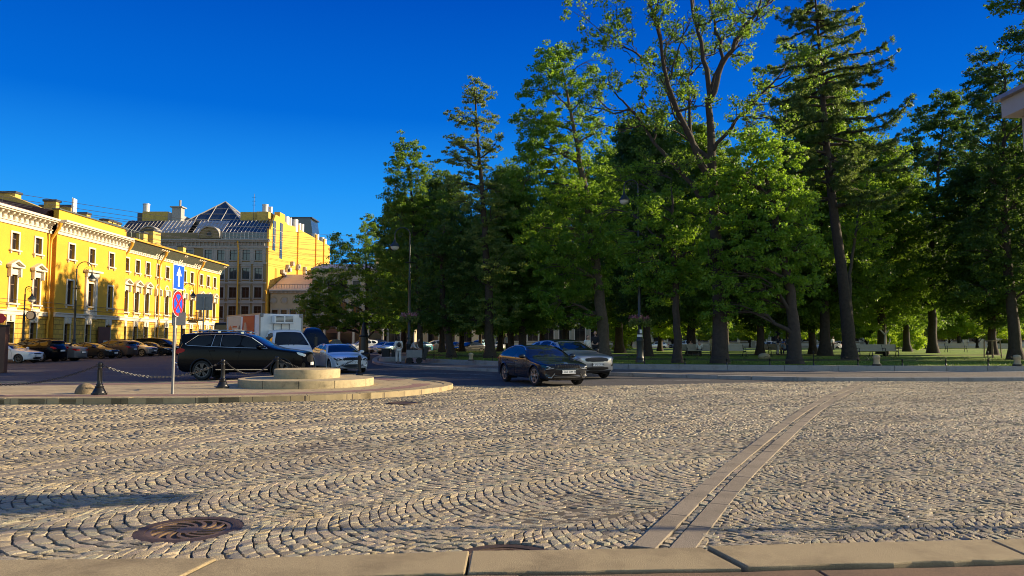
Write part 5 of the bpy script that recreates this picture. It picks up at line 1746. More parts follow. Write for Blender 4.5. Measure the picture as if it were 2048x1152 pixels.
    def side_line(s, mb, pts, r=.012, off=.004, sides=(1, -1), n=40, closed=False):
        pl = resample(pts, n, closed)
        if closed: pl = np.vstack([pl, pl[:1]])
        for sg in sides:
            mb.tube([(float(s.X(x)), float(sg * (s.hw(x, z) + off)), float(z)) for x, z in pl], r, 5)

    def cap_pos(s, z, u, off, front=True):
        """point on the nose (or tail) skin at height z, lateral u in -1..1"""
        half = s.top[:150] if front else s.top[250:][::-1]
        nn = s.TN[:150] if front else s.TN[250:][::-1]
        k = int(np.argmax(half[:, 1] >= min(1e9, half[:, 1].max())))
        zz = np.maximum.accumulate(half[:k + 1, 1])
        C = np.stack([np.interp(z, zz, half[:k + 1, 0]), z], -1)
        Nn = np.stack([np.interp(z, zz, nn[:k + 1, 0]), np.interp(z, zz, nn[:k + 1, 1])], -1)
        return s.strip(C, Nn, u, off)

    def cap_patch(s, mb, poly, off=.006, front=True, n=40, mi=0, mirror=True, ch=1, sides=None):
        pl = resample(chaikin(poly, ch, True) if ch else poly, n, True)
        for sg in (sides or ((1, -1) if mirror else (1,))):
            R = s.ring_patch(pl)
            V = np.concatenate([s.cap_pos(r[:, 1], r[:, 0] * sg, off, front) for r in R])
            F = [(a * n + q, a * n + (q + 1) % n, (a + 1) * n + (q + 1) % n, (a + 1) * n + q) for a in range(len(R) - 1) for q in range(n)]
            F.append(tuple((len(R) - 1) * n + q for q in range(n)))
            mb.add(V, F, mi)

    def cap_line(s, mb, pts, r=.012, off=.008, front=True, n=30, mirror=True, sides=None):
        pl = resample(pts, n)
        for sg in (sides or ((1, -1) if mirror else (1,))):
            mb.tube(s.cap_pos(pl[:, 1], pl[:, 0] * sg, off, front), r, 5)

    def top_patch(s, mb, x0, x1, u0, taper=1.0, off=.006, mi=0):
        xs = np.linspace(x0, x1, 14)
        i0 = int(np.argmax(s.top[:, 1] > s.belt[0] - .12))
        seg = s.top[i0 - 4:]
        nn = s.TN[i0 - 4:]
        xm = np.maximum.accumulate(seg[:, 0])
        C = np.stack([np.interp(xs, xm, seg[:, 0]), np.interp(xs, xm, seg[:, 1])], -1)
        Nn = np.stack([np.interp(xs, xm, nn[:, 0]), np.interp(xs, xm, nn[:, 1])], -1)
        us = np.linspace(-1, 1, 21)
        uu = us[None] * np.linspace(u0, u0 * taper, 14)[:, None]
        V = s.strip(np.repeat(C[:, None], 21, 1), np.repeat(Nn[:, None], 21, 1), uu, off).reshape(-1, 3)
        mb.add(V, [(a * 21 + q, a * 21 + q + 1, (a + 1) * 21 + q + 1, (a + 1) * 21 + q) for a in range(13) for q in range(20)], mi)


def wheel(parent, c, r, w, side, rim='alloy', spokes=5, steer=0.0):
    e = empty('wheel', c, steer, parent=parent)
    t = MB()
    prof = [(r * .70, -w * .42), (r * .80, -w * .5), (r * .93, -w * .47), (r, -w * .33), (r, w * .33), (r * .93, w * .47), (r * .80, w * .5), (r * .70, w * .42)]
    t.lathe(prof, n=36, axis='y', cap=False)
    t.build('tyre', MT['rubber'], e, 35)
    m = MB()
    y = w * .44 * side
    m.lathe([(r * .71, -w * .4 * side), (r * .69, 0), (r * .70, y * .9), (r * .74, y), (r * .70, y * 1.03), (r * .64, y * .96), (r * .62, y * .5)], n=36, axis='y', cap=False)
    m.lathe([(r * .63, y * .25), (.001, y * .25)], n=30, axis='y', cap=False, mi=1)
    m.lathe([(r * .17, y * .5), (r * .15, y * 1.0), (r * .1, y * 1.06), (.001, y * 1.08)], n=20, axis='y', cap=False)
    for k in range(spokes):
        for s2 in ((-.10, .10) if spokes <= 6 else (0,)):
            a = 2 * pi * k / spokes + .3
            a0, a1 = a + s2 * .8, a + s2 * 1.9
            ww = .075 if spokes <= 6 else .06
            p0, p1 = (r * .13 * cos(a0), r * .13 * sin(a0)), (r * .66 * cos(a1), r * .66 * sin(a1))
            dx, dz = p1[0] - p0[0], p1[1] - p0[1]
            l = sqrt(dx * dx + dz * dz)
            nx_, nz_ = -dz / l * r * ww, dx / l * r * ww
            ya, yb = y * .62, y * .98
            v = [(p0[0] + nx_, ya, p0[1] + nz_), (p0[0] - nx_, ya, p0[1] - nz_), (p1[0] - nx_, ya, p1[1] - nz_), (p1[0] + nx_, ya, p1[1] + nz_)]
            v += [(q[0], yb, q[2]) for q in v]
            m.add(v, [(0, 1, 2, 3), (7, 6, 5, 4), (0, 4, 5, 1), (1, 5, 6, 2), (2, 6, 7, 3), (3, 7, 4, 0)])
    m.build('rim', [MT[rim], MT['void']], e, 40)
    return e


def text_mesh(s, size, M4, m, parent, name='lettering', ext=.002):
    cu = bpy.data.curves.new(name, 'FONT')
    cu.body, cu.size, cu.align_x, cu.align_y, cu.extrude = s, size, 'CENTER', 'CENTER', ext
    cu.materials.append(m)
    o = bpy.data.objects.new(name, cu)
    COL.objects.link(o)
    o.parent = parent
    o.matrix_local = M4
    dg = bpy.context.evaluated_depsgraph_get()
    me = bpy.data.meshes.new_from_object(o.evaluated_get(dg))
    p = bpy.data.objects.new(name, me)
    COL.objects.link(p)
    p.parent = parent
    p.matrix_local = M4
    bpy.data.objects.remove(o)
    return p


def plate(car, parent, z, front=True, txt=None):
    p = car.cap_pos(np.array([z]), np.array([0.0]), .02, front)[0]
    sg = 1 if front else -1
    b = MB(); b.box((p[0] + .012 * sg, 0, z), (.018, .52, .115)); b.box((p[0] + .002 * sg, 0, z), (.016, .55, .14), mi=1)
    o = b.build('number_plate', [MT['plate'], MT['black']], parent)
    if txt:
        M4 = Matrix.Translation((p[0] + .022 * sg, 0, z)) @ Matrix.Rotation(radians(90) * sg, 4, 'Z') @ Matrix.Rotation(radians(90), 4, 'X')
        text_mesh(txt, .105, M4, MT['ink'], o)


def add_common(car, root, m, mirror_at, handles, seams, rim='alloy', spokes=5, lipm=None, steer=0.0, ww=.22, mirror_m=None):
    o, lip = car.body(m, root)
    n4 = len(lip.v) // 4; f4 = len(lip.f) // 4
    for i in range(4):
        q = MB(); q.add(lip.v[i * n4:(i + 1) * n4], [tuple(j - i * n4 for j in f) for f in lip.f[i * f4:(i + 1) * f4]]); q.build('wheel_arch', lipm or m, root, 60)
    for i, wx in enumerate(car.wheels):
        for sg in (-1, 1):
            wheel(root, (float(car.X(wx)), sg * (car.W / 2 - ww / 2 - .015), car.wr), car.wr, ww, sg, rim, spokes, steer if i == 0 else 0)
    if mirror_at:
        x, z = mirror_at
        for sg in (-1, 1):
            q = MB()
            y = float(car.hw(x, z))
            q.sphere((float(car.X(x)) - .02, sg * (y + .14), z + .05), (.10, .13, .085), 14, 8)
            q.box((float(car.X(x)) + .02, sg * (y + .02), z), (.08, .12, .05))
            q.build('wing_mirror', mirror_m or m, root, 60)
    for x, z in handles:
        for sg in (-1, 1):
            q = MB(); q.box((float(car.X(x)), sg * (float(car.hw(x, z)) + .018), z), (.20, .025, .035)); q.build('door_handle', m, root, None, .008)
    s = MB()
    for pl in seams: car.side_line(s, pl, .0055, .0005)
    if seams: s.build('door_seam', MT['void'], root)
    return o


def glass_set(car, root, windows, wind, rearw, trim=None, trim_pts=None):
    for pl in windows:
        for sg in (1, -1):
            q = MB(); car.side_patch(q, pl, .007, (sg,)); q.build('side_window', MT['glass'], root, 40)
    q = MB(); car.top_patch(q, *wind); q.build('windscreen', MT['glass'], root, 40)
    if rearw: q = MB(); car.top_patch(q, *rearw); q.build('rear_window', MT['glass'], root, 40)
    if trim is not None:
        for sg in (1, -1):
            q = MB()
            for pl in trim_pts: car.side_line(q, pl, .014, .008, (sg,), n=60, closed=True)
            q.build('window_trim', trim, root)


def lamps(car, root, head, head_side, tail, tail_side, headm='lamp_clear'):
    for sg in (1, -1):
        q = MB()
        if head: car.cap_patch(q, head, .008, sides=(sg,))
        if head_side: car.side_patch(q, head_side, .007, (sg,))
        if head or head_side: q.build('headlight', MT[headm], root, 40)
        q = MB()
        if tail: car.cap_patch(q, tail, .008, False, sides=(sg,))
        if tail_side: car.side_patch(q, tail_side, .007, (sg,))
        if tail or tail_side: q.build('tail_light', MT['lamp_red'], root, 40)


def make_fastback(m, label, group=None, txt=None, emblem=True, steer=0.0, grille='black'):
    root = empty('fastback_car', (0, 0, 0), 0, label, 'car', group)
    c = Car(4.9, 1.86, [(.30, .20), (.10, .22), (.02, .42), (0, .60), (.05, .72), (.22, .80), (.8, .895), (1.42, .965), (2.15, 1.32), (2.6, 1.43), (3.05, 1.445), (3.55, 1.39), (4.2, 1.19), (4.55, 1.07), (4.84, 1.04), (4.87, .92), (4.9, .66), (4.83, .36), (4.72, .22)],
            (.95, 3.80), .345, (.90, 1.02), front=(1.0, .22), rear=(1.0, .18), bow=.16)
    add_common(c, root, m, (1.72, .98), [(2.55, .84), (3.55, .87)], [[(1.55, .35), (1.50, .70), (1.62, .95)], [(2.72, .30), (2.74, .7), (2.66, .98)], [(3.72, .95), (3.60, .72), (3.42, .40)], [(1.55, .30), (3.3, .30)], [(.55, .82), (1.4, .93)]], steer=steer, rim='alloy', spokes=5)
    w = [[(1.60, .985), (1.98, 1.20), (2.30, 1.335), (2.66, 1.385), (2.70, .995)], [(2.78, .995), (2.75, 1.39), (3.1, 1.385), (3.52, 1.32), (3.60, 1.02)], [(3.68, 1.02), (3.61, 1.30), (3.95, 1.20), (4.22, 1.07)]]
    glass_set(c, root, w, (1.50, 2.32, .90, .84), (3.45, 4.42, .80, .86), MT['chrome'], [[(2.0, 1.235), (2.32, 1.36), (2.7, 1.41), (3.1, 1.41), (3.55, 1.345), (4.0, 1.20), (4.3, 1.06), (4.0, 1.21), (3.55, 1.355), (3.1, 1.42), (2.7, 1.42), (2.32, 1.37)]])
    lamps(c, root, [(.62, .66), (.70, .74), (.99, .78), (.99, .65), (.8, .63)], [(.10, .64), (.16, .72), (.45, .77), (.30, .66)], [(.1, .86), (.98, .84), (.98, .92), (.1, .93)], [(4.86, .84), (4.45, .90), (4.55, .96), (4.86, .93)], 'glass')
    for sg in (1, -1): q = MB(); c.cap_line(q, [(.66, .645), (.97, .655), (.82, .70), (.98, .755)], .013, .014, sides=(sg,)); q.build('daytime_light', MT['lamp_clear'], root)
    q = MB(); c.cap_patch(q, [(-.66, .63), (.66, .63), (.60, .73), (.3, .765), (-.3, .765), (-.60, .73)], .007, mirror=False); g = q.build('grille', MT['black'], root, 40)
    q = MB()
    for z in np.linspace(.645, .745, 4):
        uu = np.linspace(-.6, .6, 40)
        q.tube(c.cap_pos(z + .016 * np.sign(np.sin(uu * 55)), uu, .012), .008, 4)
    q.build('mesh', MT['chrome'] if grille == 'chrome' else MT['iron'], g)
    q = MB(); c.cap_patch(q, [(-.72, .27), (.72, .27), (.62, .42), (-.62, .42)], .007, mirror=False); g2 = q.build('lower_grille', MT['black'], root, 40)
    q = MB()
    for z in (.31, .36): q.tube(c.cap_pos(np.full(20, z), np.linspace(-.62, .62, 20), .012), .010, 4)
    c.cap_line(q, [(.60, .44), (.74, .27), (.9, .26)], .016, .012)
    q.build('bumper_trim', MT['alloy'], root)
    for sg in (1, -1): q = MB(); c.cap_patch(q, [(.82, .36), (.90, .50), (.94, .52), (.90, .36)], .007, sides=(sg,)); q.build('air_vent', MT['black'], root, 40)
    plate(c, root, .505, True, txt)
    plate(c, root, .62, False)
    if emblem:
        p = c.cap_pos(np.array([.795]), np.array([0.0]), .012)[0]
        M4 = Matrix.Translation((p[0] + .01, 0, .80)) @ Matrix.Rotation(radians(90), 4, 'Z') @ Matrix.Rotation(radians(52), 4, 'X')
        text_mesh('KIA', .10, M4, MT['chrome'], root, 'emblem', .004)
    return root


def make_big_suv(m, label):
    root = empty('suv_car', (0, 0, 0), 0, label, 'car')
    c = Car(5.13, 1.96, [(.30, .27), (.10, .30), (.02, .52), (0, .78), (.03, .98), (.14, 1.06), (.6, 1.14), (1.38, 1.225), (2.15, 1.66), (2.55, 1.775), (3.2, 1.82), (4.3, 1.80), (4.80, 1.755), (5.05, 1.72), (5.04, 1.69), (4.88, 1.64), (4.96, 1.35), (5.05, 1.10), (5.12, .82), (5.10, .55), (4.95, .34), (4.80, .28)],
            (.93, 4.005), .375, (1.10, 1.22), tumble=.40, front=(.9, .17), rear=(.8, .12), bow=.10, zb=.27, zmid=.75)
    add_common(c, root, m, (1.78, 1.20), [(2.62, 1.06), (3.62, 1.10)], [[(1.55, .42), (1.50, .85), (1.66, 1.14)], [(2.60, .36), (2.62, .8), (2.52, 1.16)], [(3.78, 1.18), (3.62, .85), (3.48, .48)], [(1.6, .36), (3.4, .36)], [(.6, 1.06), (1.4, 1.17), (2.6, 1.20)], [(4.55, 1.3), (4.62, 1.62)]], rim='alloy_dark', ww=.27, lipm=MT['black'])
    w = [[(1.62, 1.205), (1.78, 1.34), (2.16, 1.565), (2.50, 1.655), (2.56, 1.225)], [(2.60, 1.225), (2.54, 1.66), (2.9, 1.69), (3.30, 1.69), (3.30, 1.25)], [(3.35, 1.25), (3.35, 1.69), (3.56, 1.69), (3.64, 1.265)], [(3.72, 1.27), (3.64, 1.685), (4.24, 1.66), (4.62, 1.35), (4.55, 1.315)]]
    glass_set(c, root, w, (1.45, 2.28, .90, .86), None, MT['chrome'], [[(1.50, 1.185), (1.80, 1.38), (2.16, 1.59), (2.5, 1.68), (2.9, 1.715), (3.4, 1.715), (4.26, 1.685), (4.70, 1.345), (4.58, 1.295), (3.6, 1.25), (2.6, 1.21)]])
    for sg in (1, -1):
        q = MB(); c.side_line(q, [(3.655, 1.27), (3.60, 1.69)], .016, .010, (sg,)); q.build('pillar_trim', MT['chrome'], root)
        q = MB(); c.side_line(q, [(3.325, 1.25), (3.325, 1.69)], .010, .010, (sg,)); q.build('pillar_trim', MT['chrome'], root)
    lamps(c, root, [(.70, .90), (.72, 1.0), (.99, 1.03), (.99, .88)], [(.06, .89), (.10, 1.0), (.40, 1.06), (.30, .94)], [(.62, 1.0), (.62, 1.16), (.99, 1.16), (.99, .98)], [(5.06, .96), (4.70, 1.06), (4.66, 1.13), (4.74, 1.19), (5.02, 1.18)])
    q = MB(); c.cap_patch(q, [(-.58, .62), (.58, .62), (.62, .95), (-.62, .95)], .007, mirror=False); q.build('grille', MT['black'], root, 40)
    q = MB(); c.cap_patch(q, [(-.76, 1.24), (.76, 1.24), (.70, 1.60), (-.70, 1.60)], .007, False, mirror=False); q.build('rear_window', MT['glass'], root, 40)
    for sg in (1, -1): q = MB(); c.side_line(q, [(1.45, .40), (3.45, .40)], .028, .03, (sg,)); q.build('running_board', MT['chrome'], root)
    for sg in (-1, 1):
        q = MB()
        pts = [(c.X(x), sg * float(c.hw(x, z) - .10), z + .065) for x, z in ((2.45, 1.70), (2.6, 1.765), (3.3, 1.80), (4.3, 1.78), (4.55, 1.745))]
        q.tube(pts, .024, 6)
        for x, z in ((2.6, 1.74), (3.5, 1.77), (4.4, 1.74)): q.box((float(c.X(x)), sg * float(c.hw(x, z) - .10), z + .03), (.10, .04, .07))
        q.build('roof_rail', MT['chrome'], root)
    for x in (2.9, 3.85): q = MB(); q.tube([(float(c.X(x)), y, 1.865 + .02 * (1 - (y / .7) ** 2)) for y in np.linspace(-.68, .68, 9)], .022, 6); q.build('roof_bar', MT['galv'], root)
    plate(c, root, .60, True); plate(c, root, .95, False)
    for sg in (1, -1): q = MB(); c.cap_patch(q, [(.72, .36), (.74, .62), (.98, .66), (.98, .38)], .007, sides=(sg,)); q.build('air_vent', MT['black'], root, 40)
    q = MB(); c.side_line(q, [(4.95, .62), (5.05, .66)], .03, .01); c.cap_line(q, [(0, .45), (.9, .45)], .02, .012, False); q.build('rear_trim', MT['chrome'], root)
    return root


def make_coupe_suv(m, label):
    root = empty('suv_car', (0, 0, 0), 0, label, 'car')
    c = Car(4.8, 1.95, [(.32, .26), (.14, .29), (.04, .46), (0, .68), (.03, .86), (.14, .97), (.7, 1.05), (1.42, 1.12), (2.22, 1.52), (2.65, 1.64), (3.2, 1.665), (4.0, 1.61), (4.55, 1.50), (4.66, 1.45), (4.48, 1.36), (4.62, 1.12), (4.77, 1.0), (4.8, .70), (4.74, .42), (4.6, .28)],
            (.90, 3.77), .375, (1.02, 1.13), tumble=.42, front=(.9, .20), rear=(.9, .16), bow=.13, zb=.25, zmid=.72)
    add_common(c, root, m, (1.75, 1.12), [(2.6, .98), (3.5, 1.0)], [[(1.5, .4), (1.46, .8), (1.6, 1.06)], [(2.6, .36), (2.62, .8), (2.55, 1.1)], [(3.65, 1.1), (3.5, .85), (3.36, .46)], [(1.5, .36), (3.3, .36)]], rim='alloy', mirror_m=MT['black'])
    w = [[(1.62, 1.12), (1.95, 1.32), (2.28, 1.48), (2.56, 1.54), (2.60, 1.13)], [(2.68, 1.13), (2.64, 1.55), (3.0, 1.575), (3.5, 1.55), (3.62, 1.16)], [(3.70, 1.16), (3.60, 1.545), (4.1, 1.48), (4.35, 1.20)]]
    glass_set(c, root, w, (1.50, 2.32, .90, .85), None)
    q = MB(); c.top_patch(q, 2.4, 4.45, .93, 1.0, .004); q.build('roof_panel', PAINT['black'], root, 40)
    lamps(c, root, [(.66, .80), (.66, .88), (.99, .93), (.99, .82)], [(.05, .82), (.10, .90), (.55, .97), (.40, .90)], [(.3, 1.0), (.3, 1.08), (.99, 1.1), (.99, 1.0)], [(4.75, 1.0), (4.4, 1.04), (4.4, 1.1), (4.7, 1.1)])
    q = MB(); c.cap_patch(q, [(-.62, .72), (.62, .72), (.66, .90), (-.66, .90)], .007, mirror=False); g = q.build('grille', MT['black'], root, 40)
    q = MB()
    for z in np.linspace(.74, .88, 5): q.tube(c.cap_pos(np.full(24, z), np.linspace(-.62, .62, 24), .012), .006, 4)
    q.build('mesh', MT['iron'], g)
    q = MB(); c.cap_patch(q, [(-.70, .36), (.70, .36), (.66, .50), (-.66, .50)], .007, mirror=False); q.build('lower_grille', MT['black'], root, 40)
    for sg in (1, -1): q = MB(); c.cap_patch(q, [(.80, .50), (.99, .46), (.99, .64), (.90, .60)], .007, sides=(sg,)); q.build('air_vent', MT['black'], root, 40)
    q = MB(); c.cap_patch(q, [(-.9, .27), (.9, .27), (.9, .35), (-.9, .35)], .010, mirror=False); q.build('skid_plate', MT['alloy_dark'], root, 40)
    plate(c, root, .60, True, 'M 470 KH 98')
    plate(c, root, .72, False)
    return root


def make_sedan(m, label, group, rim='alloy', spokes=7, hatch=False):
    root = empty('sedan_car', (0, 0, 0), 0, label, 'car', group)
    c = Car(4.6, 1.78, [(.30, .20), (.10, .23), (.02, .44), (0, .60), (.06, .74), (.24, .82), (.75, .92), (1.25, .99), (1.95, 1.34), (2.4, 1.455), (2.9, 1.465), (3.4, 1.40), (3.95, 1.16), (4.2, 1.09), (4.50, 1.07), (4.55, .95), (4.6, .68), (4.54, .38), (4.42, .22)],
            (.85, 3.5), .325, (.92, 1.02), front=(.95, .22), rear=(.9, .16), bow=.14, ring=170)
    add_common(c, root, m, (1.55, 1.0), [(2.45, .86), (3.3, .88)], [[(1.36, .35), (1.34, .7), (1.46, .97)], [(2.5, .3), (2.52, .7), (2.46, 1.0)], [(3.42, .95), (3.3, .72), (3.14, .4)]], rim=rim, spokes=spokes)
    w = [[(1.46, 1.0), (1.84, 1.22), (2.14, 1.36), (2.44, 1.395), (2.48, 1.01)], [(2.56, 1.01), (2.53, 1.40), (2.85, 1.40), (3.25, 1.33), (3.34, 1.04)], [(3.42, 1.04), (3.34, 1.31), (3.62, 1.20), (3.78, 1.06)]]
    glass_set(c, root, w, (1.33, 2.12, .90, .84), (3.28, 3.98, .82, .9))
    lamps(c, root, [(.60, .66), (.62, .74), (.99, .79), (.99, .67)], [(.10, .67), (.16, .75), (.52, .82), (.38, .72)], [(.45, .80), (.45, .93), (.99, .96), (.99, .80)], [(4.54, .80), (4.2, .88), (4.22, .96), (4.5, .97)])
    q = MB(); c.cap_patch(q, [(-.5, .63), (.5, .63), (.54, .72), (-.54, .72)], .007, mirror=False); c.cap_patch(q, [(-.6, .27), (.6, .27), (.52, .42), (-.52, .42)], .007, mirror=False); q.build('grille', MT['black'], root, 40)
    plate(c, root, .50, True); plate(c, root, .68, False)
    return root


def make_crossover(m, label, group, L=4.55, H=1.68, name='crossover_car', rim='alloy', tallglass=0.0):
    root = empty(name, (0, 0, 0), 0, label, 'car', group)
    k, h = L / 4.55, H / 1.68
    sc_ = lambda pl: [(x * k, z * h) for x, z in pl]
    c = Car(L, 1.85, sc_([(.30, .25), (.10, .28), (.02, .46), (0, .68), (.05, .86), (.20, .95), (.65, 1.03), (1.22, 1.09), (1.95, 1.52), (2.35, 1.64), (2.9, 1.675), (3.7, 1.63), (4.2, 1.55), (4.38, 1.50), (4.36, 1.44), (4.28, 1.30), (4.42, 1.05), (4.52, .95), (4.55, .68), (4.5, .42), (4.38, .27)]),
            (.86 * k, 3.55 * k), .36, (1.0 * h, 1.10 * h), tumble=.40, front=(.9, .20), rear=(.8, .13), bow=.12, zb=.24, ring=170, zmid=.7)
    add_common(c, root, m, (1.52 * k, 1.10 * h), [(2.42 * k, .96 * h), (3.3 * k, .98 * h)], [sc_([(1.36, .4), (1.32, .8), (1.44, 1.06)]), sc_([(2.45, .34), (2.47, .8), (2.4, 1.08)]), sc_([(3.45, 1.06), (3.3, .8), (3.16, .44)])], rim=rim, spokes=5, lipm=MT['black'])
    w = [sc_(p) for p in ([(1.42, 1.10), (1.76, 1.32), (2.06, 1.49), (2.38, 1.56), (2.42, 1.11)], [(2.50, 1.11), (2.47, 1.57), (2.85, 1.585), (3.28, 1.56), (3.36, 1.14)], [(3.44, 1.14), (3.36, 1.555), (3.85, 1.50), (4.05, 1.22), (4.0, 1.17)])]
    glass_set(c, root, w, (1.30 * k, 2.05 * k, .90, .85), None)
    q = MB()
    c.cap_patch(q, [(-.74, 1.12 * h), (.74, 1.12 * h), (.70, 1.42 * h), (-.70, 1.42 * h)], .008, False, mirror=False); q.build('rear_window', MT['glass'], root, 40)
    lamps(c, root, [(.62, .76 * h), (.64, .84 * h), (.99, .88 * h), (.99, .77 * h)], sc_([(.06, .77), (.12, .86), (.50, .94), (.36, .84)]), [(.62, .94 * h), (.66, 1.08 * h), (.99, 1.1 * h), (.99, .94 * h)], sc_([(4.50, .94), (4.18, 1.02), (4.2, 1.09), (4.42, 1.10)]))
    q = MB(); c.cap_patch(q, [(-.56, .70 * h), (.56, .70 * h), (.6, .86 * h), (-.6, .86 * h)], .007, mirror=False); c.cap_patch(q, [(-.66, .34 * h), (.66, .34 * h), (.6, .5 * h), (-.6, .5 * h)], .007, mirror=False); q.build('grille', MT['black'], root, 40)
    for sg in (-1, 1): q = MB(); q.tube([(c.X(x * k), sg * float(c.hw(x * k, z * h) - .10), z * h + .05) for x, z in ((2.2, 1.56), (2.4, 1.62), (3.0, 1.655), (3.7, 1.61), (3.95, 1.57))], .02, 6); q.build('roof_rail', MT['black'], root)
    plate(c, root, .58 * h, True); plate(c, root, .80 * h, False)
    return root


def make_van(m, label, group=None, L=5.2, H=1.92, W=1.95, high=False, name='minivan'):
    root = empty(name, (0, 0, 0), 0, label, 'van', group)
    h = H / 1.92
    c = Car(L, W, [(.3, .24), (.10, .27), (.02, .5), (0, .75), (.06, .93), (.3, 1.03), (.9, 1.17), (1.75, 1.70 * h), (2.2, 1.86 * h), (3.0, 1.92 * h), (L - .6, 1.89 * h), (L - .2, 1.82 * h), (L - .12, 1.6 * h), (L - .05, 1.1), (L, .8), (L - .03, .45), (L - .15, .28)],
            (.92, L - 1.08), .36, (1.12, 1.18), tumble=.22 / h, front=(1.0, .18), rear=(.5, .08), bow=.10, zb=.25, ring=170, zmid=.8)
    add_common(c, root, m, (1.35, 1.16), [(2.1, 1.0), (2.5, 1.0)], [[(1.3, .4), (1.3, 1.1)], [(2.3, .36), (2.35, 1.7)], [(3.5, .4), (3.5, 1.7)]], rim='alloy_dark')
    z1 = 1.66
    w = [[(1.18, 1.17), (1.55, 1.42), (1.9, 1.62), (2.26, z1 + .02), (2.26, 1.17)], [(2.40, 1.17), (2.40, z1 + .02), (3.45, z1 + .03), (3.45, 1.18)], [(3.56, 1.18), (3.56, z1 + .03), (L - .42, z1), (L - .32, 1.2)]]
    glass_set(c, root, w if not high else w[:1], (1.0, 1.95, .90, .88), None)
    lamps(c, root, [(.62, .80), (.64, .90), (.99, .96), (.99, .8)], [(.08, .82), (.16, .93), (.55, 1.03), (.40, .9)], [(.84, .9), (.84, 1.4), (.99, 1.4), (.99, .9)], None)
    q = MB(); c.cap_patch(q, [(-.55, .66), (.55, .66), (.55, .86), (-.55, .86)], .007, mirror=False); c.cap_patch(q, [(-.66, .34), (.66, .34), (.6, .5), (-.6, .5)], .007, mirror=False); q.build('grille', MT['black'], root, 40)
    q = MB(); c.cap_patch(q, [(-.76, 1.2), (.76, 1.2), (.72, 1.62 * h), (-.72, 1.62 * h)], .008, False, mirror=False); q.build('rear_window', MT['glass'], root, 40)
    plate(c, root, .56, True); plate(c, root, .75, False)
    return root


def make_pickup(m, label, group):
    root = empty('pickup_truck', (0, 0, 0), 0, label, 'pickup', group)
    c = Car(5.3, 1.9, [(.3, .32), (.1, .36), (.02, .55), (0, .85), (.06, 1.02), (.4, 1.08), (1.3, 1.14), (1.95, 1.62), (2.3, 1.75), (2.9, 1.78), (3.3, 1.72), (3.48, 1.35), (3.52, 1.14), (3.7, 1.12), (5.2, 1.14), (5.28, 1.1), (5.3, .8), (5.2, .45), (5.05, .36)],
            (.95, 4.15), .39, (1.1, 1.14), tumble=.36, front=(.8, .15), rear=(.3, .05), bow=.06, zb=.34, ring=170, zmid=.8)
    add_common(c, root, m, (1.6, 1.16), [(2.3, 1.0), (3.1, 1.0)], [[(1.4, .45), (1.42, 1.1)], [(2.4, .42), (2.42, 1.12)], [(3.4, .5), (3.42, 1.12)], [(3.55, .5), (3.55, 1.1)]], rim='alloy_dark', lipm=MT['black'])
    glass_set(c, root, [[(1.5, 1.15), (1.8, 1.4), (2.05, 1.6), (2.36, 1.66), (2.38, 1.15)], [(2.46, 1.15), (2.44, 1.67), (2.9, 1.68), (3.2, 1.64), (3.34, 1.17)]], (1.38, 2.1, .88, .86), None)
    lamps(c, root, [(.62, .84), (.62, .96), (.99, .98), (.99, .84)], [(.06, .84), (.1, .98), (.4, 1.02), (.34, .9)], [(.88, .75), (.88, 1.05), (.99, 1.05), (.99, .75)], None)
    q = MB(); c.cap_patch(q, [(-.55, .72), (.55, .72), (.57, .95), (-.57, .95)], .007, mirror=False); q.build('grille', MT['black'], root, 40)
    q = MB(); c.top_patch(q, 3.75, 5.15, .86, 1, .003); q.build('load_bed', MT['black'], root, 40)
    plate(c, root, .58, True)
    return root


def place(o, x, y, hx, hy, z=0.0):
    o.location = (x, y, z)
    o.rotation_euler = (0, 0, atan2(hy, hx))
    return o


def recolour(o, old, new):
    """give one copied car its own paint without touching the shared meshes"""
    for c in all_below(o):
        for sl_ in getattr(c, 'material_slots', []):
            if sl_.material == old:
                sl_.link = 'OBJECT'
                sl_.material = new


# ---- cars in the road
place(make_big_suv(PAINT['black'], 'long black SUV with roof rails and chrome window line, side-on behind the plinth'), -11.05, 31.0, 1, .03).scale = (1.04, 1.0, 1.08)
place(make_fastback(PAINT['navy'], 'blue-black sporty car with zigzag daytime lights, nearest in the road', None, 'A 262 OM 98', True, .10), 1.05, 28.25, .38, -.925)
place(make_coupe_suv(PAINT['greysilver'], 'silver-grey SUV with a black roof, half hidden behind the blue-black car'), 2.5, 32.9, .44, -.90)
k5w = make_fastback(PAINT['white'], 'white sporty car with a dark slit grille, between the black SUV and the end bollard', None, 'K 317 TA 98', False)
place(k5w, -9.05, 38.7, .50, -.866)

# ---- refrigerated truck
tr = empty('delivery_truck', (0, 0, 0), 0, 'white refrigerated box truck with a red and cream banner, nose towards the plaza', 'truck')
th = atan2(-.78, .62)
place(tr, -11.74, 37.7, .62, -.78)           # origin: middle of the box front, on the road
q = MB(); q.box((-2.55, 0, 1.95), (5.1, 2.2, 2.0)); bx = q.build('cargo_box', MT['white'], tr, None, .03)
q = MB()
for z in (.97, 2.94):
    for y in (-1.1, 1.1): q.box((-2.55, y, z), (5.14, .05, .07))
for x in (.0, -5.1):
    for y in (-1.1, 1.1): q.box((x, y, 1.95), (.06, .06, 2.02))
q.build('box_trim', MT['galv'], bx)
q = MB()
for y in (-1.02, 1.02): q.box((.02, y, 2.87), (.08, .17, .17))
q.build('corner_cap', MT['signback'], bx, None, .03)
ban_r, ban_c = mat('banner_red', (.46, .013, .009), .5, var=.05, vs=3), mat('banner_cream', (.62, .50, .38), .5, var=.06, vs=2)
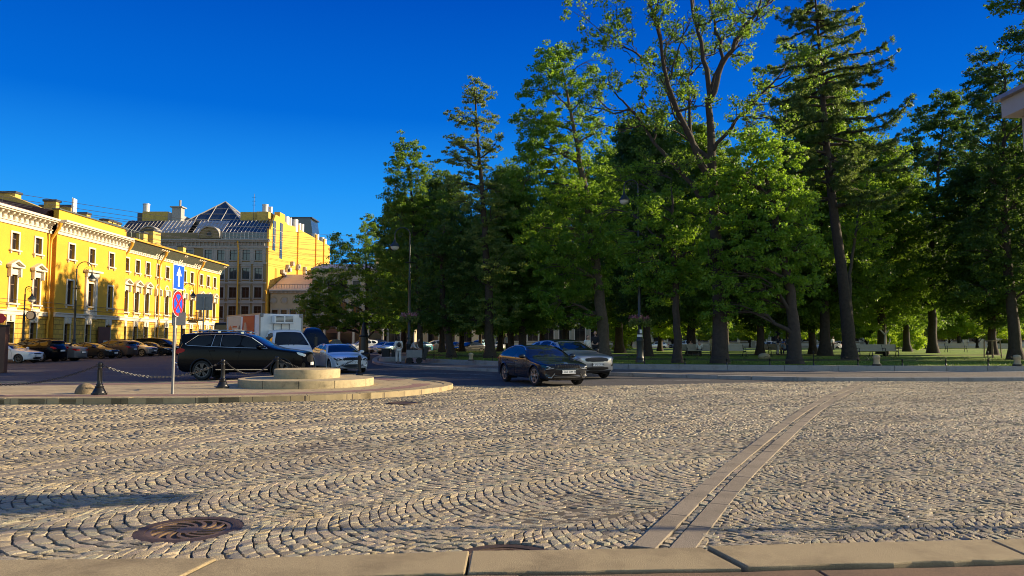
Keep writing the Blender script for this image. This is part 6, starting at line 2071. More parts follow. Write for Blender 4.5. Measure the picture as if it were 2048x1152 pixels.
for (x0, x1, m, nm) in ((-4.9, -2.75, ban_c, 'banner'), (-2.74, -.75, ban_r, 'banner')):
    q = MB(); q.box(((x0 + x1) / 2, -1.112, 2.02), (x1 - x0, .012, 1.72)); bn = q.build(nm, m, bx)
    if m is ban_c:
        q = MB()
        for k in range(8): q.lathe([(.10, 0), (.001, -.004)], (-4.45 + .17 * cos(k * pi / 4), -1.122, 2.15 + .17 * sin(k * pi / 4)), 10, axis='y', cap=False)
        q.box((-4.45, -1.122, 2.15), (.2, .006, .2), ry=.78)
        q.build('rosette', mat('banner_orange', (.75, .16, .05), .5), bn)
        q = MB(); q.box((-3.75, -1.121, 2.34), (.7, .006, .09)); q.box((-3.8, -1.121, 2.12), (.55, .006, .09)); q.build('printed_line', ban_r, bn)
        q = MB(); q.sphere((-3.0, -1.12, 2.05), (.16, .006, .36), 16, 8); q.build('printed_figure', MT['sash'], bn)
    else:
        q = MB(); q.sphere((-2.1, -1.12, 2.1), (.24, .006, .46), 16, 8); q.build('printed_figure', MT['skin'], bn)
        q = MB(); q.add([(-2.74, -1.121, 1.18), (-2.74, -1.121, 2.85), (-2.45, -1.121, 2.85)], [(0, 1, 2)]); q.build('white_wedge', MT['white'], bn)
q = MB(); q.box((.22, 0, 2.66), (.42, 1.05, .42)); cu = q.build('cooling_unit', MT['white'], tr, None, .05)
q = MB()
for s_ in (-.24, .24):
    for z in (2.56, 2.62, 2.68, 2.74, 2.80): q.box((.435, s_, z), (.02, .40, .03))
q.build('louvre', MT['black'], cu)
q = MB()
for y in (-.42, 0, .42): q.box((.02, y, 2.15), (.03, .03, .9))
q.build('panel_seam', MT['signback'], bx)
cab = Car(2.55, 2.0, [(.25, .42), (.06, .46), (0, .7), (.04, 1.0), (.2, 1.17), (.55, 1.30), (1.25, 2.03), (1.5, 2.14), (1.9, 2.17), (2.38, 2.16), (2.5, 2.1), (2.55, 1.4), (2.55, .7), (2.45, .48)], (.75,), .38, (1.28, 1.34), tumble=.17, front=(.7, .14), rear=(.3, .02), bow=.08, zb=.42, ring=170, zmid=1.0)
ce = empty('cab', (1.0, 0, 0), 0, parent=tr)
ce.scale = (.76, 1, 1)
o, lip = cab.body(PAINT['white'], ce); lip.build('wheel_arch', MT['black'], ce)
q = MB(); cab.top_patch(q, .62, 1.28, .90, .90); q.build('windscreen', MT['glass'], ce, 40)
q = MB(); cab.side_patch(q, [(.8, 1.36), (1.3, 1.95), (2.1, 1.98), (2.1, 1.36)]); q.build('side_window', MT['glass'], ce, 40)
for sg in (-1, 1):
    q = MB(); q.box((.62, sg * 1.22, 1.55), (.12, .16, .44)); q.tube([(.5, sg * .96, 1.95), (.62, sg * 1.2, 1.9), (.62, sg * 1.22, 1.75)], .02, 5); q.build('wing_mirror', MT['black'], ce, None, .03)
q = MB(); cab.cap_patch(q, [(-.6, .76), (.6, .76), (.6, .96), (-.6, .96)], .008, mirror=False); q.build('grille', MT['black'], ce, 40)
q = MB(); cab.cap_patch(q, [(.66, .8), (.66, .98), (.95, 1.0), (.95, .8)], .008); q.build('headlight', MT['lamp_clear'], ce, 40)
for s_ in (-1, 1):
    q = MB(); q.tube([(.68, s_ * .12 - .1, 1.37), (.98, s_ * .34 + .15, 1.66)], .014, 4); q.build('wiper', MT['black'], ce)
q = MB(); q.box((-2.2, 0, .78), (5.4, .8, .22)); q.build('chassis', MT['black'], tr)
for sg in (-1, 1):
    wheel(tr, (1.40, sg * .86, .38), .38, .24, sg, 'alloy_dark', 8)
    wheel(tr, (-3.3, sg * .86, .38), .38, .30, sg, 'alloy_dark', 8)

# ---- dark van beside the truck, coach behind
v = make_van(PAINT['darkgrey'], 'dark high-roofed van squeezed between the truck and the white sporty car', None, 5.6, 2.45, 2.05, True, 'cargo_van')
place(v, -12.55, 46.5, .35, -.94)
co_ = empty('coach', (0, 0, 0), 0, 'dark-windowed coach with its back window towards the plaza, behind the black SUV', 'bus')
place(co_, -25.2, 66.0, .28, -.96)
q = MB(); q.box((-5.5, 0, 1.75), (11, 2.5, 2.9)); q.build('body', PAINT['darkgrey'], co_, None, .18, 4)
q = MB(); q.box((.012, 0, 2.35), (.03, 2.24, 1.25)); q.build('windscreen', MT['glass'], co_, None, .012)
q = MB()
for y in (-1.262, 1.262): q.box((-5.5, y, 2.3), (10.2, .02, 1.0))
q.build('side_window', MT['glass'], co_)
for sg in (-1, 1):
    q = MB(); q.tube([(.0, sg * 1.2, 2.9), (.35, sg * 1.45, 2.95), (.45, sg * 1.5, 2.6)], .035, 6); q.box((.45, sg * 1.5, 2.35), (.14, .22, .5)); q.build('wing_mirror', MT['white'], co_, None, .03)
    for x in (-2.0, -8.2): wheel(co_, (x, sg * 1.1, .5), .5, .3, sg, 'alloy', 8)

# ---- row parked against the yellow building
GR = 'cars parked in front of the yellow building'
gsed = make_sedan(PAINT['white'], 'white sedan at the left end of the parked row, nose to the road', GR, 'alloy_dark', 7)
gcro = make_crossover(PAINT['black'], 'big black SUV second in the parked row, tail to the road', GR, 4.95, 1.76, 'suv_car')
gcr2 = make_crossover(PAINT['taupe'], 'brown-grey estate car with tall red rear lamps in the parked row', GR)
gvan = make_van(PAINT['black'], 'black minivan at the far end of the parked row', GR)
def parked(o, px, py, right, z=0.0):
    p = G(px, py)
    sg = 1 if right else -1
    place(o, p[0] - (1.42 if right else 1.5), p[1] + .85, sg, -.06 * sg)
    return o
parked(gsed, 38.5, 726.5, True)
parked(gcro, 87, 724, False)
parked(gcr2, 245, 716, False)
parked(gvan, 337, 710.5, True)
def vcopy(src, label, old, new, group=GR):
    c = copy_tree(src)
    c['label'] = label
    if group: c['group'] = group
    if new: recolour(c, PAINT[old], PAINT[new])
    return c
parked(vcopy(gsed, 'grey saloon showing its boot, third in the parked row', 'white', 'grey'), 136, 722, False)
parked(vcopy(gsed, 'dark grey low saloon nose to the road, fourth in the parked row', 'white', 'darkgrey'), 203, 717.5, True)
parked(vcopy(gcr2, 'silver crossover nose to the road beside the brown-grey estate', 'taupe', 'silver'), 285.6, 713, True)
parked(vcopy(gsed, 'dark small car half hidden between the silver crossover and the minivan', 'white', 'darkgrey'), 322, 711.3, True)

# ---- cars on the far side of the street, seen between the trees
G2 = 'cars parked along the far street'
gpk = make_pickup(PAINT['green'], 'dark pickup beyond the white sporty car', G2)
place(gpk, AT(668, 700, 108)[0], 108, -.75, -.66)
def far(src, px, d, hx, hy, label, old, new):
    return place(vcopy(src, label, old, new, G2), AT(px, 700, d)[0], d, hx, hy)
far(gcro, 722, 102, -.80, -.6, 'white SUV in the far street between the pickup and the lamp', 'black', 'white')
far(gsed, 640, 101, .5, -.85, 'pale car roof showing over the white sporty car', 'white', 'silver')
far(gsed, 767, 97, -.55, -.83, 'white sedan left of the woman in white', 'white', None)
far(gsed, 786, 90, -.55, -.83, 'pale blue sedan just behind the woman in white', 'white', 'pale_blue')
far(gcro, 745, 112, -.6, -.8, 'dark SUV behind the white one in the far street', 'black', 'navy')
far(gcr2, 868, 112, -.95, -.3, 'silver crossover side-on between the thin trunks', 'taupe', 'silver')
far(gsed, 838, 106, -.6, -.8, 'teal car behind the flower-basket lamp', 'white', 'teal')
far(gsed, 912, 108, -.6, -.8, 'grey car partly behind the leaning trunk', 'white', 'grey')
far(gsed, 938, 88, -.72, -.69, 'black car with its lamps towards the park, right of the leaning trunk', 'white', 'navy')
far(gcro, 958, 112, -.5, -.86, 'pale blue SUV behind the black car near the big trunk', 'black', 'pale_blue')
far(gsed, 1002, 118, -.2, -.98, 'white car in the far street left of the standing man', 'white', None)
far(gsed, 890, 118, -.6, -.8, 'blue car far back between the thin trunk and the leaning trunk', 'white', 'teal')
far(gsed, 1310, 124, -.95, -.3, 'grey car far behind the trunk right of the lamp', 'white', 'silver')
far(gcr2, 1365, 126, -.95, -.3, 'silver car far behind the bench sitters', 'taupe', 'silver')
far(gcr2, 1570, 122, -.95, -.3, 'blue crossover far behind the seated man', 'taupe', 'pale_blue')
far(gsed, 1545, 124, .95, -.3, 'white car far behind the sunlit maple trunk', 'white', None)
far(gsed, 1655, 122, -.95, -.2, 'white car far behind the dark trunks left of the conifer', 'white', None)
far(gsed, 1682, 124, .95, -.2, 'pale car far behind the conifer trunk', 'white', 'silver')
far(gcro, 2008, 112, -.6, -.8, 'dark SUV far back beside the sapling stakes', 'black', None)
# ================================================================ STREET FURNITURE
# ---- stone plinth on the island
pc_ = G(614.5, 760, IZ)
t = empty('stone_plinth', (AT(614.5, 760, 24.6)[0], 24.6, IZ - .012), 0, 'two-step round weathered stone plinth at the island tip', 'plinth')
q = MB(); q.lathe([(2.16, -.05), (2.16, .20), (2.15, .235), (1.0, .245), (.001, .245)], n=96, cap=False); o = q.build('lower_step', MT['plinth'], t, 30)
q = MB(); q.lathe([(1.06, .24), (1.06, .50), (1.045, .53), (.5, .535), (.001, .535)], n=80, cap=False); q.build('upper_step', MT['plinth'], t, 30)
q = MB()
for a in (-2.6, -1.95, -1.42, -.92, -.3, .6, 1.6, 2.4): q.box((2.157 * cos(a), 2.157 * sin(a), .1), (.012, .012, .262), a)
q.build('joint', MT['void'], o)
# ---- dome stone
p = G(171, 786, IZ)
q = MB(); q.sphere((0, 0, 0), (.27, .27, .30), 28, 14, z0=-.1); o = q.build('dome_stone', MT['dome'], None, 40); o.location = (p[0], p[1], IZ - .02)
tag(o, 'half-round brown guard stone beside the left bollard', 'guard stone')

# ---- bollards and chains
def bollard(loc, label):
    t = empty('chain_bollard', loc, 0, label, 'bollard', 'iron bollards on the island')
    b = MB(); b.lathe([(.20, 0), (.20, .055), (.19, .06)], n=8, a0=pi / 8); b.build('base', MT['iron'], t, 30, .006)
    b = MB()
    b.lathe([(.165, .058), (.165, .085), (.150, .11), (.125, .165), (.105, .20), (.112, .215), (.112, .232), (.080, .245), (.076, .26), (.092, .272), (.092, .29), (.066, .31), (.060, .36), (.054, .70), (.058, .715), (.066, .722), (.066, .745), (.056, .76), (.060, .79), (.066, .83), (.060, .865), (.04, .885), (.001, .89)], n=20)
    for k in range(10):
        a = 2 * pi * k / 10
        b.tube([(.057 * cos(a), .057 * sin(a), .37), (.053 * cos(a), .053 * sin(a), .68)], .008, 5)
    b.build('post', MT['iron'], t, 40)
    r = MB()
    for sg in (-1, 1):
        r.tube([(sg * (.085 + .03 * cos(a)), 0, .79 + .03 * sin(a)) for a in np.linspace(0, 2 * pi, 13)], .008, 5)
    r.build('ring', MT['iron'], t, 40)
    return t
bl = [G(198, 789, IZ), G(445, 775.5, IZ), (-8.6, 27.2, 0), (-5.95, 29.0, 0)]
labs = ['nearest black bollard beside the dome stone, left of the sign pole', 'black bollard in front of the SUV rear wheel', 'black bollard behind the plinth, in front of the SUV bonnet', 'black bollard in front of the white sporty car']
first = None
for p, l in zip(bl, labs):
    if first is None: first = o = bollard((p[0], p[1], IZ - .012), l)
    else:
        o = copy_tree(first); o.location = (p[0], p[1], IZ - .012); o['label'] = l
def chain(a, b, sag, label):
    a, b = np.array(a, float), np.array(b, float)
    L = np.linalg.norm(b - a) * 1.06
    n = int(L / .062)
    m = MB()
    P = [a + (b - a) * t_ - np.array([0, 0, sag * (1 - (2 * t_ - 1) ** 2)]) for t_ in np.linspace(0, 1, n + 1)]
    for i in range(n):
        p, d = (P[i] + P[i + 1]) / 2, P[i + 1] - P[i]
        d /= np.linalg.norm(d)
        s = np.cross(d, [0, 0, 1]); s /= np.linalg.norm(s)
        u = np.cross(s, d)
        e = s if i % 2 else u
        pts = [p + d * .042 * cos(q) + e * .022 * sin(q) for q in np.linspace(0, 2 * pi, 11)]
        m.tube(pts, .0085, 5, False)
    o = m.build('chain', MT['iron'], None, 60)
    return tag(o, label, 'chain', 'chains between the island bollards')
hang = lambda p, dx: (p[0] + dx, p[1], IZ + .76)
chain((-16.2, 20.2, IZ + .76), hang(bl[0], -.11), .50, 'chain running out of the frame from the nearest bollard')
chain(hang(bl[0], .11), hang(bl[1], -.11), .36, 'chain passing behind the sign pole between the two left bollards')
chain(hang(bl[1], .11), hang(bl[2], -.11), .42, 'chain drooping across the SUV doors')
chain(hang(bl[2], .11), hang(bl[3], -.11), .42, 'chain dipping behind the plinth to the end bollard')

# ---- traffic signs on the island
def disc(r, n=32): return [(r * cos(2 * pi * k / n), r * sin(2 * pi * k / n)) for k in range(n)]
p = G(345, 787, IZ)
t = empty('traffic_sign', (p[0], p[1], IZ - .012), 0, 'steel pole with a one-way arrow sign above a no-stopping disc', 'traffic sign')
q = MB(); q.tube([(0, 0, 0), (0, 0, 3.5)], .038, 14); q.build('pole', MT['galv'], t, 40)
ang = radians(91)
e = empty('arrow_plate', (.035, -.02, 3.21), ang, parent=t)
def flat(poly, y, th=.004):                                   # a plate in the local xz plane facing -y
    b = MB(); b.xprism(poly, y, y + th); return b
R_ = lambda w, h: [(-w, -h), (w, -h), (w, h), (-w, h)]
flat(R_(.35, .35), -.045, .012).build('white_border', MT['white'], e, None, .004)
b = flat(R_(.325, .325), -.050); b.xprism(R_(.345, .345), -.031, -.028, mi=1); b.build('blue_panel', [MT['signblue'], MT['signback']], e)
b = MB(); b.xprism([(-.055, -.26), (.055, -.26), (.055, .04), (.165, .04), (0, .285), (-.165, .04), (-.055, .04)], -.054, -.0505); b.build('arrow', MT['white'], e)
e = empty('no_stopping_disc', (.035, -.02, 2.48), ang, parent=t)
flat(disc(.36), -.045, .012).build('white_border', MT['white'], e)
b = MB(); b.xprism(disc(.345), -.050, -.0455); b.build('red_ring', MT['signred'], e)
b = MB(); b.xprism(disc(.262), -.0535, -.0505); b.build('blue_field', MT['signblue'], e)
b = MB()
for sg in (-1, 1):
    w_, l_ = .035, .27
    c_, s_ = cos(pi / 4), sin(pi / 4) * sg
    b.xprism([(x * c_ - z * s_, x * s_ + z * c_) for x, z in ((-l_, -w_), (l_, -w_), (l_, w_), (-l_, w_))], -.0575 - .001 * sg, -.0540 - .001 * sg)
b.build('red_cross', MT['signred'], e)
q = MB(); q.box((.10, .04, 2.06), (.34, .02, .36), radians(20)); q.box((-.04, .0, 2.06), (.05, .09, .36)); q.build('sign_back', MT['signback'], t, None, .006)
q = MB()
for z in (3.1, 3.4, 2.35, 2.65): q.lathe([(.048, -.02), (.048, .02)], (0, 0, z), 14)
q.build('clamp', MT['galv'], t)
# second sign seen from behind
t = empty('traffic_sign', (AT(405, 700, 34)[0], 34, 0), 0, 'grey back of a square sign on a thin pole behind the black SUV', 'traffic sign')
zc = AT(405, 604, 34)[2]
q = MB(); q.tube([(0, 0, 0), (0, 0, zc + .25)], .035, 10); q.build('pole', MT['signback'], t, 40)
q = MB(); q.box((0, .05, zc), (.74, .02, .74), radians(6)); q.build('panel', MT['signback'], t, None, .008)
q = MB()
for z in (-.24, .24): q.box((0, .03, zc + z), (.4, .03, .04), radians(6))
q.build('bracket', MT['galv'], t)

# ---- kiosk slab at the left edge with a red pennant sign
p = AT(-12, 700, 37)
t = empty('info_pillar', (p[0], 37, 0), .15, 'dark brown pillar at the left edge of the frame topped by a red sign', 'pillar')
q = MB(); q.box((0, 0, 1.15), (1.15, .35, 2.3)); q.build('body', MT['brownwood'], t, None, .02)
q = MB(); q.box((0, 0, 2.34), (1.2, .4, .07)); q.build('cap', MT['black'], t)
q = MB(); q.xprism([(-.35, 2.36), (.36, 2.5), (.50, 2.72), (.30, 2.95), (-.35, 2.95)], -.03, .03); q.build('red_sign', MT['signred'], t)

# ---- street lamps
MT['globe'] = mat('lamp_globe_glass', (.60, .58, .52), .25, spec=.6)
MT['lampgreen'] = mat('dark_green_lamp_paint', (.018, .026, .028), .4, var=.2, vs=6)
def lamp(loc, H, arm, label, flowers=False, clock=False, rz=0.0, base_h=1.6, baskets_z=3.0):
    t = empty('street_lamp', loc, rz, label, 'street lamp', 'curved cast-iron street lamps')
    q = MB()
    q.lathe([(.26, 0), (.26, .18), (.22, .24), (.19, .4), (.19, 1.15), (.21, 1.2), (.21, 1.28), (.15, 1.34), (.13, base_h), (.15, base_h + .04), (.15, base_h + .1), (.095, base_h + .16), (.085, H * .6), (.105, H * .6 + .03), (.105, H * .6 + .1), (.065, H * .6 + .16), (.055, H * .82 - .73), (.30, H * .82 - .73), (.34, H * .82 - .7), (.055, H * .82 - .65), (.055, H - .6)], n=16)
    q.build('post', MT['lampgreen'], t, 45)
    q = MB()
    R = abs(arm) / 2
    sg = 1 if arm > 0 else -1
    pts = [(0, 0, H - .65), (0, 0, H - R)] + [(sg * (R - R * cos(a)), 0, H - R + R * sin(a)) for a in np.linspace(0, pi, 13)[1:]] + [(sg * 2 * R, 0, H - R - .28)]
    q.tube(pts, .035, 8)
    sp = [(sg * (R * 1.3 - .20 * (1 - k / 16) * cos(k * .55)), 0, H - R - .02 + .20 * (1 - k / 16) * sin(k * .55)) for k in range(15)]
    q.tube(sp, .016, 5)
    q.build('arm', MT['lampgreen'], t, 45)
    hx, hz = sg * 2 * R, H - R - .3
    q = MB(); q.lathe([(.03, .05), (.06, 0), (.08, -.12), (.20, -.28), (.30, -.40), (.32, -.46), (.27, -.46)], (hx, 0, hz), 20, cap=False); h = q.build('lamp_shade', MT['lampgreen'], t, 45)
    q = MB(); q.lathe([(.27, -.45), (.24, -.58), (.14, -.68), (.001, -.71)], (hx, 0, hz), 20, cap=False); q.build('globe', MT['globe'], h, 60)
    if flowers:
        rng = np.random.default_rng(int(abs(loc[0] * 100)))
        C = np.array([[.45 * cos(a), .45 * sin(a), baskets_z + rng.uniform(-.12, .1)] for a in np.linspace(0, 2 * pi, 18)[:-1]])
        V, F, tone = leaves_np(C - [0, 0, .12], np.full(len(C), .27), 46, .10, rng)
        b = mesh_np('flower_basket', V, F, LEAF['elm'], t, attr={'tone': tone})
        V, F, tone = leaves_np(C + [0, 0, .12], np.full(len(C), .20), 14, .085, rng)
        mesh_np('blossom', V, F, FLOWER, b, attr={'tone': tone})
        q = MB(); q.tube([(.45 * cos(a), .45 * sin(a), baskets_z - .12) for a in np.linspace(0, 2 * pi, 25)], .02, 5)
        for a in (0, pi / 2, pi, 3 * pi / 2): q.tube([(.08 * cos(a), .08 * sin(a), baskets_z - .3), (.45 * cos(a), .45 * sin(a), baskets_z - .12)], .015, 5)
        q.build('basket_ring', MT['iron'], t)
    if clock:
        q = MB(); q.lathe([(.36, -.08), (.36, .08)], (.55, 0, 3.6), 24, axis='y'); q.tube([(0, 0, 3.6), (.25, 0, 3.6)], .03, 6); c = q.build('clock', MT['iron'], t, 40)
        q = MB(); q.lathe([(.30, -.085), (.001, -.09)], (.55, 0, 3.6), 24, axis='y', cap=False); q.build('clock_face', MT['trim'], c)
    return t
FLOWER = leaf_mat('pink_blossom', (.20, .05, .08), (.36, .13, .18), (.50, .34, .34), (.3, .1, .15), .25)
lamp((AT(818, 700, 48.5)[0], 48.5, PZ - .01), 8.9, -1.0, 'tall lamp with a pink flower basket at the corner of the park', True)
lamp((AT(1280, 700, 41)[0], 41, LZ - .02), 10.2, -.78, 'tall lamp with pink flowers and white stickers on its post, in the lawn', True, baskets_z=2.35)
lamp((AT(147, 700, 60)[0], 60, 0), 8.0, 1.25, 'curved lamp rising in front of the yellow facade, third window bay', base_h=1.6)
lamp((AT(362, 700, 78)[0], 78, 0), 7.6, 1.1, 'curved lamp behind the arrow sign near the far end of the yellow facade')
t = lamp((AT(45, 700, 59)[0], 59, 0), 5.9, .55, 'short lamp with a hanging clock near the left edge, before the yellow facade', clock=True)
t = [o for o in COL.objects if o.get('label', '').startswith('tall lamp with pink flowers and white')][0]
q = MB(); q.lathe([(.15, 1.42), (.15, 1.55)], n=16, cap=False); q.box((.04, -.14, 1.72), (.14, .02, .2)); q.build('sticker', MT['white'], t)
# lamp-like iron urn column on the island across the street
p = G(727, 711)
t = empty('iron_column', (AT(727, 700, 62)[0], 62, 0), 0, 'squat black iron column with a pointed top beneath the low leftmost tree', 'column')
q = MB(); q.lathe([(.55, 0), (.55, .5), (.42, .62), (.40, 1.2), (.36, 1.9), (.30, 2.35), (.20, 2.7), (.10, 3.0), (.001, 3.2)], n=20); q.build('shaft', MT['iron'], t, 40)
q = MB(); q.lathe([(.45, .62), (.47, .7), (.45, .78)], n=20, cap=False); q.lathe([(.38, 1.9), (.40, 1.96), (.36, 2.04)], n=20, cap=False); q.build('moulding', MT['iron'], t, 40)

# ---- low railing along the lawn, guard stones on the step
fl = [tuple(p) for p in offset_line(sla, -.62)]
fl = resample([p for p in fl if p[0] > -7.5 and p[0] < 27], 400)
fs = np.concatenate([[0], np.cumsum(np.linalg.norm(np.diff(fl, axis=0), axis=1))])
fpt = lambda s: (float(np.interp(s, fs, fl[:, 0])), float(np.interp(s, fs, fl[:, 1])))
t = empty('park_railing', (0, 0, LZ - .02), 0, 'low black iron railing along the front of the lawn', 'railing')
q = MB()
for z in (.235, .285): q.tube([(x, y, z) for x, y in fl[::2]], .016, 5)
q.build('rail', MT['iron'], t)
q = MB()
for s in np.arange(.6, fs[-1] - .5, 1.15):
    x, y = fpt(s)
    for sg in (-1, 1):
        q.tube([(x + sg * (.02 + .10 * (1 - k / 12) * (1 + cos(k * .6)) / 1), y, .30 + .085 * (1 - k / 14) * (1 + sin(k * .6))) for k in range(11)], .010, 4)
q.build('scroll', MT['iron'], t)
for i, s in enumerate(np.arange(.9, fs[-1], 2.05)):
    x, y = fpt(s)
    big = i % 4 == 1
    q = MB()
    q.lathe([(.045, -.02), (.045, .06), (.03, .08), (.028, .22), (.045, .24), (.045, .31), (.02, .33)] + ([(.02, .60), (.04, .63), (.04, .67), (.001, .72)] if big else [(.001, .35)]), (x, y, 0), 10)
    q.build('post', MT['iron'], t, 40)
def guard(px, label, sc_=1.0, d=None):
    y = float(np.interp(AT(px, 715, 35)[0], sla[::-1, 0][np.argsort(sla[::-1, 0])], sla[::-1, 1][np.argsort(sla[::-1, 0])])) + .16
    x = AT(px, 715, y)[0]
    t = empty('guard_stone', (x, y, LZ), 0, label, 'guard stone', 'guard stones on the granite step')
    t.scale = (sc_,) * 3
    q = MB(); q.lathe([(.21, 0), (.21, .06), (.19, .075)], n=20); q.build('foot', MT['iron'], t, 40)
    q = MB(); q.lathe([(.185, .06), (.145, .14), (.135, .24), (.15, .34), (.17, .37), (.17, .43), (.14, .49), (.07, .52), (.001, .525)], n=20); q.build('stone', MT['plinth'], t, 50)
    return t
guard(1753, 'pale bottle-shaped guard stone on the step, before the lawn in the middle right')
guard(2034, 'pale guard stone on the step at the right edge below the tall dark tree', 1.0)
guard(942, 'small pale stone block on the step between two dark trunks', .9)

# ---- benches
def bench(loc, rz, label, back=True):
    t = empty('park_bench', loc, rz, label, 'bench', 'cream slatted benches in the park')
    prof = [(.30, .44), (.10, .40), (-.12, .39), (-.24, .46), (-.30, .62), (-.36, .80), (-.42, .92)]
    pts = resample(chaikin(prof, 2), 15)
    q = MB()
    for i in range(14):
        a, b = pts[i], pts[i + 1]
        d = (b - a) / np.linalg.norm(b - a)
        n_ = np.array([-d[1], d[0]]) * .014
        a2, b2 = a + d * .006, b - d * .006
        q.xprism([tuple(a2 - n_), tuple(b2 - n_), tuple(b2 + n_), tuple(a2 + n_)], -.92, .92, 'x')
    q.build('slatted_seat', MT['cream'], t)
    for x in (-.94, .94):
        q = MB()
        q.tube([(x, p_[0], p_[1] - .02) for p_ in pts], .028, 6)
        q.tube([(x, .28, .42), (x, .34, .2), (x, .30, 0)], .03, 6); q.tube([(x, -.2, .42), (x, -.34, .2), (x, -.42, 0)], .03, 6)
        q.tube([(x, .28, .42), (x, .30, .62), (x, .1, .66), (x, -.28, .62)], .025, 6)
        q.build('iron_end', MT['iron'], t, 50)
    return t
b0 = bench((AT(1378, 700, 60)[0], 60, LZ - .02), radians(170), 'cream bench seen from behind with people on it, left of the pair')
def bcopy(px, d, rz, label):
    c = copy_tree(b0); c.location = (AT(px, 700, d)[0], d, LZ - .02); c.rotation_euler = (0, 0, radians(rz)); c['label'] = label
bcopy(1398, 58.5, 176, 'cream bench seen from behind, right of the pair before the sitters')
bcopy(1465, 57, 184, 'cream bench seen from behind just right of the old giant trunk')
bcopy(1742, 56, 176, 'long cream bench right of the conifer trunk')
bcopy(1768, 57.5, 170, 'pale bench end just left of the vase with bare stems')
bcopy(1561, 64, 182, 'pale blue-shaded bench beside the seated man')
bcopy(1540, 66, 20, 'tan bench beyond the path between two dark trunks')
bcopy(1912, 78, 170, 'dark bench before the two far dark trunks on the right')
bcopy(2000, 74, 170, 'shaded bench behind the wooden sapling stakes')

# ---- stakes round a sapling, vase of bare stems, litter bin, lit stone
t = empty('sapling_stakes', (AT(1985, 700, 52)[0], 52, LZ - .02), .3, 'wooden stakes with a top frame round a sapling on the right lawn', 'tree stakes')
wood = mat('pale_stake_wood', (.30, .21, .13), .8, var=.2, vs=9)
for x, y in ((-.38, -.35), (.38, -.35), (.38, .35), (-.38, .35)):
    q = MB(); q.tube([(x, y, -.05), (x * .9, y * .9, 1.25)], .04, 8); q.build('stake', wood, t, 40)
q = MB()
for (a, b) in (((-.38, -.33), (.38, -.33)), ((.36, -.35), (.36, .35)), ((.38, .33), (-.38, .33)), ((-.36, .35), (-.36, -.35))): q.box(((a[0] + b[0]) / 2 * .9, (a[1] + b[1]) / 2 * .9, 1.2), (abs(a[0] - b[0]) * .9 + .06, abs(a[1] - b[1]) * .9 + .06, .07))
q.build('cross_rail', wood, t)
q = MB(); q.tube([(0, 0, -.05), (.02, 0, .8), (0, .02, 1.9)], [.03, .025, .01], 6); q.build('stem', MT['bark'], t)
t = empty('plant_vase', (AT(1771, 700, 58)[0], 58, LZ - .02), 0, 'dark vase with pale bare forked stems beside the long cream bench', 'vase')
q = MB(); q.lathe([(.16, 0), (.20, .1), (.25, .4), (.22, .55)], n=16); q.build('pot', MT['iron'], t, 40)
q = MB()
for pts in ([(0, 0, .5), (-.03, 0, 1.1), (.02, 0, 1.7), (.32, 0, 2.05)], [(0, 0, 1.65), (-.15, 0, 1.85), (-.42, 0, 2.1)], [(.05, 0, .5), (.22, 0, .9), (.38, 0, 1.2), (.36, 0, 1.42)]): q.tube(pts, [.06] * (len(pts) - 1) + [.03], 7)
q.build('stem', MT['cream'], t, 50)
t = empty('litter_bin', (AT(1690, 700, 58)[0], 58, LZ - .02), 0, 'dark litter bin left of the conifer foot', 'bin')
q = MB(); q.lathe([(.22, .05), (.28, .62), (.30, .66)], n=14); q.build('bucket', MT['iron'], t, 40)
q = MB(); q.lathe([(.16, 0), (.16, .05)], n=14); q.build('foot', MT['iron'], t)
q = MB(); q.sphere((0, 0, .12), (.42, .3, .24), 16, 10); o = q.build('boulder', MT['plinth'], None, 60); o.location = (AT(1528, 700, 50)[0], 50, LZ); tag(o, 'sunlit tan stone on the lawn left of the sunlit maple', 'stone')

# ---- low corner wall and hand cart by the left lamp
t = empty('corner_wall', (AT(785, 700, 52)[0], 52.5, 0), 0, 'low round granite block with bins at the park corner, left of the woman', 'low wall')
q = MB(); q.lathe([(1.0, 0), (1.0, .42), (.96, .46), (.001, .47)], n=30, cap=False); q.build('block', MT['granite_grey'], t, 40)
q = MB(); q.box((-.5, -.2, .75), (.5, .5, .6)); q.box((.15, -.3, .70), (.45, .45, .5)); q.build('bin', MT['black'], t, None, .03)
t = empty('hand_cart', (AT(829, 700, 47.2)[0], 47.2, PZ - .01), .1, 'grey two-wheeled cart pushed behind the flower-basket lamp', 'cart')
q = MB(); q.box((0, 0, .62), (1.0, .6, .5)); q.build('box', MT['signback'], t, None, .02)
for x in (-.3, .3):
    for y in (-.32, .32): 
        q = MB(); q.lathe([(.08, -.03), (.2, -.03), (.2, .03), (.08, .03)], (x, y, .2), 18, axis='y', cap=False); q.lathe([(.08, 0), (.001, 0)], (x, y, .2), 10, axis='y', cap=False); q.build('wheel', MT['rubber'], t)
q = MB(); q.tube([(.5, -.25, .8), (.85, -.25, 1.1), (.85, .25, 1.1), (.5, .25, .8)], .02, 6); q.build('handle', MT['iron'], t)
q = MB(); q.box((.68, 0, .65), (.28, .6, .8), ry=.3); q.build('side_bag', MT['black'], t, None, .04)

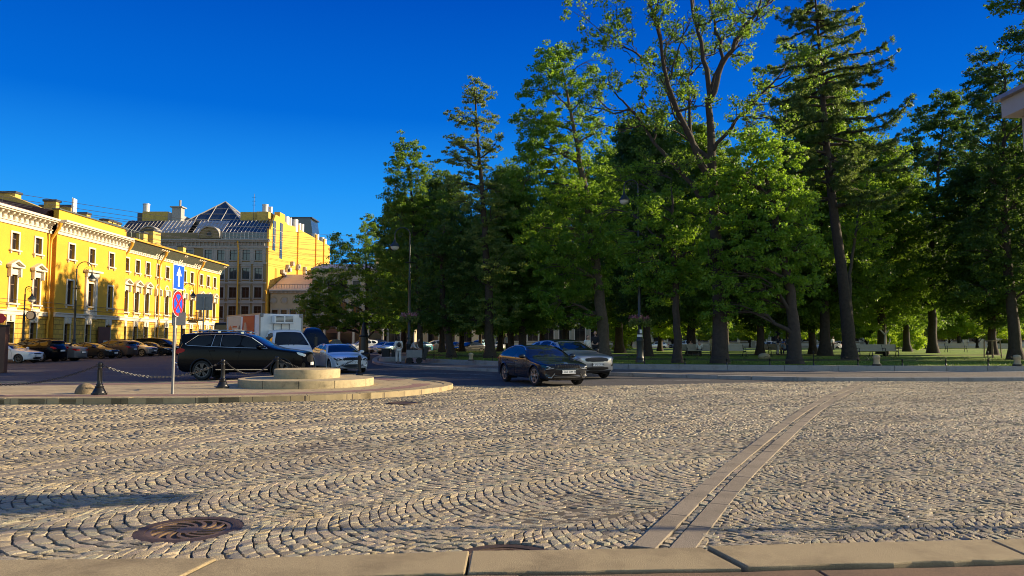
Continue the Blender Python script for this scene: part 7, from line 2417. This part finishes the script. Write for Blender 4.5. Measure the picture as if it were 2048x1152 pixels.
# ================================================================ PEOPLE
def cloth(name, col): return mat(name, col, .85, var=.1, vs=8, bump=.3, bs=30)
def body(name, joints, edges, radii, m, parent, sub=2):
    me = bpy.data.meshes.new(name)
    me.from_pydata(joints, edges, [])
    o = bpy.data.objects.new(name, me)
    COL.objects.link(o)
    o.parent = parent
    me.materials.append(m)
    sk = o.modifiers.new('skin', 'SKIN')
    sk.use_smooth_shade = True
    if not me.skin_vertices: bpy.context.view_layer.update()
    for i, r in enumerate(radii):
        s = me.skin_vertices[0].data[i]
        s.radius = r if isinstance(r, tuple) else (r, r)
        s.use_root = (i == 0)
    sb = o.modifiers.new('sub', 'SUBSURF')
    sb.levels = sb.render_levels = sub
    # freeze to a mesh so that copies stay light
    dg = bpy.context.evaluated_depsgraph_get()
    nm = bpy.data.meshes.new_from_object(o.evaluated_get(dg))
    nm.shade_smooth()
    o.modifiers.clear()
    o.data = nm
    return o


def person(loc, rz, label, top, legs, hair, pose='stand', arms='down', h=1.70, hairlong=False, group='people in and around the park'):
    """faces local -Y"""
    t = empty('person', loc, rz, label, 'person', group)
    t.scale = (h / 1.75,) * 3
    if pose == 'sit':
        hip, knee, ank, toe = (0, 0, .50), .46, .08, .22
        J = [(0, 0, .50), (0, .02, .72), (0, .03, .95), (0, .02, 1.08), (0, 0, 1.16)]
        lg = lambda sg: [(sg * .09, -.02, .50), (sg * .11, -.42, .50), (sg * .11, -.44, .10), (sg * .11, -.60, .05)]
        sh = 1.02
    elif pose == 'bend':
        J = [(0, 0, .92), (0, -.10, 1.12), (0, -.26, 1.30), (0, -.36, 1.36), (0, -.43, 1.40)]
        lg = lambda sg: [(sg * .09, 0, .90), (sg * .10, -.02 * sg, .50), (sg * .10, .04 + .10 * sg, .09), (sg * .10, -.10 + .10 * sg, .05)]
        sh = 1.32
    else:
        st = .16 if pose == 'walk' else .03
        J = [(0, 0, .92), (0, -.01, 1.12), (0, 0, 1.34), (0, 0, 1.46), (0, -.02, 1.54)]
        lg = lambda sg: [(sg * .09, 0, .90), (sg * .10, -.06 * (sg if pose == 'walk' else 0) - .02, .49), (sg * .10, .04 - st * sg, .09), (sg * .10, -.11 - st * sg, .05)]
        sh = 1.40
    off = np.array(J[2]) - np.array((0, 0, J[2][2]))
    V, E, R = list(J), [(0, 1), (1, 2), (2, 3), (3, 4)], [(.15, .115), (.135, .10), (.165, .11), (.06, .06), (.055, .06)]
    hd = np.array(J[4]) + np.array([0, -.02 if pose != 'bend' else -.09, .12])
    hands = []
    for sg in (-1, 1):
        b = len(V); L_ = lg(sg)
        V += L_; E += [(0, b), (b, b + 1), (b + 1, b + 2), (b + 2, b + 3)]; R += [.10, .062, .045, .035]
        a = len(V); s0 = np.array([sg * .19, off[1], sh])
        if arms == 'fwd': A = [s0, s0 + [sg * .03, -.08, -.26], s0 + [-sg * .02, -.30, -.36]]
        elif arms == 'lap': A = [s0, s0 + [sg * .05, -.06, -.27], s0 + [-sg * .06, -.26, -.38]]
        else: A = [s0, s0 + [sg * .05, .02 + (.06 * sg if pose == 'walk' else 0), -.28], s0 + [sg * .06, -.04 + (.14 * sg if pose == 'walk' else 0), -.53]]
        V += [tuple(x) for x in A]; E += [(2, a), (a, a + 1), (a + 1, a + 2)]; R += [.062, .045, .034]
        hands.append((A[2], A[2] - A[1], sg))
    body('body', [tuple(map(float, v)) for v in V], E, R, MT['skin'], t)
    # clothes follow the same skeleton a little wider
    nA = len(J)
    tv = [V[0], V[1], V[2], V[3]]; te = [(0, 1), (1, 2), (2, 3)]; trd = [(.165, .13), (.15, .12), (.18, .128), (.075, .075)]
    for sg, base in ((-1, nA + 4), (1, nA + 11)):
        b = len(tv)
        A = V[base:base + 3]
        end = tuple(np.array(A[1]) * .35 + np.array(A[2]) * .65)
        tv += [A[0], A[1], end]; te += [(2, b), (b, b + 1), (b + 1, b + 2)]; trd += [.078, .06, .05]
    body('shirt', [tuple(map(float, v)) for v in tv], te, trd, top, t)
    lv = [(J[0][0], J[0][1], J[0][2] + .04)]; le = []; lr = [(.168, .132)]
    for sg, base in ((-1, nA), (1, nA + 7)):
        b = len(lv); Lg = V[base:base + 3]
        lv += [Lg[0], Lg[1], Lg[2]]; le += [(0, b), (b, b + 1), (b + 1, b + 2)]; lr += [.115, .085, .07]
    body('trousers', [tuple(map(float, v)) for v in lv], le, lr, legs, t)
    m = MB(); m.sphere(hd, (.078, .10, .118), 18, 12)
    m.sphere(hd + np.array([0, -.10, -.01]), (.014, .02, .022), 8, 6)
    for sg in (-1, 1): m.sphere(hd + np.array([sg * .08, .01, -.005]), (.012, .02, .03), 8, 6)
    head = m.build('head', MT['skin'], t, 60)
    m = MB()
    for sg in (-1, 1): m.sphere(hd + np.array([sg * .03, -.09, .012]), (.011, .008, .008), 8, 6)
    m.box(hd + np.array([0, -.094, -.055]), (.04, .01, .008)); m.build('face', MT['ink'], head)
    m = MB(); m.sphere(hd + np.array([0, .022, .028]), (.088, .10, .108), 18, 12)
    if hairlong: m.sphere(hd + np.array([0, .06, -.12]), (.085, .05, .17), 14, 10)
    m.build('hair', hair, head, 60)
    m = MB()
    for hp, d, sg in hands:
        d = d / np.linalg.norm(d)
        s = np.array([0, 1, 0.]) - d * d[1]; s /= np.linalg.norm(s)
        m.sphere(hp + d * .045, (.026, .036, .045), 10, 6)
        for k in range(4):
            f0 = hp + d * .075 + s * (k - 1.5) * .02
            ln = (.062, .075, .07, .055)[k]
            m.tube([f0, f0 + d * ln * .5 + np.array([-sg * .006, 0, 0]), f0 + d * ln + np.array([-sg * .02, 0, 0])], [.010, .009, .007], 6)
        th = hp + d * .02 - s * .035
        m.tube([th, th + d * .035 - s * .022, th + d * .065 - s * .024], [.012, .010, .008], 6)
    m.build('hand', MT['skin'], t, 60)
    m = MB()
    for base in (nA, nA + 7):
        a_, b_ = np.array(V[base + 2]), np.array(V[base + 3])
        m.sphere((a_ + b_) / 2 + np.array([0, 0, -.02]), (.05, .13, .05), 12, 8)
    m.build('shoe', MT['ink'], t, 60)
    return t
wc, bc, dk, nv = cloth('white_cloth', (.68, .66, .62)), cloth('black_cloth', (.012, .012, .014)), cloth('dark_grey_cloth', (.05, .05, .055)), cloth('navy_cloth', (.02, .03, .07))
lt, rd, hb, hl = cloth('light_grey_cloth', (.40, .38, .38)), cloth('dull_red_cloth', (.30, .07, .06)), mat('dark_hair', (.018, .012, .009), .6), mat('brown_hair', (.09, .05, .03), .6)
lb_ = cloth('light_blue_cloth', (.25, .38, .55))
w_ = person((AT(797, 700, 47.5)[0], 47.5, PZ - .01), radians(200), 'woman in white trousers and top with a small dark backpack, walking by the left lamp', wc, wc, hb, 'walk', 'down', 1.72, True)
q = MB(); q.sphere((0, .17, 1.22), (.13, .075, .17), 14, 10); q.build('backpack', MT['black'], w_, 60)
person((AT(823, 700, 47.6)[0] - .05, 47.9, PZ - .01), radians(70), 'person in a pale top leaning over the hand cart', lt, dk, hb, 'bend', 'fwd', 1.70)
person((AT(1015, 700, 63)[0], 63, LZ - .02), radians(170), 'man in a pale grey shirt and dark trousers standing left of the silver SUV', lt, bc, hb, 'stand', 'down', 1.78)
person((AT(1191, 700, 42.5)[0], 42.5, LZ - .02), radians(-20), 'person in black standing behind the silver SUV beside the big trunk', bc, bc, hl, 'stand', 'fwd', 1.74)
person((AT(1175, 700, 41.8)[0], 41.8, LZ - .02), radians(30), 'woman with brown hair in a white top next to the person in black', wc, dk, hl, 'stand', 'down', 1.50, True)
S0 = LZ + .0
person((AT(1381, 700, 59.8)[0], 59.75, S0 - .04), radians(170), 'person with dark hair seated on the left cream bench, back turned', dk, dk, hb, 'sit', 'lap')
person((AT(1391, 700, 59.6)[0], 58.35, S0 - .04), radians(176), 'person in a white top seated on the right cream bench, back turned', wc, dk, hb, 'sit', 'lap')
person((AT(1546, 700, 63.8)[0], 62.6, LZ - .02), radians(60), 'person in dark clothes standing left of the blue-shaded bench', nv, lt, hb, 'stand', 'fwd', 1.65)
person((AT(1568, 700, 63.8)[0], 63.75, S0 - .04), radians(182), 'man in a light blue shirt seated on the blue-shaded bench', lb_, nv, hb, 'sit', 'lap')
person((AT(1577, 700, 62.3)[0], 62.3, LZ - .02), radians(182), 'person in dark clothes standing right of the seated man', dk, nv, hb, 'stand', 'down', 1.6)
person((AT(1424, 700, 70)[0], 70, LZ - .02), radians(120), 'person in white walking far behind the cream benches', wc, wc, hl, 'walk', 'down', 1.68)
person((AT(1666, 700, 95)[0], 95, LZ - .02), radians(20), 'person in white far back left of the conifer', wc, dk, hb, 'stand', 'down', 1.7)
